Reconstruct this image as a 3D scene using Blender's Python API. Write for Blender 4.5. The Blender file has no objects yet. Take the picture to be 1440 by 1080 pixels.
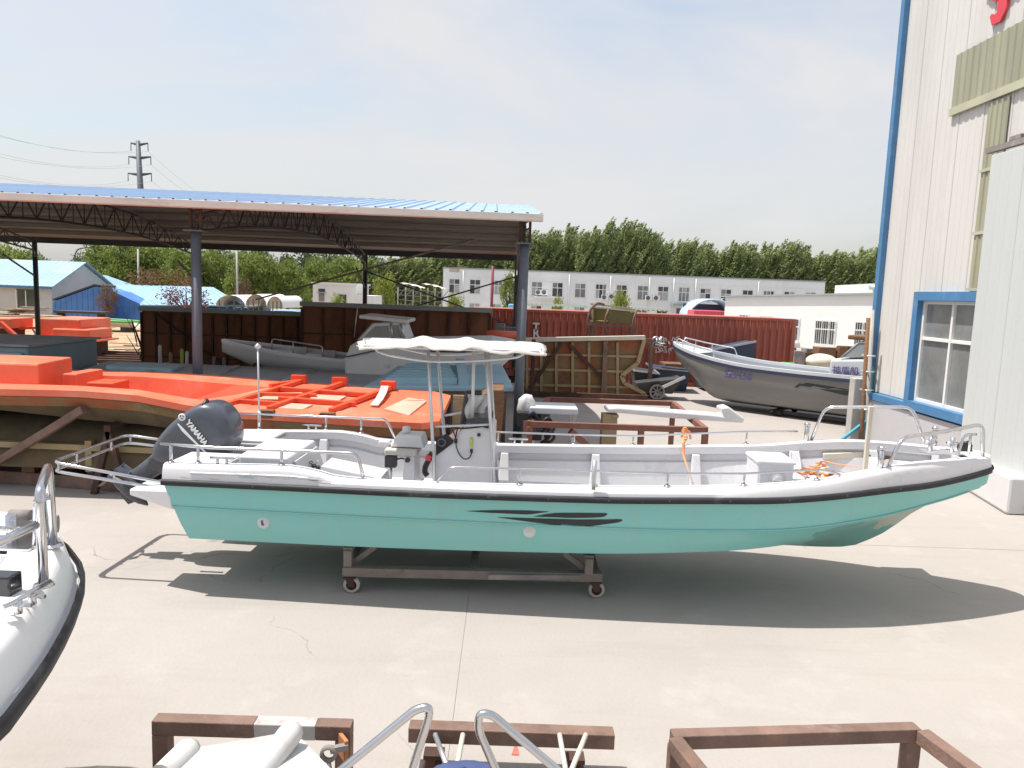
import bpy, bmesh, math, random
import numpy as np
from mathutils import Vector as V, Matrix

random.seed(7)
S = bpy.context.scene
COL = S.collection
rad = math.radians

# ------------------------------------------------------------------ camera
FPX = 1050.0
CAMZ = 3.35
ROT = Matrix.Rotation(rad(-0.6), 3, 'Z') @ Matrix.Rotation(rad(90 - 6.97), 3, 'X') @ Matrix.Rotation(rad(2.1), 3, 'Z')
cd = bpy.data.cameras.new('camera')
cam = bpy.data.objects.new('camera', cd)
COL.objects.link(cam)
cd.sensor_width = 36.0
cd.lens = FPX / 1440.0 * 36.0
cd.clip_end = 3000
cam.matrix_world = Matrix.Translation((0, 0, CAMZ)) @ ROT.to_4x4()
S.camera = cam

# ------------------------------------------------------------------ light
SUN = V((-0.39, 0.03, 1.0)).normalized()
S.view_settings.view_transform = 'Standard'
S.view_settings.look = 'None'
S.view_settings.gamma = 1
S.view_settings.use_curve_mapping = False
S.view_settings.exposure = 0.47
w = bpy.data.worlds.new('World')
S.world = w
w.use_nodes = True
wn = w.node_tree
for n in list(wn.nodes):
    wn.nodes.remove(n)
def WN(t, **k):
    n = wn.nodes.new(t)
    for a, b in k.items():
        setattr(n, a, b)
    return n
sky = WN('ShaderNodeTexSky', sky_type='NISHITA', sun_disc=False)
sky.sun_elevation = math.asin(SUN.z)
sky.sun_rotation = math.atan2(SUN.x, SUN.y) % (2 * math.pi)
sky.air_density = 1.3
sky.dust_density = 3.0
sky.ozone_density = 1.0
tc = WN('ShaderNodeTexCoord')
mp = WN('ShaderNodeMapping')
mp.inputs['Scale'].default_value = (1.0, 1.0, 3.2)
nz = WN('ShaderNodeTexNoise')
nz.inputs['Scale'].default_value = 1.45
nz.inputs['Detail'].default_value = 7
nz.inputs['Roughness'].default_value = 0.55
nz.inputs['Distortion'].default_value = 0.6
mr = WN('ShaderNodeMapRange')
mr.inputs['From Min'].default_value = 0.36
mr.inputs['From Max'].default_value = 0.68
mr.inputs['To Min'].default_value = 0.27
mr.inputs['To Max'].default_value = 0.97
mx = WN('ShaderNodeMix', data_type='RGBA')
mx.inputs[7].default_value = (4.2, 4.2, 4.28, 1)      # thin white cloud veil, in the sky's own units
bg = WN('ShaderNodeBackground')
bg.inputs['Strength'].default_value = 0.138
wo = WN('ShaderNodeOutputWorld')
wl = wn.links.new
wl(tc.outputs['Generated'], mp.inputs['Vector'])
wl(mp.outputs['Vector'], nz.inputs['Vector'])
wl(nz.outputs['Fac'], mr.inputs['Value'])
wl(mr.outputs['Result'], mx.inputs[0])
wl(sky.outputs['Color'], mx.inputs[6])
wl(mx.outputs[2], bg.inputs['Color'])
wl(bg.outputs['Background'], wo.inputs['Surface'])
sl = bpy.data.lights.new('sun', 'SUN')
sl.energy = 4.5
sl.angle = rad(0.53)
sl.color = (1.0, 0.955, 0.89)
so = bpy.data.objects.new('sun', sl)
so.rotation_euler = (-SUN).to_track_quat('-Z', 'Y').to_euler()
so.location = (-20, 5, 60)
COL.objects.link(so)

# ------------------------------------------------------------------ helpers
def ray(u, v):
    return ROT @ V(((u - 720) / FPX, (540 - v) / FPX, -1.0))
def at(u, v, y):                 # the point at depth y seen at photo pixel u, v
    d = ray(u, v)
    return V((0, 0, CAMZ)) + d * (y / d.y)
def atz(u, v, z=0.0):
    d = ray(u, v)
    return V((0, 0, CAMZ)) + d * ((z - CAMZ) / d.z)
def atx(u, v, x):
    d = ray(u, v)
    return V((0, 0, CAMZ)) + d * (x / d.x)

def pchip(xs, ys):
    xs = np.array(xs, float); ys = np.array(ys, float)
    h = np.diff(xs); dl = np.diff(ys) / h
    m = np.zeros_like(ys); m[0] = dl[0]; m[-1] = dl[-1]
    for i in range(1, len(xs) - 1):
        m[i] = 0 if dl[i-1] * dl[i] <= 0 else 2 * dl[i-1] * dl[i] / (dl[i-1] + dl[i])
    def f(x):
        x = min(max(x, xs[0]), xs[-1])
        i = min(max(int(np.searchsorted(xs, x) - 1), 0), len(h) - 1)
        t = (x - xs[i]) / h[i]
        return float((2*t**3-3*t**2+1)*ys[i] + (t**3-2*t**2+t)*h[i]*m[i] + (-2*t**3+3*t**2)*ys[i+1] + (t**3-t**2)*h[i]*m[i+1])
    return f

WORLDROOT = {}
def thing(name, label, cat, loc=(0, 0, 0), rz=0, group=None, world=True):
    o = bpy.data.objects.new(name, None)
    o.empty_display_size = 0.1
    COL.objects.link(o)
    o.location = loc
    o.rotation_euler = (0, 0, rz)
    tag(o, label, cat, group)
    if world:
        WORLDROOT[o.name] = V(loc)
    return o
def tag(o, label=None, cat=None, group=None, kind=None):
    if label: o['label'] = label
    if cat: o['category'] = cat
    if group: o['group'] = group
    if kind: o['kind'] = kind
    return o
def rootof(o):
    while o.parent: o = o.parent
    return o
def copytree(o, parent=None):
    c = o.copy(); COL.objects.link(c); c.parent = parent
    for ch in list(o.children):
        copytree(ch, c)
    return c

class MB:
    def __init__(s): s.v = []; s.f = []; s.sm = []
    def add(s, vs, fs, smooth=False):
        b = len(s.v)
        s.v += [V(p) for p in vs]
        for f in fs:
            s.f.append(tuple(i + b for i in f)); s.sm.append(smooth)
        return s
    def box(s, c, d, rz=0, M=None):
        c = V(c); vs = []
        R = M if M is not None else Matrix.Rotation(rz, 3, 'Z')
        for z in (-1, 1):
            for y in (-1, 1):
                for x in (-1, 1):
                    vs.append(c + R @ V((x * d[0] / 2, y * d[1] / 2, z * d[2] / 2)))
        return s.add(vs, [(0,2,3,1),(4,5,7,6),(0,1,5,4),(2,6,7,3),(0,4,6,2),(1,3,7,5)])
    def hexa(s, p):               # 8 points: bottom a b c d, top a b c d
        return s.add(p, [(3,2,1,0),(4,5,6,7),(0,1,5,4),(1,2,6,5),(2,3,7,6),(3,0,4,7)])
    def bar(s, p, q, w, h=None, up=(0, 0, 1)):
        p = V(p); q = V(q); h = h or w
        t = (q - p).normalized(); u = V(up)
        if abs(t.dot(u)) > 0.98: u = V((0, 1, 0))
        a = t.cross(u).normalized(); b = a.cross(t).normalized()
        vs = [P + a * (x * w / 2) + b * (y * h / 2) for P in (p, q) for x, y in ((-1,-1),(1,-1),(1,1),(-1,1))]
        return s.add(vs, [(3,2,1,0),(4,5,6,7),(0,1,5,4),(1,2,6,5),(2,3,7,6),(3,0,4,7)])
    def tube(s, pts, r, n=8, closed=False):
        pts = [V(p) for p in pts]; N = len(pts); vs = []; fs = []
        ref = None
        for i, P in enumerate(pts):
            if closed: t = (pts[(i+1) % N] - pts[i-1]).normalized()
            else: t = (pts[min(i+1, N-1)] - pts[max(i-1, 0)]).normalized()
            if ref is None:
                ref = V((0, 0, 1)) if abs(t.z) < 0.9 else V((1, 0, 0))
            a = (ref - t * ref.dot(t)).normalized(); ref = a; b = t.cross(a)
            rr = r[i] if isinstance(r, (list, tuple)) else r
            for k in range(n):
                an = 2 * math.pi * k / n
                vs.append(P + a * (math.cos(an) * rr) + b * (math.sin(an) * rr))
        for i in range(N if closed else N - 1):
            j = (i + 1) % N
            for k in range(n):
                l = (k + 1) % n
                fs.append((i*n+k, i*n+l, j*n+l, j*n+k))
        s.add(vs, fs, True)
        if not closed:
            b = len(s.v) - len(vs)
            s.f.append(tuple(b + k for k in reversed(range(n)))); s.sm.append(False)
            s.f.append(tuple(b + (N-1)*n + k for k in range(n))); s.sm.append(False)
        return s
    def cyl(s, p, q, r, n=14, r2=None):
        return s.tube([p, q], [r, r2 if r2 is not None else r], n)
    def prism(s, poly, ext):
        n = len(poly); e = V(ext)
        vs = [V(p) for p in poly] + [V(p) + e for p in poly]
        fs = [tuple(reversed(range(n))), tuple(range(n, 2 * n))]
        fs += [(i, (i+1) % n, n + (i+1) % n, n + i) for i in range(n)]
        return s.add(vs, fs)
    def grid(s, rows, closed=False, smooth=True):
        m = len(rows[0]); vs = [p for r in rows for p in r]; fs = []
        for i in range(len(rows) - 1):
            for k in range(m if closed else m - 1):
                l = (k + 1) % m
                fs.append((i*m+k, i*m+l, (i+1)*m+l, (i+1)*m+k))
        return s.add(vs, fs, smooth)
    def lathe(s, c, prof, n=18, axis='z'):
        rows = []
        for r, h in prof:
            row = []
            for k in range(n):
                a = 2 * math.pi * k / n
                if axis == 'z': row.append(V(c) + V((r*math.cos(a), r*math.sin(a), h)))
                elif axis == 'y': row.append(V(c) + V((r*math.cos(a), h, r*math.sin(a))))
                else: row.append(V(c) + V((h, r*math.cos(a), r*math.sin(a))))
            rows.append(row)
        return s.grid(rows, True)
    def build(s, name, mat, parent=None, label=None, cat=None, group=None, kind=None, bevel=0, sub=0, fix=True, loc=None, smooth=None):
        vs = s.v
        off = None
        if parent is not None:
            r = rootof(parent)
            if r.name in WORLDROOT: off = WORLDROOT[r.name]
        elif loc is not None: off = V(loc)
        if off is not None: vs = [p - off for p in vs]
        me = bpy.data.meshes.new(name)
        me.from_pydata([tuple(p) for p in vs], [], s.f)
        me.polygons.foreach_set('use_smooth', s.sm if smooth is None else [smooth] * len(s.sm))
        if fix:
            bm = bmesh.new(); bm.from_mesh(me)
            bmesh.ops.recalc_face_normals(bm, faces=bm.faces)
            bm.to_mesh(me); bm.free()
        me.materials.append(mat)
        o = bpy.data.objects.new(name, me)
        COL.objects.link(o)
        o.parent = parent
        if loc is not None and parent is None: o.location = loc
        if bevel:
            b = o.modifiers.new('bevel', 'BEVEL'); b.width = bevel; b.segments = 2; b.limit_method = 'ANGLE'; b.angle_limit = rad(35)
        if sub:
            b = o.modifiers.new('subsurf', 'SUBSURF'); b.levels = sub; b.render_levels = sub
        tag(o, label, cat, group, kind)
        return o

def rnd(pts, r, k=4):            # round the corners of a polyline
    pts = [V(p) for p in pts]; out = [pts[0]]
    for i in range(1, len(pts) - 1):
        a, b, c = pts[i-1], pts[i], pts[i+1]
        d1 = (a - b); d2 = (c - b)
        q = min(r, d1.length * .49, d2.length * .49)
        p1 = b + d1.normalized() * q; p2 = b + d2.normalized() * q
        for j in range(k + 1):
            t = j / k
            out.append(p1 * (1-t)**2 + b * 2*t*(1-t) + p2 * t*t)
    out.append(pts[-1])
    return out

# ------------------------------------------------------------------ materials
def pm(name, col, rough=.55, metal=0.0, var=.10, vs=1.5, bump=.0, bs=40, dirt=None, spec=.5, coat=0, stretch=(1, 1, 1), dirt2=None, world=False):
    m = bpy.data.materials.new(name); m.use_nodes = True
    nt = m.node_tree; N = nt.nodes; L = nt.links.new
    b = N['Principled BSDF']
    b.inputs['Roughness'].default_value = rough
    b.inputs['Metallic'].default_value = metal
    b.inputs['Specular IOR Level'].default_value = spec
    b.inputs['Coat Weight'].default_value = coat
    t = N.new('ShaderNodeTexCoord'); mpn = N.new('ShaderNodeMapping')
    mpn.inputs['Scale'].default_value = stretch
    if world:
        g = N.new('ShaderNodeNewGeometry'); L(g.outputs['Position'], mpn.inputs['Vector'])
    else:
        L(t.outputs['Object'], mpn.inputs['Vector'])
    n1 = N.new('ShaderNodeTexNoise'); n1.inputs['Scale'].default_value = vs; n1.inputs['Detail'].default_value = 8; n1.inputs['Roughness'].default_value = .62
    L(mpn.outputs['Vector'], n1.inputs['Vector'])
    r1 = N.new('ShaderNodeMapRange'); r1.inputs['From Min'].default_value = .3; r1.inputs['From Max'].default_value = .7
    r1.inputs['To Min'].default_value = 1 - var; r1.inputs['To Max'].default_value = 1 + var
    L(n1.outputs['Fac'], r1.inputs['Value'])
    mul = N.new('ShaderNodeVectorMath'); mul.operation = 'SCALE'; mul.inputs[0].default_value = col[:3]
    L(r1.outputs['Result'], mul.inputs['Scale'])
    cur = mul.outputs['Vector']
    for k, dd in enumerate((dirt, dirt2)):
        if not dd: continue
        dc, amt, sc = dd[:3]; lo = dd[3] if len(dd) > 3 else .52
        n2 = N.new('ShaderNodeTexNoise'); n2.inputs['Scale'].default_value = sc; n2.inputs['Detail'].default_value = 9; n2.inputs['Roughness'].default_value = .68
        ad = N.new('ShaderNodeVectorMath'); ad.operation = 'ADD'; ad.inputs[1].default_value = (7.3 + 5 * k, 2.1, 4.4)
        L(mpn.outputs['Vector'], ad.inputs[0]); L(ad.outputs['Vector'], n2.inputs['Vector'])
        r2 = N.new('ShaderNodeMapRange'); r2.inputs['From Min'].default_value = lo; r2.inputs['From Max'].default_value = lo + .16
        r2.inputs['To Max'].default_value = amt
        L(n2.outputs['Fac'], r2.inputs['Value'])
        mxx = N.new('ShaderNodeMix'); mxx.data_type = 'RGBA'
        mxx.inputs[7].default_value = (*dc[:3], 1)
        L(r2.outputs['Result'], mxx.inputs[0]); L(cur, mxx.inputs[6]); cur = mxx.outputs[2]
    L(cur, b.inputs['Base Color'])
    rr = N.new('ShaderNodeMapRange'); rr.inputs['To Min'].default_value = max(rough - .12, .03); rr.inputs['To Max'].default_value = min(rough + .14, 1)
    L(n1.outputs['Fac'], rr.inputs['Value']); L(rr.outputs['Result'], b.inputs['Roughness'])
    if bump:
        n3 = N.new('ShaderNodeTexNoise'); n3.inputs['Scale'].default_value = bs; n3.inputs['Detail'].default_value = 5
        L(mpn.outputs['Vector'], n3.inputs['Vector'])
        bp = N.new('ShaderNodeBump'); bp.inputs['Strength'].default_value = bump; bp.inputs['Distance'].default_value = .02
        L(n3.outputs['Fac'], bp.inputs['Height']); L(bp.outputs['Normal'], b.inputs['Normal'])
    m['_p'] = 1
    return m
def leafmat(name, col, col2, sc=.5):
    m = pm(name, col, rough=.6, var=.3, vs=sc, dirt=(col2, .8, sc * 2.3, .48), spec=.25, world=True)
    nt = m.node_tree; b = nt.nodes['Principled BSDF']; out = nt.nodes['Material Output']
    tr = nt.nodes.new('ShaderNodeBsdfTranslucent'); ms = nt.nodes.new('ShaderNodeMixShader'); ms.inputs[0].default_value = .45
    src = b.inputs['Base Color'].links[0].from_socket
    nt.links.new(src, tr.inputs['Color'])
    nt.links.new(b.outputs[0], ms.inputs[1]); nt.links.new(tr.outputs[0], ms.inputs[2]); nt.links.new(ms.outputs[0], out.inputs['Surface'])
    return m
RUSTD = (.10, .035, .02)
M = {}
M['concrete'] = pm('concrete', (.345, .316, .292), .85, var=.06, vs=.35, bump=.25, bs=25, dirt=((.285, .258, .235), .5, .22, .52), dirt2=((.42, .395, .37), .4, 1.3, .55), spec=.3, world=True)
def concrete_detail(m):
    nt = m.node_tree; N = nt.nodes; L = nt.links.new; b = N['Principled BSDF']; cur = b.inputs['Base Color'].links[0].from_socket
    g = N.new('ShaderNodeNewGeometry')
    def noise(sc, det=6, rough=.6, stretch=None, off=0):
        mp_ = N.new('ShaderNodeMapping'); mp_.inputs['Scale'].default_value = stretch or (1, 1, 1); mp_.inputs['Location'].default_value = (off, off*.7, 0)
        L(g.outputs['Position'], mp_.inputs['Vector'])
        n = N.new('ShaderNodeTexNoise'); n.inputs['Scale'].default_value = sc; n.inputs['Detail'].default_value = det; n.inputs['Roughness'].default_value = rough
        L(mp_.outputs['Vector'], n.inputs['Vector']); return n.outputs['Fac'], mp_
    def ramp(v, lo, hi, amt):
        r = N.new('ShaderNodeMapRange'); r.inputs['From Min'].default_value = lo; r.inputs['From Max'].default_value = hi; r.inputs['To Max'].default_value = amt; L(v, r.inputs['Value']); return r.outputs['Result']
    def mix(cur, f, col):
        m_ = N.new('ShaderNodeMix'); m_.data_type = 'RGBA'; m_.inputs[7].default_value = (*col, 1); L(f, m_.inputs[0]); L(cur, m_.inputs[6]); return m_.outputs[2]
    cur = mix(cur, ramp(noise(90, 3, .7)[0], .60, .74, .22), (.20, .18, .165))          # grit
    cur = mix(cur, ramp(noise(1.0, 7, .7, (.22, 1.6, 1), 3)[0], .54, .72, .30), (.25, .225, .20))   # broom and tyre streaks
    cur = mix(cur, ramp(noise(.9, 8, .75, None, 11)[0], .66, .76, .42), (.19, .165, .145))  # oil and damp spots
    v = N.new('ShaderNodeTexVoronoi'); v.feature = 'DISTANCE_TO_EDGE'; v.inputs['Scale'].default_value = .16
    nn, mp_ = noise(1.4, 5, .6, None, 5)
    va = N.new('ShaderNodeVectorMath'); va.operation = 'MULTIPLY_ADD'
    nc = N.new('ShaderNodeTexNoise'); nc.inputs['Scale'].default_value = .9; nc.inputs['Detail'].default_value = 6; L(g.outputs['Position'], nc.inputs['Vector'])
    L(nc.outputs['Color'], va.inputs[0]); va.inputs[1].default_value = (1.3, 1.3, 0); L(g.outputs['Position'], va.inputs[2]); L(va.outputs['Vector'], v.inputs['Vector'])
    cr = N.new('ShaderNodeMapRange'); cr.inputs['From Min'].default_value = .0; cr.inputs['From Max'].default_value = .0022; cr.inputs['To Min'].default_value = 1; cr.inputs['To Max'].default_value = 0; L(v.outputs['Distance'], cr.inputs['Value'])
    gate = N.new('ShaderNodeMath'); gate.operation = 'MULTIPLY'; L(cr.outputs['Result'], gate.inputs[0]); L(ramp(nn, .47, .60, .65), gate.inputs[1])
    cur = mix(cur, gate.outputs[0], (.13, .115, .10))
    L(cur, b.inputs['Base Color'])
concrete_detail(M['concrete'])
M['joint'] = pm('joint', (.25, .225, .20), .9, var=.2)
M['dirt'] = pm('dirt', (.40, .29, .18), .95, var=.25, vs=.8, bump=.6, bs=6, dirt=((.22, .16, .10), .7, .5), spec=.2)
M['grass'] = pm('field', (.10, .13, .05), .95, var=.3, vs=.2, dirt=((.25, .20, .12), .7, .05), spec=.2)
M['white_gel'] = pm('white gelcoat', (.66, .655, .675), .28, var=.03, vs=1.2, dirt=((.60, .58, .54), .35, 1.1, .55), bump=.03, bs=18)
M['white_in'] = pm('white interior gelcoat', (.60, .60, .615), .5, var=.05, vs=1.5, bump=.06, bs=90, dirt=((.40, .375, .34), .45, 1.9, .54), dirt2=((.46, .43, .38), .4, 6, .60))
M['white_bright'] = pm('bright white gelcoat', (.80, .80, .80), .3, var=.03, vs=1.2, dirt=((.66, .63, .58), .3, 1.3, .56))
M['orange_faded'] = pm('sun faded orange', (.66, .36, .27), .6, var=.12, vs=3, dirt=((.50, .42, .38), .7, 2.5, .5))
M['curtain'] = pm('pale curtain behind glass', (.36, .38, .38), .35, var=.2, vs=2)
M['white_paint'] = pm('white paint', (.64, .64, .635), .5, var=.04, vs=2, dirt=((.55, .50, .45), .4, 1.5, .56))
M['teal'] = None
M['rubber'] = pm('black rubber', (.022, .022, .026), .55, var=.3, vs=6, dirt=((.16, .15, .15), .5, 3.0, .58), spec=.4)
M['steel'] = pm('stainless steel', (.62, .62, .64), .18, metal=1, var=.06, vs=4)
M['alu'] = pm('dull aluminium', (.60, .61, .63), .42, metal=.85, var=.1, vs=4)
M['rust'] = pm('rusty red steel', (.185, .120, .095), .8, var=.32, vs=3.5, bump=.3, bs=50, dirt=((.27, .135, .075), .65, 2.2, .55), dirt2=((.36, .30, .27), .5, 5, .60), spec=.3)
M['rustdark'] = pm('dark rusty steel', (.075, .045, .036), .85, var=.3, vs=2, bump=.2, bs=40, dirt=((.17, .075, .04), .7, 2.5, .54), spec=.25)
M['rustbrown'] = pm('brown rusted sheet', (.21, .09, .052), .85, var=.25, vs=.8, dirt=((.07, .035, .025), .8, .9, .5), dirt2=((.26, .13, .06), .5, 3, .58), spec=.2, stretch=(1, 1, .35))
M['greysteel'] = pm('grey painted steel', (.105, .122, .15), .55, var=.12, vs=2, dirt=((.09, .07, .06), .6, 2.4, .56))
M['rustred'] = pm('red rust steel', (.20, .085, .06), .8, var=.25, vs=3, bump=.2, bs=40, dirt=((.12, .05, .035), .6, 2.5, .54))
M['darksteel'] = pm('dark painted steel', (.05, .047, .05), .6, var=.2, vs=2, dirt=((.12, .06, .04), .5, 3, .56))
M['orange'] = pm('orange gelcoat', (.76, .155, .08), .5, var=.12, vs=1.2, bump=.05, bs=14, dirt=((.72, .30, .21), .7, .9, .50), dirt2=((.42, .10, .055), .5, 3.2, .60))
M['orange2'] = pm('orange gelcoat deep', (.70, .085, .03), .45, var=.1, vs=2)
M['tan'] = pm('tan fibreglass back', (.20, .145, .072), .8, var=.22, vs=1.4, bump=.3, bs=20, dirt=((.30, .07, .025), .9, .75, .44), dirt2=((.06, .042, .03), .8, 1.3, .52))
M['tandark'] = pm('shaded brown fibreglass', (.12, .09, .05), .85, var=.25, vs=1.5, dirt=((.05, .04, .03), .8, 1.2, .5))  # tan darkened in colour to carry the shade beneath the orange mould
M['tanrib'] = pm('tan fibreglass rib', (.33, .25, .14), .75, var=.15, vs=3, dirt=((.24, .12, .06), .7, 1.6, .58))
M['khaki'] = pm('khaki fibreglass', (.17, .14, .05), .7, var=.2, vs=2, dirt=((.10, .08, .04), .7, 2))
M['container'] = pm('red container paint', (.40, .115, .078), .6, var=.15, vs=1.1, dirt=((.13, .04, .028), .7, 1.5, .54), dirt2=((.36, .17, .12), .5, 4.0, .6), stretch=(1, 1, .3))
M['bluesheet'] = pm('blue roofing sheet', (.26, .37, .54), .5, var=.1, vs=.6, dirt=((.40, .50, .64), .6, .5, .54))
M['lining'] = pm('dusty roof underside', (.28, .245, .22), .8, var=.12, vs=.6, dirt=((.20, .16, .13), .6, .8, .52), stretch=(.4, 2, 1))
M['fascia'] = pm('weathered cream fascia', (.68, .64, .585), .7, var=.08, vs=1, dirt=((.40, .30, .22), .5, 1.2, .55), stretch=(1, 1, 3))
M['whitewall'] = pm('white cladding', (.61, .59, .56), .55, var=.03, vs=.5, dirt=((.48, .45, .43), .5, .5, .54), stretch=(1, 1, .25))
M['greydoor'] = pm('pale grey door sheet', (.52, .54, .535), .5, var=.03, vs=.5, dirt=((.44, .455, .45), .4, .6, .54), stretch=(1, 1, .3))
M['translucent'] = pm('yellowed translucent sheet', (.33, .32, .225), .35, var=.16, vs=1.2, dirt=((.25, .26, .19), .6, .9, .5), stretch=(1, 2.5, .25))
M['transframe'] = pm('pale yellow sheet edge', (.44, .43, .31), .5, var=.1)
M['blue'] = pm('blue trim paint', (.065, .19, .37), .5, var=.1, vs=2, dirt=((.20, .32, .48), .4, 2, .56))
M['greywall'] = pm('grey rendered dado', (.46, .45, .465), .85, var=.06, vs=1, dirt=((.40, .38, .38), .5, .9, .54))
M['redletter'] = pm('red letter paint', (.62, .05, .07), .5, var=.06)
M['glass'] = pm('dark window glass', (.045, .055, .055), .06, var=.35, vs=.9, spec=.8)
M['glassgrey'] = pm('grey window glass', (.20, .21, .21), .08, var=.3, vs=1.1, spec=.8)
M['whiteframe'] = pm('white window frame', (.74, .73, .71), .45, var=.04)
M['farwall'] = pm('far white render', (.76, .77, .77), .85, var=.05, vs=.25, dirt=((.62, .62, .61), .6, .35, .52), dirt2=((.62, .54, .48), .4, .9, .6), stretch=(1, 1, .4))
M['lowwall'] = pm('low white render', (.74, .73, .71), .85, var=.03, vs=.3, dirt=((.6, .57, .53), .5, .5, .55))
M['asphaltroof'] = pm('grey roof edge', (.30, .33, .34), .8, var=.12, vs=.5)
M['greenroof'] = pm('green corrugated sheet', (.12, .15, .11), .7, var=.2, vs=1)
M['skyblue'] = pm('pale blue roof sheet', (.24, .40, .52), .5, var=.08, vs=.4, dirt=((.36, .49, .58), .5, .4))
M['brightblue'] = pm('bright blue sheet', (.065, .20, .52), .55, var=.15, vs=.8, dirt=((.05, .12, .32), .5, 1))
M['greyhouse'] = pm('pale house wall', (.52, .52, .52), .85, var=.06, vs=.5, dirt=((.40, .38, .37), .5, .8))
M['tealgrey'] = pm('grey teal gelcoat', (.24, .33, .36), .55, var=.1, vs=1.2, dirt=((.32, .38, .40), .5, 1, .54))
M['deckgrey'] = pm('grey deck mould', (.36, .385, .41), .6, var=.12, vs=.8, dirt=((.15, .15, .16), .5, .9), dirt2=((.16, .24, .31), .5, .6, .55))
M['panelblue'] = pm('pale teal panel', (.29, .47, .55), .5, var=.12, vs=1.2, dirt=((.30, .42, .47), .5, 1.1))
M['motor'] = pm('dark slate cowling', (.062, .072, .092), .30, var=.08, vs=3, dirt=((.10, .105, .12), .35, 2.5, .58), coat=.4)
M['motorleg'] = pm('slate motor leg', (.065, .072, .088), .42, var=.15, vs=5, dirt=((.13, .13, .14), .5, 4, .56))
M['decal'] = pm('black vinyl', (.018, .024, .026), .35, var=.2, vs=5)
M['lettering'] = pm('white lettering', (.78, .78, .78), .5, var=.02)
M['purple'] = pm('purple lettering', (.10, .09, .24), .5, var=.1)
M['canvas'] = pm('cream canvas', (.50, .472, .44), .9, var=.05, vs=3, bump=.15, bs=30, spec=.2)
M['strap'] = pm('orange strap', (.80, .30, .10), .75, var=.15, vs=12)
M['cream'] = pm('cream timber', (.58, .53, .44), .7, var=.1, vs=3)
M['wood'] = pm('weathered plank', (.42, .31, .19), .85, var=.25, vs=2.5, stretch=(1, 8, 8), dirt=((.20, .13, .08), .6, 2))
M['brownwood'] = pm('brown timber', (.17, .085, .04), .75, var=.3, vs=3, stretch=(2, 2, 8), dirt=((.07, .04, .025), .6, 2))
M['silver'] = pm('grey painted hull', (.20, .195, .19), .38, var=.1, vs=1, dirt=((.13, .13, .13), .6, 1, .54), dirt2=((.30, .29, .275), .4, 1.6, .57), stretch=(.4, 1, 2))
M['silverlight'] = pm('pale grey gunwale', (.52, .54, .57), .4, var=.06, vs=1)
M['navy'] = pm('navy band', (.035, .04, .085), .5, var=.15)
M['darkblue'] = pm('dark blue steel', (.035, .055, .10), .6, var=.2, vs=1.4, dirt=((.09, .07, .06), .5, 2))
M['black'] = pm('black plastic', (.015, .015, .017), .45, var=.2)
M['screen'] = pm('smoked plastic', (.012, .014, .018), .12, var=.2, spec=.8)
M['greenlabel'] = pm('green yellow label', (.42, .55, .06), .5, var=.3, vs=30)
M['grating'] = pm('pale grey concrete post', (.42, .40, .37), .85, var=.1, vs=3, dirt=((.28, .26, .24), .5, 2))
M['bark'] = pm('bark', (.12, .09, .07), .9, var=.3, vs=4)
M['redbark'] = pm('reddish twig', (.14, .06, .06), .9, var=.3, vs=4)
M['plaster'] = pm('white plaster block', (.62, .61, .61), .8, var=.03, vs=1, dirt=((.62, .60, .58), .4, 1.2, .55))
M['pink'] = pm('pinkish red box', (.60, .09, .12), .5, var=.1)
M['archblue'] = pm('light blue arch cover', (.42, .56, .72), .5, var=.08)
M['tankblue'] = pm('blue plastic tank', (.20, .48, .72), .45, var=.06)
M['greenplastic'] = pm('green plastic', (.10, .36, .10), .5, var=.15)
M['scrap'] = pm('mixed grey scrap', (.22, .20, .19), .8, var=.35, vs=3, dirt=((.40, .36, .32), .6, 2.5))
M['concpole'] = pm('pale concrete pole', (.45, .44, .42), .85, var=.06)
M['wire'] = pm('power line', (.45, .45, .46), .6, var=.02)
M['netting'] = pm('bleached netting', (.62, .60, .57), .9, var=.2, vs=6)
M['tealpole'] = pm('teal blue pole paint', (.06, .27, .36), .6, var=.15, vs=4, dirt=((.2, .1, .06), .5, 4, .58))

def text_mesh(name, body, size, mat, parent, mw, depth=.002, label=None, bold=0.0):
    cu = bpy.data.curves.new(name, 'FONT'); cu.body = body; cu.size = size; cu.extrude = depth; cu.offset = bold
    cu.resolution_u = 3
    o = bpy.data.objects.new(name, cu); COL.objects.link(o)
    bpy.context.view_layer.update()
    dg = bpy.context.evaluated_depsgraph_get()
    me = bpy.data.meshes.new_from_object(o.evaluated_get(dg))
    COL.objects.unlink(o); bpy.data.objects.remove(o); bpy.data.curves.remove(cu)
    me.transform(mw); me.materials.clear(); me.materials.append(mat); me.name = name
    t = bpy.data.objects.new(name, me); COL.objects.link(t); t.parent = parent
    if label: t['label'] = label
    return t
def frame_mw(o, ex, ez, root=None):       # text lies in the plane of ex (reading) and ez (up)
    ex = V(ex).normalized(); ez = V(ez); ez = (ez - ex * ez.dot(ex)).normalized(); ny = ex.cross(ez)
    o = V(o) - (V(root) if root is not None else V((0, 0, 0)))
    return Matrix(((ex.x, ez.x, ny.x, o.x), (ex.y, ez.y, ny.y, o.y), (ex.z, ez.z, ny.z, o.z), (0, 0, 0, 1)))

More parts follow.
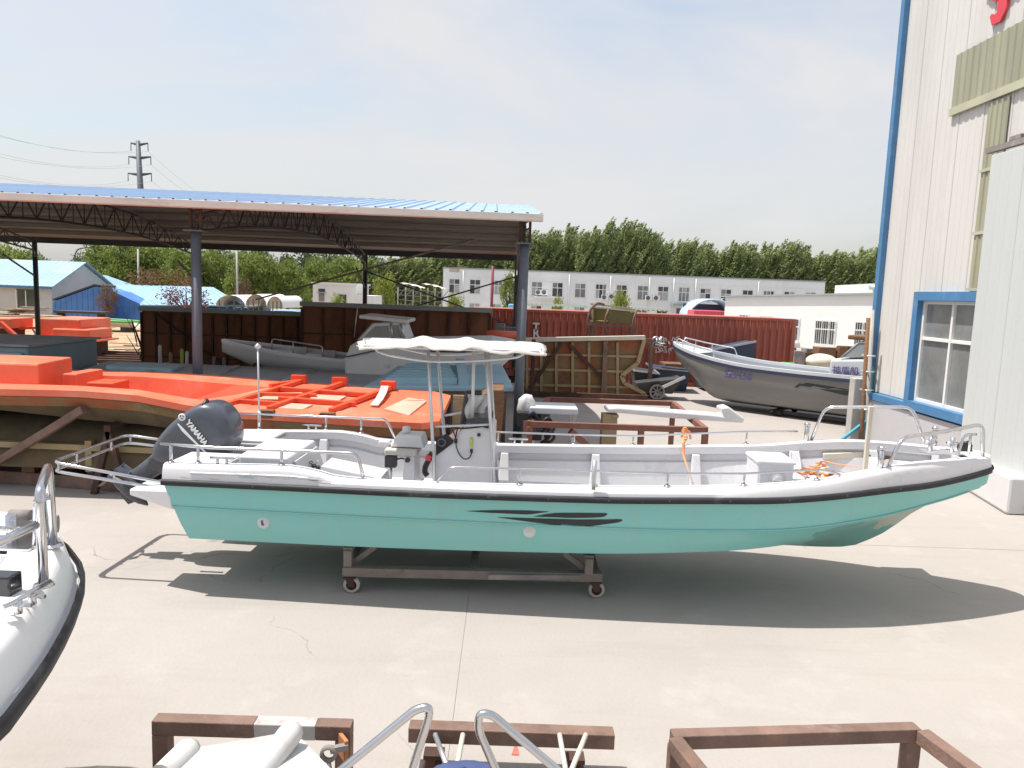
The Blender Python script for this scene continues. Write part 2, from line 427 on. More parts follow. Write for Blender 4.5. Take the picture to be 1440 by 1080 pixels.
# ================================================================== SETTING
g = MB(); g.add([(-600, -60, -.04), (600, -60, -.04), (600, 1500, -.04), (-600, 1500, -.04)], [(0, 1, 2, 3)])
ground = g.build('ground', M['grass'], kind='structure', fix=False)
g = MB(); g.add([(-34, 34, -.018), (60, 34, -.018), (60, 103, -.018), (-34, 103, -.018)], [(0, 1, 2, 3)]); g.build('far_paving', M['concrete'], kind='structure', fix=False)
g = MB(); g.add([(-34, -20, -.022), (60, -20, -.022), (60, 40, -.022), (-34, 40, -.022)], [(0, 1, 2, 3)])
yard = g.build('concrete_yard', M['joint'], kind='structure', fix=False)
# poured slabs with open joints
rg = random.Random(3)
slabmesh = {}
colx = [-23.5, -11.9, -.31, 11.3, 22.9]
for i in range(len(colx) - 1):
    y = {2: -1.85, 1: -3.6}.get(i, -2.6)
    ys = [y]
    while ys[-1] < 36:
        ys.append(ys[-1] + 6.0)
    for k in range(len(ys) - 1):
        x0, x1, y0, y1 = colx[i] + .001, colx[i+1] - .001, ys[k] + .001, ys[k+1] - .001
        if k == 0: y0 = -12
        dz = rg.uniform(-.003, .003)
        m_ = MB(); m_.box(((x0+x1)/2, (y0+y1)/2, -.0105 + dz), (x1-x0, y1-y0, .021))
        m_.build('concrete_slab', M['concrete'], yard, bevel=.0018)
g = MB()
g.add([(-60, 26.5, .012), (-10.6, 26.5, .012), (-11.0, 40, .012), (-14, 75, .012), (-60, 75, .012)], [(0, 1, 2, 3, 4)])
g.build('sandy_ground', M['dirt'], kind='structure', fix=False)

# ------------------------------------------------------------------ factory building on the right
WX = 9.0
YB = atx(1225, 555, WX).y            # far corner
fb = thing('factory_building', 'tall white corrugated factory wall with blue corner trim and red character at right', 'building', (WX, YB, 0))
def zat(u, v): return atx(u, v, WX).z
ZB = 1.19; ZT = 11.0
win_y0 = atx(1301, 425, WX).y; win_y1 = 13.6; wz0, wz1 = 1.33, 3.50
tb_y0 = atx(1344, 120, WX).y; tb_z0, tb_z1 = atx(1338, 165, WX).z, atx(1345, 80, WX).z
ts_y0 = atx(1388, 195, WX).y; ts_y1 = ts_y0 - .62
def corr(mb, y0, y1, z0, z1, x, pitch=.205, d=.012):   # vertical trapezoid sheet in the wall plane
    n = max(1, round((y0 - y1) / pitch)); p = (y0 - y1) / n; prof = []
    for k in range(n):
        b = y0 - k * p
        prof += [(b, 0), (b - p*.55, 0), (b - p*.66, d), (b - p*.89, d)]
    prof.append((y1, 0))
    mb.grid([[V((x - dd, yy, z0)) for yy, dd in prof], [V((x - dd, yy, z1)) for yy, dd in prof]], smooth=False)
PW = .82
y = YB - .06
while y > 3:
    y2 = y - PW
    segs = [(ZB + .1, ZT)]
    def cut(segs, a, b):
        out = []
        for p, q in segs:
            if b <= p or a >= q: out.append((p, q)); continue
            if a > p: out.append((p, a))
            if b < q: out.append((b, q))
        return out
    if y2 < win_y0 and y > win_y1: segs = cut(segs, wz0 - .1, wz1 + .1)
    for a, b in segs:
        mb = MB(); corr(mb, y - .004, y2 + .004, a, b, WX); mb.build('cladding_panel', M['whitewall'], fb, fix=False)
    y = y2
# backing wall and returns (behind the sheets)
mb = MB(); mb.box((WX + .12, (YB + win_y0) / 2, ZT / 2), (.16, YB - win_y0 - .02, ZT))
mb.box((WX + .12, (win_y1 + 3) / 2, ZT / 2), (.16, win_y1 - 3, ZT))
mb.box((WX + .12, (win_y0 + win_y1) / 2, (wz1 + ZT) / 2 + .04), (.16, win_y0 - win_y1 - .004, ZT - wz1))
mb.box((WX + .12, (win_y0 + win_y1) / 2, wz0 / 2), (.16, win_y0 - win_y1 - .004, wz0 - .06))
mb.box((WX + 10.2, YB - .1, ZT / 2), (20, .16, ZT)); mb.box((WX + 10.2, (YB + 3) / 2, ZT + .1), (20.3, YB - 3, .16))
mb.build('inner_wall', M['greywall'], fb)
mb = MB(); mb.box((WX - .035, (YB + 3) / 2 - .02, ZB / 2 - .05), (.15, YB - 3 + .02, ZB - .1)); mb.build('dado_wall', M['greywall'], fb)
mb = MB(); mb.box((WX - .05, YB + .0, (ZB + ZT) / 2 + .06), (.16, .17, ZT - ZB - .06)); mb.build('corner_trim', M['blue'], fb, bevel=.008)
mb = MB(); mb.box((WX - .06, (YB + win_y0 + .1) / 2, ZB), (.18, YB - win_y0 - .1 + .17, .17)); mb.build('base_trim', M['blue'], fb, bevel=.008)
# window
wf = MB(); t = .19
wf.box((WX - .06, win_y0 + t/2, (wz0 + wz1)/2), (.2, t, wz1 - wz0 + 2*t))
wf.box((WX - .06, (win_y0 + win_y1)/2, wz1 + t/2), (.2, win_y0 - win_y1 - .004, t))
wf.box((WX - .065, (win_y0 + win_y1)/2, wz0 - t/2), (.21, win_y0 - win_y1 - .004, t))
wfo = wf.build('window', M['blue'], fb, bevel=.006)
mb = MB(); wy1 = win_y1 + .3; t = .07
nb = [win_y0 - t/2, (win_y0 + wy1)/2 + .02, wy1]
for yy in nb: mb.box((WX + .01, yy, (wz0 + wz1)/2), (.09, t, wz1 - wz0))
for zz in (wz0 + t/2, wz0 + (wz1-wz0)*.63, wz1 - t/2):
    for a, b in zip(nb[:-1], nb[1:]): mb.box((WX + .012, (a+b)/2, zz), (.08, a - b - t, t if zz < wz1 - .2 else t))
mb.build('window_frame', M['whiteframe'], wfo, bevel=.004)
for a, b in zip(nb[:-1], nb[1:]):
    for z0, z1 in ((wz0 + t, wz0 + (wz1-wz0)*.63 - t/2), (wz0 + (wz1-wz0)*.63 + t/2, wz1 - t)):
        mb = MB(); mb.box((WX + .03, (a+b)/2, (z0+z1)/2), (.012, a - b - t, z1 - z0)); mb.build('pane', M['glassgrey'], wfo)
# translucent sheets standing 3 cm proud
y = tb_y0
while y > 5:
    mb = MB(); corr(mb, y - .003, y - .82, tb_z0 + .16, tb_z1, WX - .045, .205, .02); mb.build('translucent_sheet', M['translucent'], fb, fix=False); y -= .82
mb = MB(); mb.box((WX - .06, (tb_y0 + 5)/2, tb_z0 + .08), (.05, tb_y0 - 5, .15)); mb.build('sheet_edge', M['transframe'], fb)
zs = [wz1 + .22, zat(1372, 330), zat(1392, 240), tb_z0 - .01]
for a, b in zip(zs[:-1], zs[1:]):
    mb = MB(); corr(mb, ts_y0, ts_y1, a + .05, b - .02, WX - .04, .16, .02); mb.build('translucent_sheet', M['translucent'], fb, fix=False)
    mb = MB(); mb.box((WX - .05, (ts_y0+ts_y1)/2, a + .015), (.05, ts_y0 - ts_y1 + .02, .06)); mb.build('sheet_edge', M['transframe'], fb)
# sliding door hung in front of the wall
DX = WX - .28
dy0 = atx(1372, 420, DX).y; dz1 = atx(1398, 222, DX).z
dr = MB(); dr.box((DX + .04, dy0 - 2.6, (dz1 + .12)/2 + .06), (.08, 5.2, dz1 - .12)); dro = dr.build('sliding_door', M['greydoor'], fb, bevel=.01)
y = dy0 - .02
while y > dy0 - 5.1:
    mb = MB(); corr(mb, y, y - .9, .2, dz1 - .04, DX - .003, .30, .014); mb.build('door_panel', M['greydoor'], dro, fix=False); y -= .905
mb = MB(); mb.box((DX + .05, dy0 - 3.4, dz1 + .17), (.10, 7.2, .10)); mb.box((DX + .1, dy0 - .9, dz1 + .3), (.2, .16, .12)); mb.box((DX + .1, dy0 - .55, dz1 + .27), (.14, .3, .07)); mb.build('door_rail', M['scrap'], fb)
# red character whose lower end shows at the top edge
b0 = atx(1408, 8, WX)
def red(pts, wd):
    m_ = MB(); P = [V((WX - .07, atx(u, v, WX).y, atx(u, v, WX).z)) for u, v in pts]
    rows = []
    for i, p in enumerate(P):
        t_ = (P[min(i+1, len(P)-1)] - P[max(i-1, 0)]).normalized(); nn = V((0, -t_.z, t_.y)); ww = wd[i]
        rows.append([p - nn*ww, p + nn*ww, p + nn*ww + V((.05, 0, 0)), p - nn*ww + V((.05, 0, 0))])
    m_.grid(rows, True, False)
    for r in (rows[0], rows[-1]): m_.add(r, [(0, 1, 2, 3)])
    return m_
ro = red([(1412, -48), (1413, -25), (1415, -4), (1414, 12), (1409, 24), (1402, 28), (1398, 22)], [.10, .12, .13, .14, .12, .09, .03]).build('wall_lettering', M['redletter'], fb)
red([(1390, -10), (1404, -4), (1420, -8), (1436, -16)], [.05, .07, .07, .05]).build('letter_stroke', M['redletter'], ro)
red([(1395, -52), (1412, -58), (1430, -66)], [.05, .08, .04]).build('letter_stroke', M['redletter'], ro)

cb = thing('concrete_block', 'low white plastered block at the foot of the sliding door', 'block', (8.9, 12.4, 0))
mb = MB()
p1, p2 = atz(1386, 690), atz(1440, 725)
mb.hexa([(8.69, 13.62, 0), (8.36, 11.95, 0), (9.3, 11.95, 0), (9.3, 13.62, 0), (8.70, 13.60, .64), (8.38, 11.97, .64), (9.3, 11.97, .64), (9.3, 13.60, .64)])
mb.build('block_body', M['plaster'], cb, bevel=.05)

# ------------------------------------------------------------------ posts by the corner
gp = thing('gate_post', 'pale concrete gate post with blue foot strapped to the wall corner', 'post', (8.7, 18.2, 0))
q = at(1203, 600, 18.2)
mb = MB(); zt_ = at(1203, 532, 18.2).z; mb.box((q.x, 18.3, zt_/2), (.28, .28, zt_)); mb.build('post', M['grating'], gp, bevel=.02)
q2 = at(1216, 600, 18.0)
mb = MB(); mb.box((q2.x, 18.0, .95), (.14, .14, 1.9)); mb.bar((q2.x, 17.95, .55), (q2.x - .75, 17.75, .02), .07); mb.build('blue_foot', M['tealpole'], gp, bevel=.01)
rp = thing('scaffold_pole', 'tall rusty pole bound to a grey pole beside the blue wall corner', 'pole', (8.6, 17.8, 0))
mb = MB(); a = at(1212, 600, 17.8); b = at(1221, 447, 17.8); mb.tube([(a.x, 17.8, 0), a, b], .05); mb.build('rusty_pole', M['brownwood'], rp)
mb = MB(); a = at(1219, 600, 17.95); b = at(1226, 436, 17.95); mb.tube([(a.x, 17.95, 0), a, b], .06); mb.build('grey_pole', M['grating'], rp)
for vv in (500, 522, 548, 575):
    a = at(1213 + (600 - vv) * .055, vv, 17.85)
    mb = MB(); mb.lathe((a.x + .06, 17.87, a.z), [(.15, -.02), (.165, 0), (.15, .02), (.12, 0), (.15, -.02)], 12); mb.build('clamp', M['alu'], rp)

# ------------------------------------------------------------------ far buildings
def wbox(name, mat, parent, u0, u1, v0, v1, y, d=.1, push=0.0, bevel=0):
    a = at(u0, v0, y); b = at(u1, v1, y); mb = MB()
    mb.box(((a.x+b.x)/2, y - push + d/2, (a.z+b.z)/2), (abs(b.x-a.x), d, abs(a.z-b.z)))
    return mb.build(name, mat, parent, bevel=bevel)
rpane = random.Random(8)
def window(parent, cx, y, cz, w, h, split=.62, cols=2, bars=False, glass='glass', fm='whiteframe', proud=.03, sill=True, t=.075):
    mb = MB()
    for sx in (-1, 1): mb.box((cx + sx*(w/2 - t/2), y - proud, cz), (t, .14, h))
    for zz in (cz - h/2 + t/2, cz + h/2 - t/2, cz - h/2 + h*split): mb.box((cx, y - proud + .004, zz), (w - 2*t, .13, t))
    for c in range(1, cols): mb.box((cx - w/2 + w*c/cols, y - proud + .008, cz), (t*.8, .12, h - 2*t))
    if sill: mb.box((cx, y - proud - .06, cz - h/2 - .04), (w + .16, .25, .07))
    f = mb.build('window', M[fm], parent)
    xs = [cx - w/2 + t] + [cx - w/2 + w*c/cols for c in range(1, cols)] + [cx + w/2 - t]
    for a, b in zip(xs[:-1], xs[1:]):
        for z0, z1 in ((cz - h/2 + t, cz - h/2 + h*split - t/2), (cz - h/2 + h*split + t/2, cz + h/2 - t)):
            m2 = MB(); m2.box(((a+b)/2, y - proud + .03, (z0+z1)/2), (b - a - .03, .02, z1 - z0)); m2.build('pane', M[rpane.choice([glass, glass, 'glassgrey', 'curtain'])], f)
    if bars:
        m2 = MB(); n = 7
        for k in range(n): m2.box((cx - w/2 + w*(k+.5)/n, y - .16, cz), (.03, .03, h))
        m2.build('window_bars', M['whiteframe'], f)
    return f
YF = 90.0
rz2 = 0
ob = thing('office_building', 'long two storey white office block with regular windows below the poplars', 'building', (-7.8, YF, 0))
xl = at(623, 400, YF).x; xr = at(1160, 405, YF).x
zl = at(623, 375, YF).z; zr_ = at(1160, 399, YF).z
ztop = (zl + zr_) / 2
mb = MB(); mb.box(((xl+xr)/2, YF + 5, ztop/2), (xr - xl, 10, ztop)); mb.build('wall', M['farwall'], ob)
mb = MB(); mb.box(((xl+xr)/2, YF + 5, ztop + .07), (xr - xl + .2, 10.2, .14)); mb.build('parapet_cap', M['asphaltroof'], ob)
mb = MB(); mb.box(((xl+xr)/2, YF - .02, ztop - .85), (xr - xl, .06, .07)); mb.build('cornice_line', M['farwall'], ob)
mb = MB(); mb.box(((xl+xr)/2, YF - .03, ztop - 3.52), (xr - xl, .08, .10)); mb.build('floor_band', M['farwall'], ob)
us = [639, 668, 698, 755, 784, 816, 845, 874, 904, 932.5, 962, 992, 1021, 1051.5, 1081, 1110, 1140]
rw = random.Random(5)
for k, u in enumerate(us):
    a = at(u, 405 + (u - 755) * .012, YF)
    zc = ztop - 2.05
    window(ob, a.x, YF, zc, 1.35, 1.62 if u > 990 else 1.75, cols=3 if k % 4 == 2 else 2, glass='glass' if rw.random() < .75 else 'glassgrey')
    if u not in (962,): window(ob, a.x, YF, ztop - 4.78, 1.35, 1.6, glass='glass')
for k, u in enumerate((651, 722, 800, 858, 913, 947, 978, 1066)):
    a = at(u, 405, YF); mb = MB(); mb.cyl((a.x, YF - .1, 0), (a.x, YF - .1, ztop - .2), .06, 8); mb.build('drainpipe', M['whiteframe'], ob)
acm = None
for u, v in ((757.5, 411), (766, 411), (850, 418), (860, 417), (911.5, 419), (922.5, 419), (1018, 423)):
    a = at(u, v, YF)
    if acm is None:
        ac = MB(); ac.box((a.x, YF - .3, a.z), (.8, .34, .62)); aco = ac.build('air_conditioner', M['whiteframe'], ob)
        mb = MB(); mb.lathe((a.x - .1, YF - .478, a.z), [(.0, 0), (.24, 0), (.24, -.012), (.26, -.012)], 14, 'y'); mb.build('fan_grille', M['greysteel'], aco)
        acm = (aco, a)
    else:
        c = copytree(acm[0], ob); c.location = (a.x - acm[1].x, 0, a.z - acm[1].z)
mb = MB(); p = at(768, 418, YF); mb.box((p.x, YF - .7, p.z), (2.6, 1.4, .12)); mb.build('awning', M['farwall'], ob)
wbox('balcony_panel', M['whiteframe'], ob, 763, 776, 396, 407, YF, .05, .06)
mb = MB(); p = at(960, 428, YF); mb.box((p.x, YF - .8, p.z), (3.0, 1.6, .14)); mb.build('porch_roof', M['asphaltroof'], ob)
p = at(960, 436, YF); mb = MB(); mb.box((p.x, YF - .02, 1.1), (1.5, .1, 2.2)); mb.build('door', M['glass'], ob)
wbox('faded_sign', M['brownwood'] if 0 else pm('faded notice', (.50, .40, .34), .8, var=.25, vs=2), ob, 632, 646, 376, 383, YF, .03, .035)

# arched light blue canopy and pink box beside the office block
ar = thing('arched_canopy', 'light blue arched canopy beside the low white building', 'canopy', (at(992, 440, 72).x, 72, 0))
mb = MB(); rows = []
cx, _, cz = at(1003, 446, 72)
for k in range(13):
    an = math.pi * (1 - k / 12)
    rows.append([V((cx + 2.4*math.cos(an), 72, cz + 1.75*math.sin(an))), V((cx + 2.4*math.cos(an), 76, cz + 1.75*math.sin(an))), V((cx + 2.25*math.cos(an), 76, cz + 1.6*math.sin(an))), V((cx + 2.25*math.cos(an), 72, cz + 1.6*math.sin(an)))])
mb.grid(rows, True); mb.build('arch_cover', M['archblue'], ar)
mb = MB(); mb.box((cx, 75.5, cz/2 + .6), (4.3, .1, cz + 1.2)); mb.build('arch_back', M['darkblue'], ar)
for sx in (-2.3, 2.3):
    mb = MB(); mb.cyl((cx + sx, 72.2, 0), (cx + sx, 72.2, cz), .06); mb.build('arch_post', M['whiteframe'], ar)
pk = thing('container', 'pinkish red container in front of the blue arched canopy', 'container', (at(996, 440, 66).x, 66, 0))
a, b = at(976, 436, 66), at(1020, 447, 66)
mb = MB(); mb.box(((a.x+b.x)/2, 67.2, a.z/2), (b.x - a.x, 2.4, a.z)); mb.build('container_body', M['pink'], pk, bevel=.05)
for k in range(9):
    mb = MB(); mb.box((a.x + .2 + k*(b.x-a.x-.4)/8, 65.98, a.z/2), (.12, .06, a.z - .2)); mb.build('wall_rib', M['pink'], pk)

# low white building on the right, its front turned a little to the sun
lw = thing('low_building', 'low white single storey building with barred windows behind the silver boat', 'building', (at(1240, 450, 52).x, 52, 0))
P0 = at(1020, 423, 63); P1 = at(1300, 412, 49.5)
P0.z = 3.75; P1.z = 4.40
ex = V((P1.x - P0.x, P1.y - P0.y, 0)); LL = ex.length; ex.normalize(); ny = V((ex.y, -ex.x, 0))
def lp(s, n, z): return V((P0.x, P0.y, 0)) + ex*s + ny*n + V((0, 0, z))
def lz(s): return P0.z + (P1.z - P0.z)*s/LL
def lbox(name, mat, s0, s1, n0, n1, z0, z1, par=None):
    m_ = MB(); m_.hexa([lp(s0, n0, z0), lp(s1, n0, z0), lp(s1, n1, z0), lp(s0, n1, z0), lp(s0, n0, z1), lp(s1, n0, z1), lp(s1, n1, z1), lp(s0, n1, z1)])
    return m_.build(name, mat, par or lw)
m_ = MB(); m_.hexa([lp(0, 0, 0), lp(LL, 0, 0), lp(LL, -9, 0), lp(0, -9, 0), lp(0, 0, lz(0)-.12), lp(LL, 0, lz(LL)-.12), lp(LL, -9, lz(LL)-.12), lp(0, -9, lz(0)-.12)]); m_.build('wall', M['lowwall'], lw)
m_ = MB(); m_.hexa([lp(-.3, .24, lz(0)-.12), lp(LL, .24, lz(LL)-.12), lp(LL, -9.3, lz(LL)-.1), lp(-.3, -9.3, lz(0)-.1), lp(-.3, .24, lz(0)), lp(LL, .24, lz(LL)), lp(LL, -9.3, lz(LL)+.12), lp(-.3, -9.3, lz(0)+.12)]); m_.build('roof_slab', M['asphaltroof'], lw)
m_ = MB(); m_.hexa([lp(8, -3, lz(8)), lp(LL, -3, lz(LL)), lp(LL, -8.5, lz(LL)), lp(8, -8.5, lz(8)), lp(8, -3, lz(8)+.75), lp(LL, -3, lz(LL)+.9), lp(LL, -8.5, lz(LL)+.9), lp(8, -8.5, lz(8)+.75)]); m_.build('roof_parapet', M['lowwall'], lw)
def at_low(u, v):
    d = ray(u, v); C = V((0, 0, CAMZ)); t = (V((P0.x, P0.y, 0)) - C).dot(ny) / d.dot(ny); P = C + d*t
    return (P - V((P0.x, P0.y, 0))).dot(ex), P.z
ven = thing('roof_vent', 'small pale vent cowl on the roof of the low white building', 'vent', (lp(at_low(1212, 405)[0], -2, 4.4)))
o_ = lp(at_low(1212, 405)[0], -2, lz(12))
m_ = MB(); m_.lathe(o_, [(.28, 0), (.28, .25), (.55, .3), (.6, .55), (.05, .62)], 12); m_.build('vent_cowl', M['alu'], ven)
def lwin(u0, u1, v0, v1, cols=3):
    s0, z1 = at_low(u0, v0); s1, z0 = at_low(u1, v1); t = .09; h = z1 - z0; w_ = s1 - s0
    mb = MB()
    def bx(sa, sb, za, zb, n0=-.02, n1=.06):
        mb.hexa([lp(sa, n1, za), lp(sb, n1, za), lp(sb, n0, za), lp(sa, n0, za), lp(sa, n1, zb), lp(sb, n1, zb), lp(sb, n0, zb), lp(sa, n0, zb)])
    bx(s0, s0+t, z0, z1); bx(s1-t, s1, z0, z1); bx(s0+t, s1-t, z0, z0+t); bx(s0+t, s1-t, z1-t, z1); zm = z0 + h*.63
    bx(s0+t, s1-t, zm-t/2, zm+t/2, -.02, .055)
    for c in range(1, cols): bx(s0 + w_*c/cols - t*.4, s0 + w_*c/cols + t*.4, z0+t, z1-t, -.02, .05)
    bx(s0-.1, s1+.1, z0-.09, z0-.01, -.02, .2)
    f = mb.build('window', M['whiteframe'], lw)
    for c in range(cols):
        for za, zb in ((z0+t, zm-t/2), (zm+t/2, z1-t)):
            m2 = MB(); sa, sb = s0 + w_*c/cols + t*.4, s0 + w_*(c+1)/cols - t*.4
            m2.hexa([lp(sa, .02, za), lp(sb, .02, za), lp(sb, 0.002, za), lp(sa, 0.002, za), lp(sa, .02, zb), lp(sb, .02, zb), lp(sb, 0.002, zb), lp(sa, 0.002, zb)])
            m2.build('pane', M['glass'], f)
    mb = MB(); n = int(w_/.16)
    for k in range(n): mb.bar(lp(s0 + w_*(k+.5)/n, .12, z0), lp(s0 + w_*(k+.5)/n, .12, z1), .025)
    for zz in (z0+.1, zm, z1-.1): mb.bar(lp(s0, .125, zz), lp(s1, .125, zz), .025)
    mb.build('window_bars', M['whiteframe'], f)
for a in ((1147, 1174, 449, 487), (1097, 1123, 446, 481), (1203, 1236, 451, 489), (1068, 1083, 443, 470), (1040, 1052, 441, 466)): lwin(*a)

# ------------------------------------------------------------------ houses and sheds at the left
def gable(parent, x0, x1, y0, y1, ze, zr, wallm, roofm, axis='x', over=.35, ribs=.45):
    # ridge along x; end walls at x0 / x1
    ym = (y0 + y1)/2
    mb = MB()
    mb.add([(x0, y0, 0), (x1, y0, 0), (x1, y1, 0), (x0, y1, 0), (x0, y0, ze), (x1, y0, ze), (x1, y1, ze), (x0, y1, ze), (x0, ym, zr-.04), (x1, ym, zr-.04)],
           [(0,1,5,4), (2,3,7,6), (1,2,6,9,5), (3,0,4,8,7), (4,5,9,8), (6,7,8,9)])
    mb.build('wall', wallm, parent)
    rf = MB(); sl_ = (zr - ze)/(ym - y0)
    for sy, ye in ((1, y0), (-1, y1)):
        yo = ye - sy*over; zo = ze - sl_*over + .06
        rf.hexa([(x0-over, yo, zo), (x1+over, yo, zo), (x1+over, ym, zr+.06), (x0-over, ym, zr+.06), (x0-over, yo, zo+.07), (x1+over, yo, zo+.07), (x1+over, ym, zr+.13), (x0-over, ym, zr+.13)])
    ro = rf.build('roof', roofm, parent)
    n = int((x1 - x0 + 2*over)/ribs)
    for k in range(n + 1):
        xx = x0 - over + .03 + k*(x1 - x0 + 2*over - .06)/n; yo = y0 - over; zo = ze - sl_*over + .15
        m2 = MB(); m2.bar((xx, yo, zo - .02), (xx, ym, zr + .13), .05, .03); m2.build('roof_rib', roofm, ro)
    return ro
hs = thing('small_house', 'small white house with pale blue ribbed roof at far left', 'house', (at(40, 440, 60).x, 60, 0))
a = at(72, 400, 60)
ro = gable(hs, a.x - 13, a.x, 60, 69, at(60, 402, 60).z, at(100, 370, 64.5).z, M['greyhouse'], M['skyblue'])
p = at(37, 421, 60); window(hs, p.x, 60, p.z, 1.55, 1.55, split=.98, cols=2)
mb = MB(); mb.box((a.x - 6.5, 59.5, at(60, 402, 60).z - .12), (13.6, .1, .2)); mb.build('eave_board', M['blue'], hs)
s1 = thing('blue_shed', 'bright blue corrugated shed with sloping top beside the small house', 'shed', (at(110, 440, 58).x, 58, 0))
def shed(root, poly, y, d, mat, topm):
    P = [at(u, v, y) for u, v in poly]
    P = [V((q.x, y, max(q.z, 0))) for q in P]
    mb = MB(); mb.prism(P, (0, d, 0)); w_ = mb.build('wall', mat, root)
    x0 = min(q.x for q in P); x1 = max(q.x for q in P)
    def top(x):
        zs_ = []
        for i in range(len(P)):
            p, q = P[i], P[(i+1) % len(P)]
            if abs(p.x - q.x) > 1e-6 and min(p.x, q.x) - 1e-6 <= x <= max(p.x, q.x) + 1e-6: zs_.append(p.z + (q.z - p.z)*(x - p.x)/(q.x - p.x))
        return max(zs_)
    n = int((x1 - x0)/.42)
    for k in range(n):
        x = x0 + .2 + k*.42; m2 = MB(); m2.bar((x, y - .01, .1), (x, y - .01, top(x) - .06), .1, .05, up=(0, 1, 0)); m2.build('wall_rib', mat, w_)
    return top
shed(s1, [(74, 456), (143, 456), (143, 404), (133, 403), (75, 424)], 58, 1.6, M['brightblue'], None)
mb = MB(); a, b, c = at(74, 422.5, 57.9), at(133, 401.5, 57.9), at(145, 403.5, 57.9)
mb.prism([a, b, c, c + V((0, 0, .12)), b + V((0, 0, .12)), a + V((0, 0, .12))], (0, 1.9, 0)); mb.build('roof', M['darkblue'], s1)
s2 = thing('blue_shed', 'bright blue low shed with pale roof in front of the red leafed tree', 'shed', (at(165, 440, 60).x, 60, 0))
shed(s2, [(141, 456), (200, 456), (200, 429), (162, 411), (141, 405)], 60, 2.5, M['brightblue'], None)
mb = MB(); P = [at(156, 401, 71), at(300, 405, 71), at(342, 431, 59.6), at(198, 430, 59.6)]
mb.hexa(P + [q + V((0, 0, .08)) for q in P]); mb.build('roof', M['skyblue'], s2)
mb = MB()
q0, q1 = at(201, 432.5, 59.8), at(338, 434, 59.8)
mb.box(((q0.x+q1.x)/2, 64.0, q1.z/2), (q1.x - q0.x - .3, 8.0, q1.z - .1)); mb.build('wall', M['brightblue'], s2)
for k in range(16):
    t = (k + .5)/16; m2 = MB(); m2.bar(P[3].lerp(P[2], t) + V((0, 0, .1)), P[0].lerp(P[1], t) + V((0, 0, .1)), .06, .03); m2.build('roof_rib', M['skyblue'], s2)
s3 = thing('pale_roof_shed', 'low shed under a pale blue roof behind the small house', 'shed', (at(150, 410, 76).x, 76, 0))
a, b = at(120, 386, 76), at(168, 404, 76); zb = b.z
mb = MB(); mb.box(((a.x+b.x)/2 - .4, 78.2, zb/2), (b.x - a.x, 4, zb)); mb.build('wall', M['greyhouse'], s3)
mb = MB(); mb.prism([a, at(168, 403, 76), at(168, 405, 76), at(112, 402, 76), at(112, 388, 76)], (0, 4, 0)); mb.build('roof', M['skyblue'], s3)
wb = thing('hut', 'small white flat roofed hut with dark vent window beyond the brown bin', 'hut', (at(475, 430, 45).x, 45, 0))
a, b = at(440, 399, 45), at(508, 436, 45)
mb = MB(); mb.box(((a.x+b.x)/2 - .15, 47, a.z/2), (b.x - a.x - .3, 4, a.z)); mb.build('wall', M['lowwall'], wb)
mb = MB(); mb.box(((a.x+b.x)/2 - .15, 47, a.z + .05), (b.x - a.x - .1, 4.2, .12)); mb.build('roof', M['farwall'], wb)
wbox('window', M['glass'], wb, 448, 457, 406, 410.5, 45, .06, .04); wbox('shutter', M['scrap'], wb, 448.5, 456, 412.5, 424, 45, .05, .03); wbox('window_hood', M['asphaltroof'], wb, 447, 458.5, 410.8, 412.2, 45, .3, .28)
wbox('window', M['glass'], wb, 476, 487, 414, 427, 45, .06, .04)
wbox('side_annex', M['lowwall'], wb, 498, 525, 415, 445, 44.6, 3, 0)

# ------------------------------------------------------------------ trees
def leafquads(C, size, rng, bias=None, asp=.55):
    n = len(C)
    a = rng.normal(size=(n, 3)); 
    if bias is not None: a = a * .55 + np.array(bias)
    a /= np.linalg.norm(a, axis=1)[:, None]
    r = rng.normal(size=(n, 3)); b = np.cross(a, r); b /= np.linalg.norm(b, axis=1)[:, None] + 1e-9
    s = size * rng.uniform(.6, 1.35, (n, 1))
    a = a * s; b = b * s * asp
    vs = np.stack([C - a, C - b*.9, C + a, C + b*.9], 1).reshape(-1, 3)
    return vs
def quadmesh(name, vs, mat):
    me = bpy.data.meshes.new(name); n = len(vs)//4
    me.vertices.add(len(vs)); me.vertices.foreach_set('co', vs.astype(np.float32).ravel())
    me.loops.add(len(vs)); me.loops.foreach_set('vertex_index', np.arange(len(vs), dtype=np.int32))
    me.polygons.add(n); me.polygons.foreach_set('loop_start', np.arange(0, 4*n, 4, dtype=np.int32))
    me.update(calc_edges=True); me.materials.append(mat)
    return me
def add_mesh(name, me, parent):
    o = bpy.data.objects.new(name, me); COL.objects.link(o); o.parent = parent; return o
L_pop = leafmat('poplar leaves', (.25, .305, .12), (.41, .44, .22), .5)
L_mid = leafmat('broad leaves', (.19, .245, .06), (.31, .36, .11), .35)
L_yel = leafmat('yellow green leaves', (.27, .31, .06), (.36, .38, .11), .6)
L_dark = leafmat('dark evergreen leaves', (.085, .115, .055), (.14, .17, .085), .4)
L_red = leafmat('reddish purple leaves', (.13, .055, .055), (.24, .13, .09), .9)
L_rust = leafmat('russet leaves', (.16, .095, .045), (.22, .16, .075), .7)

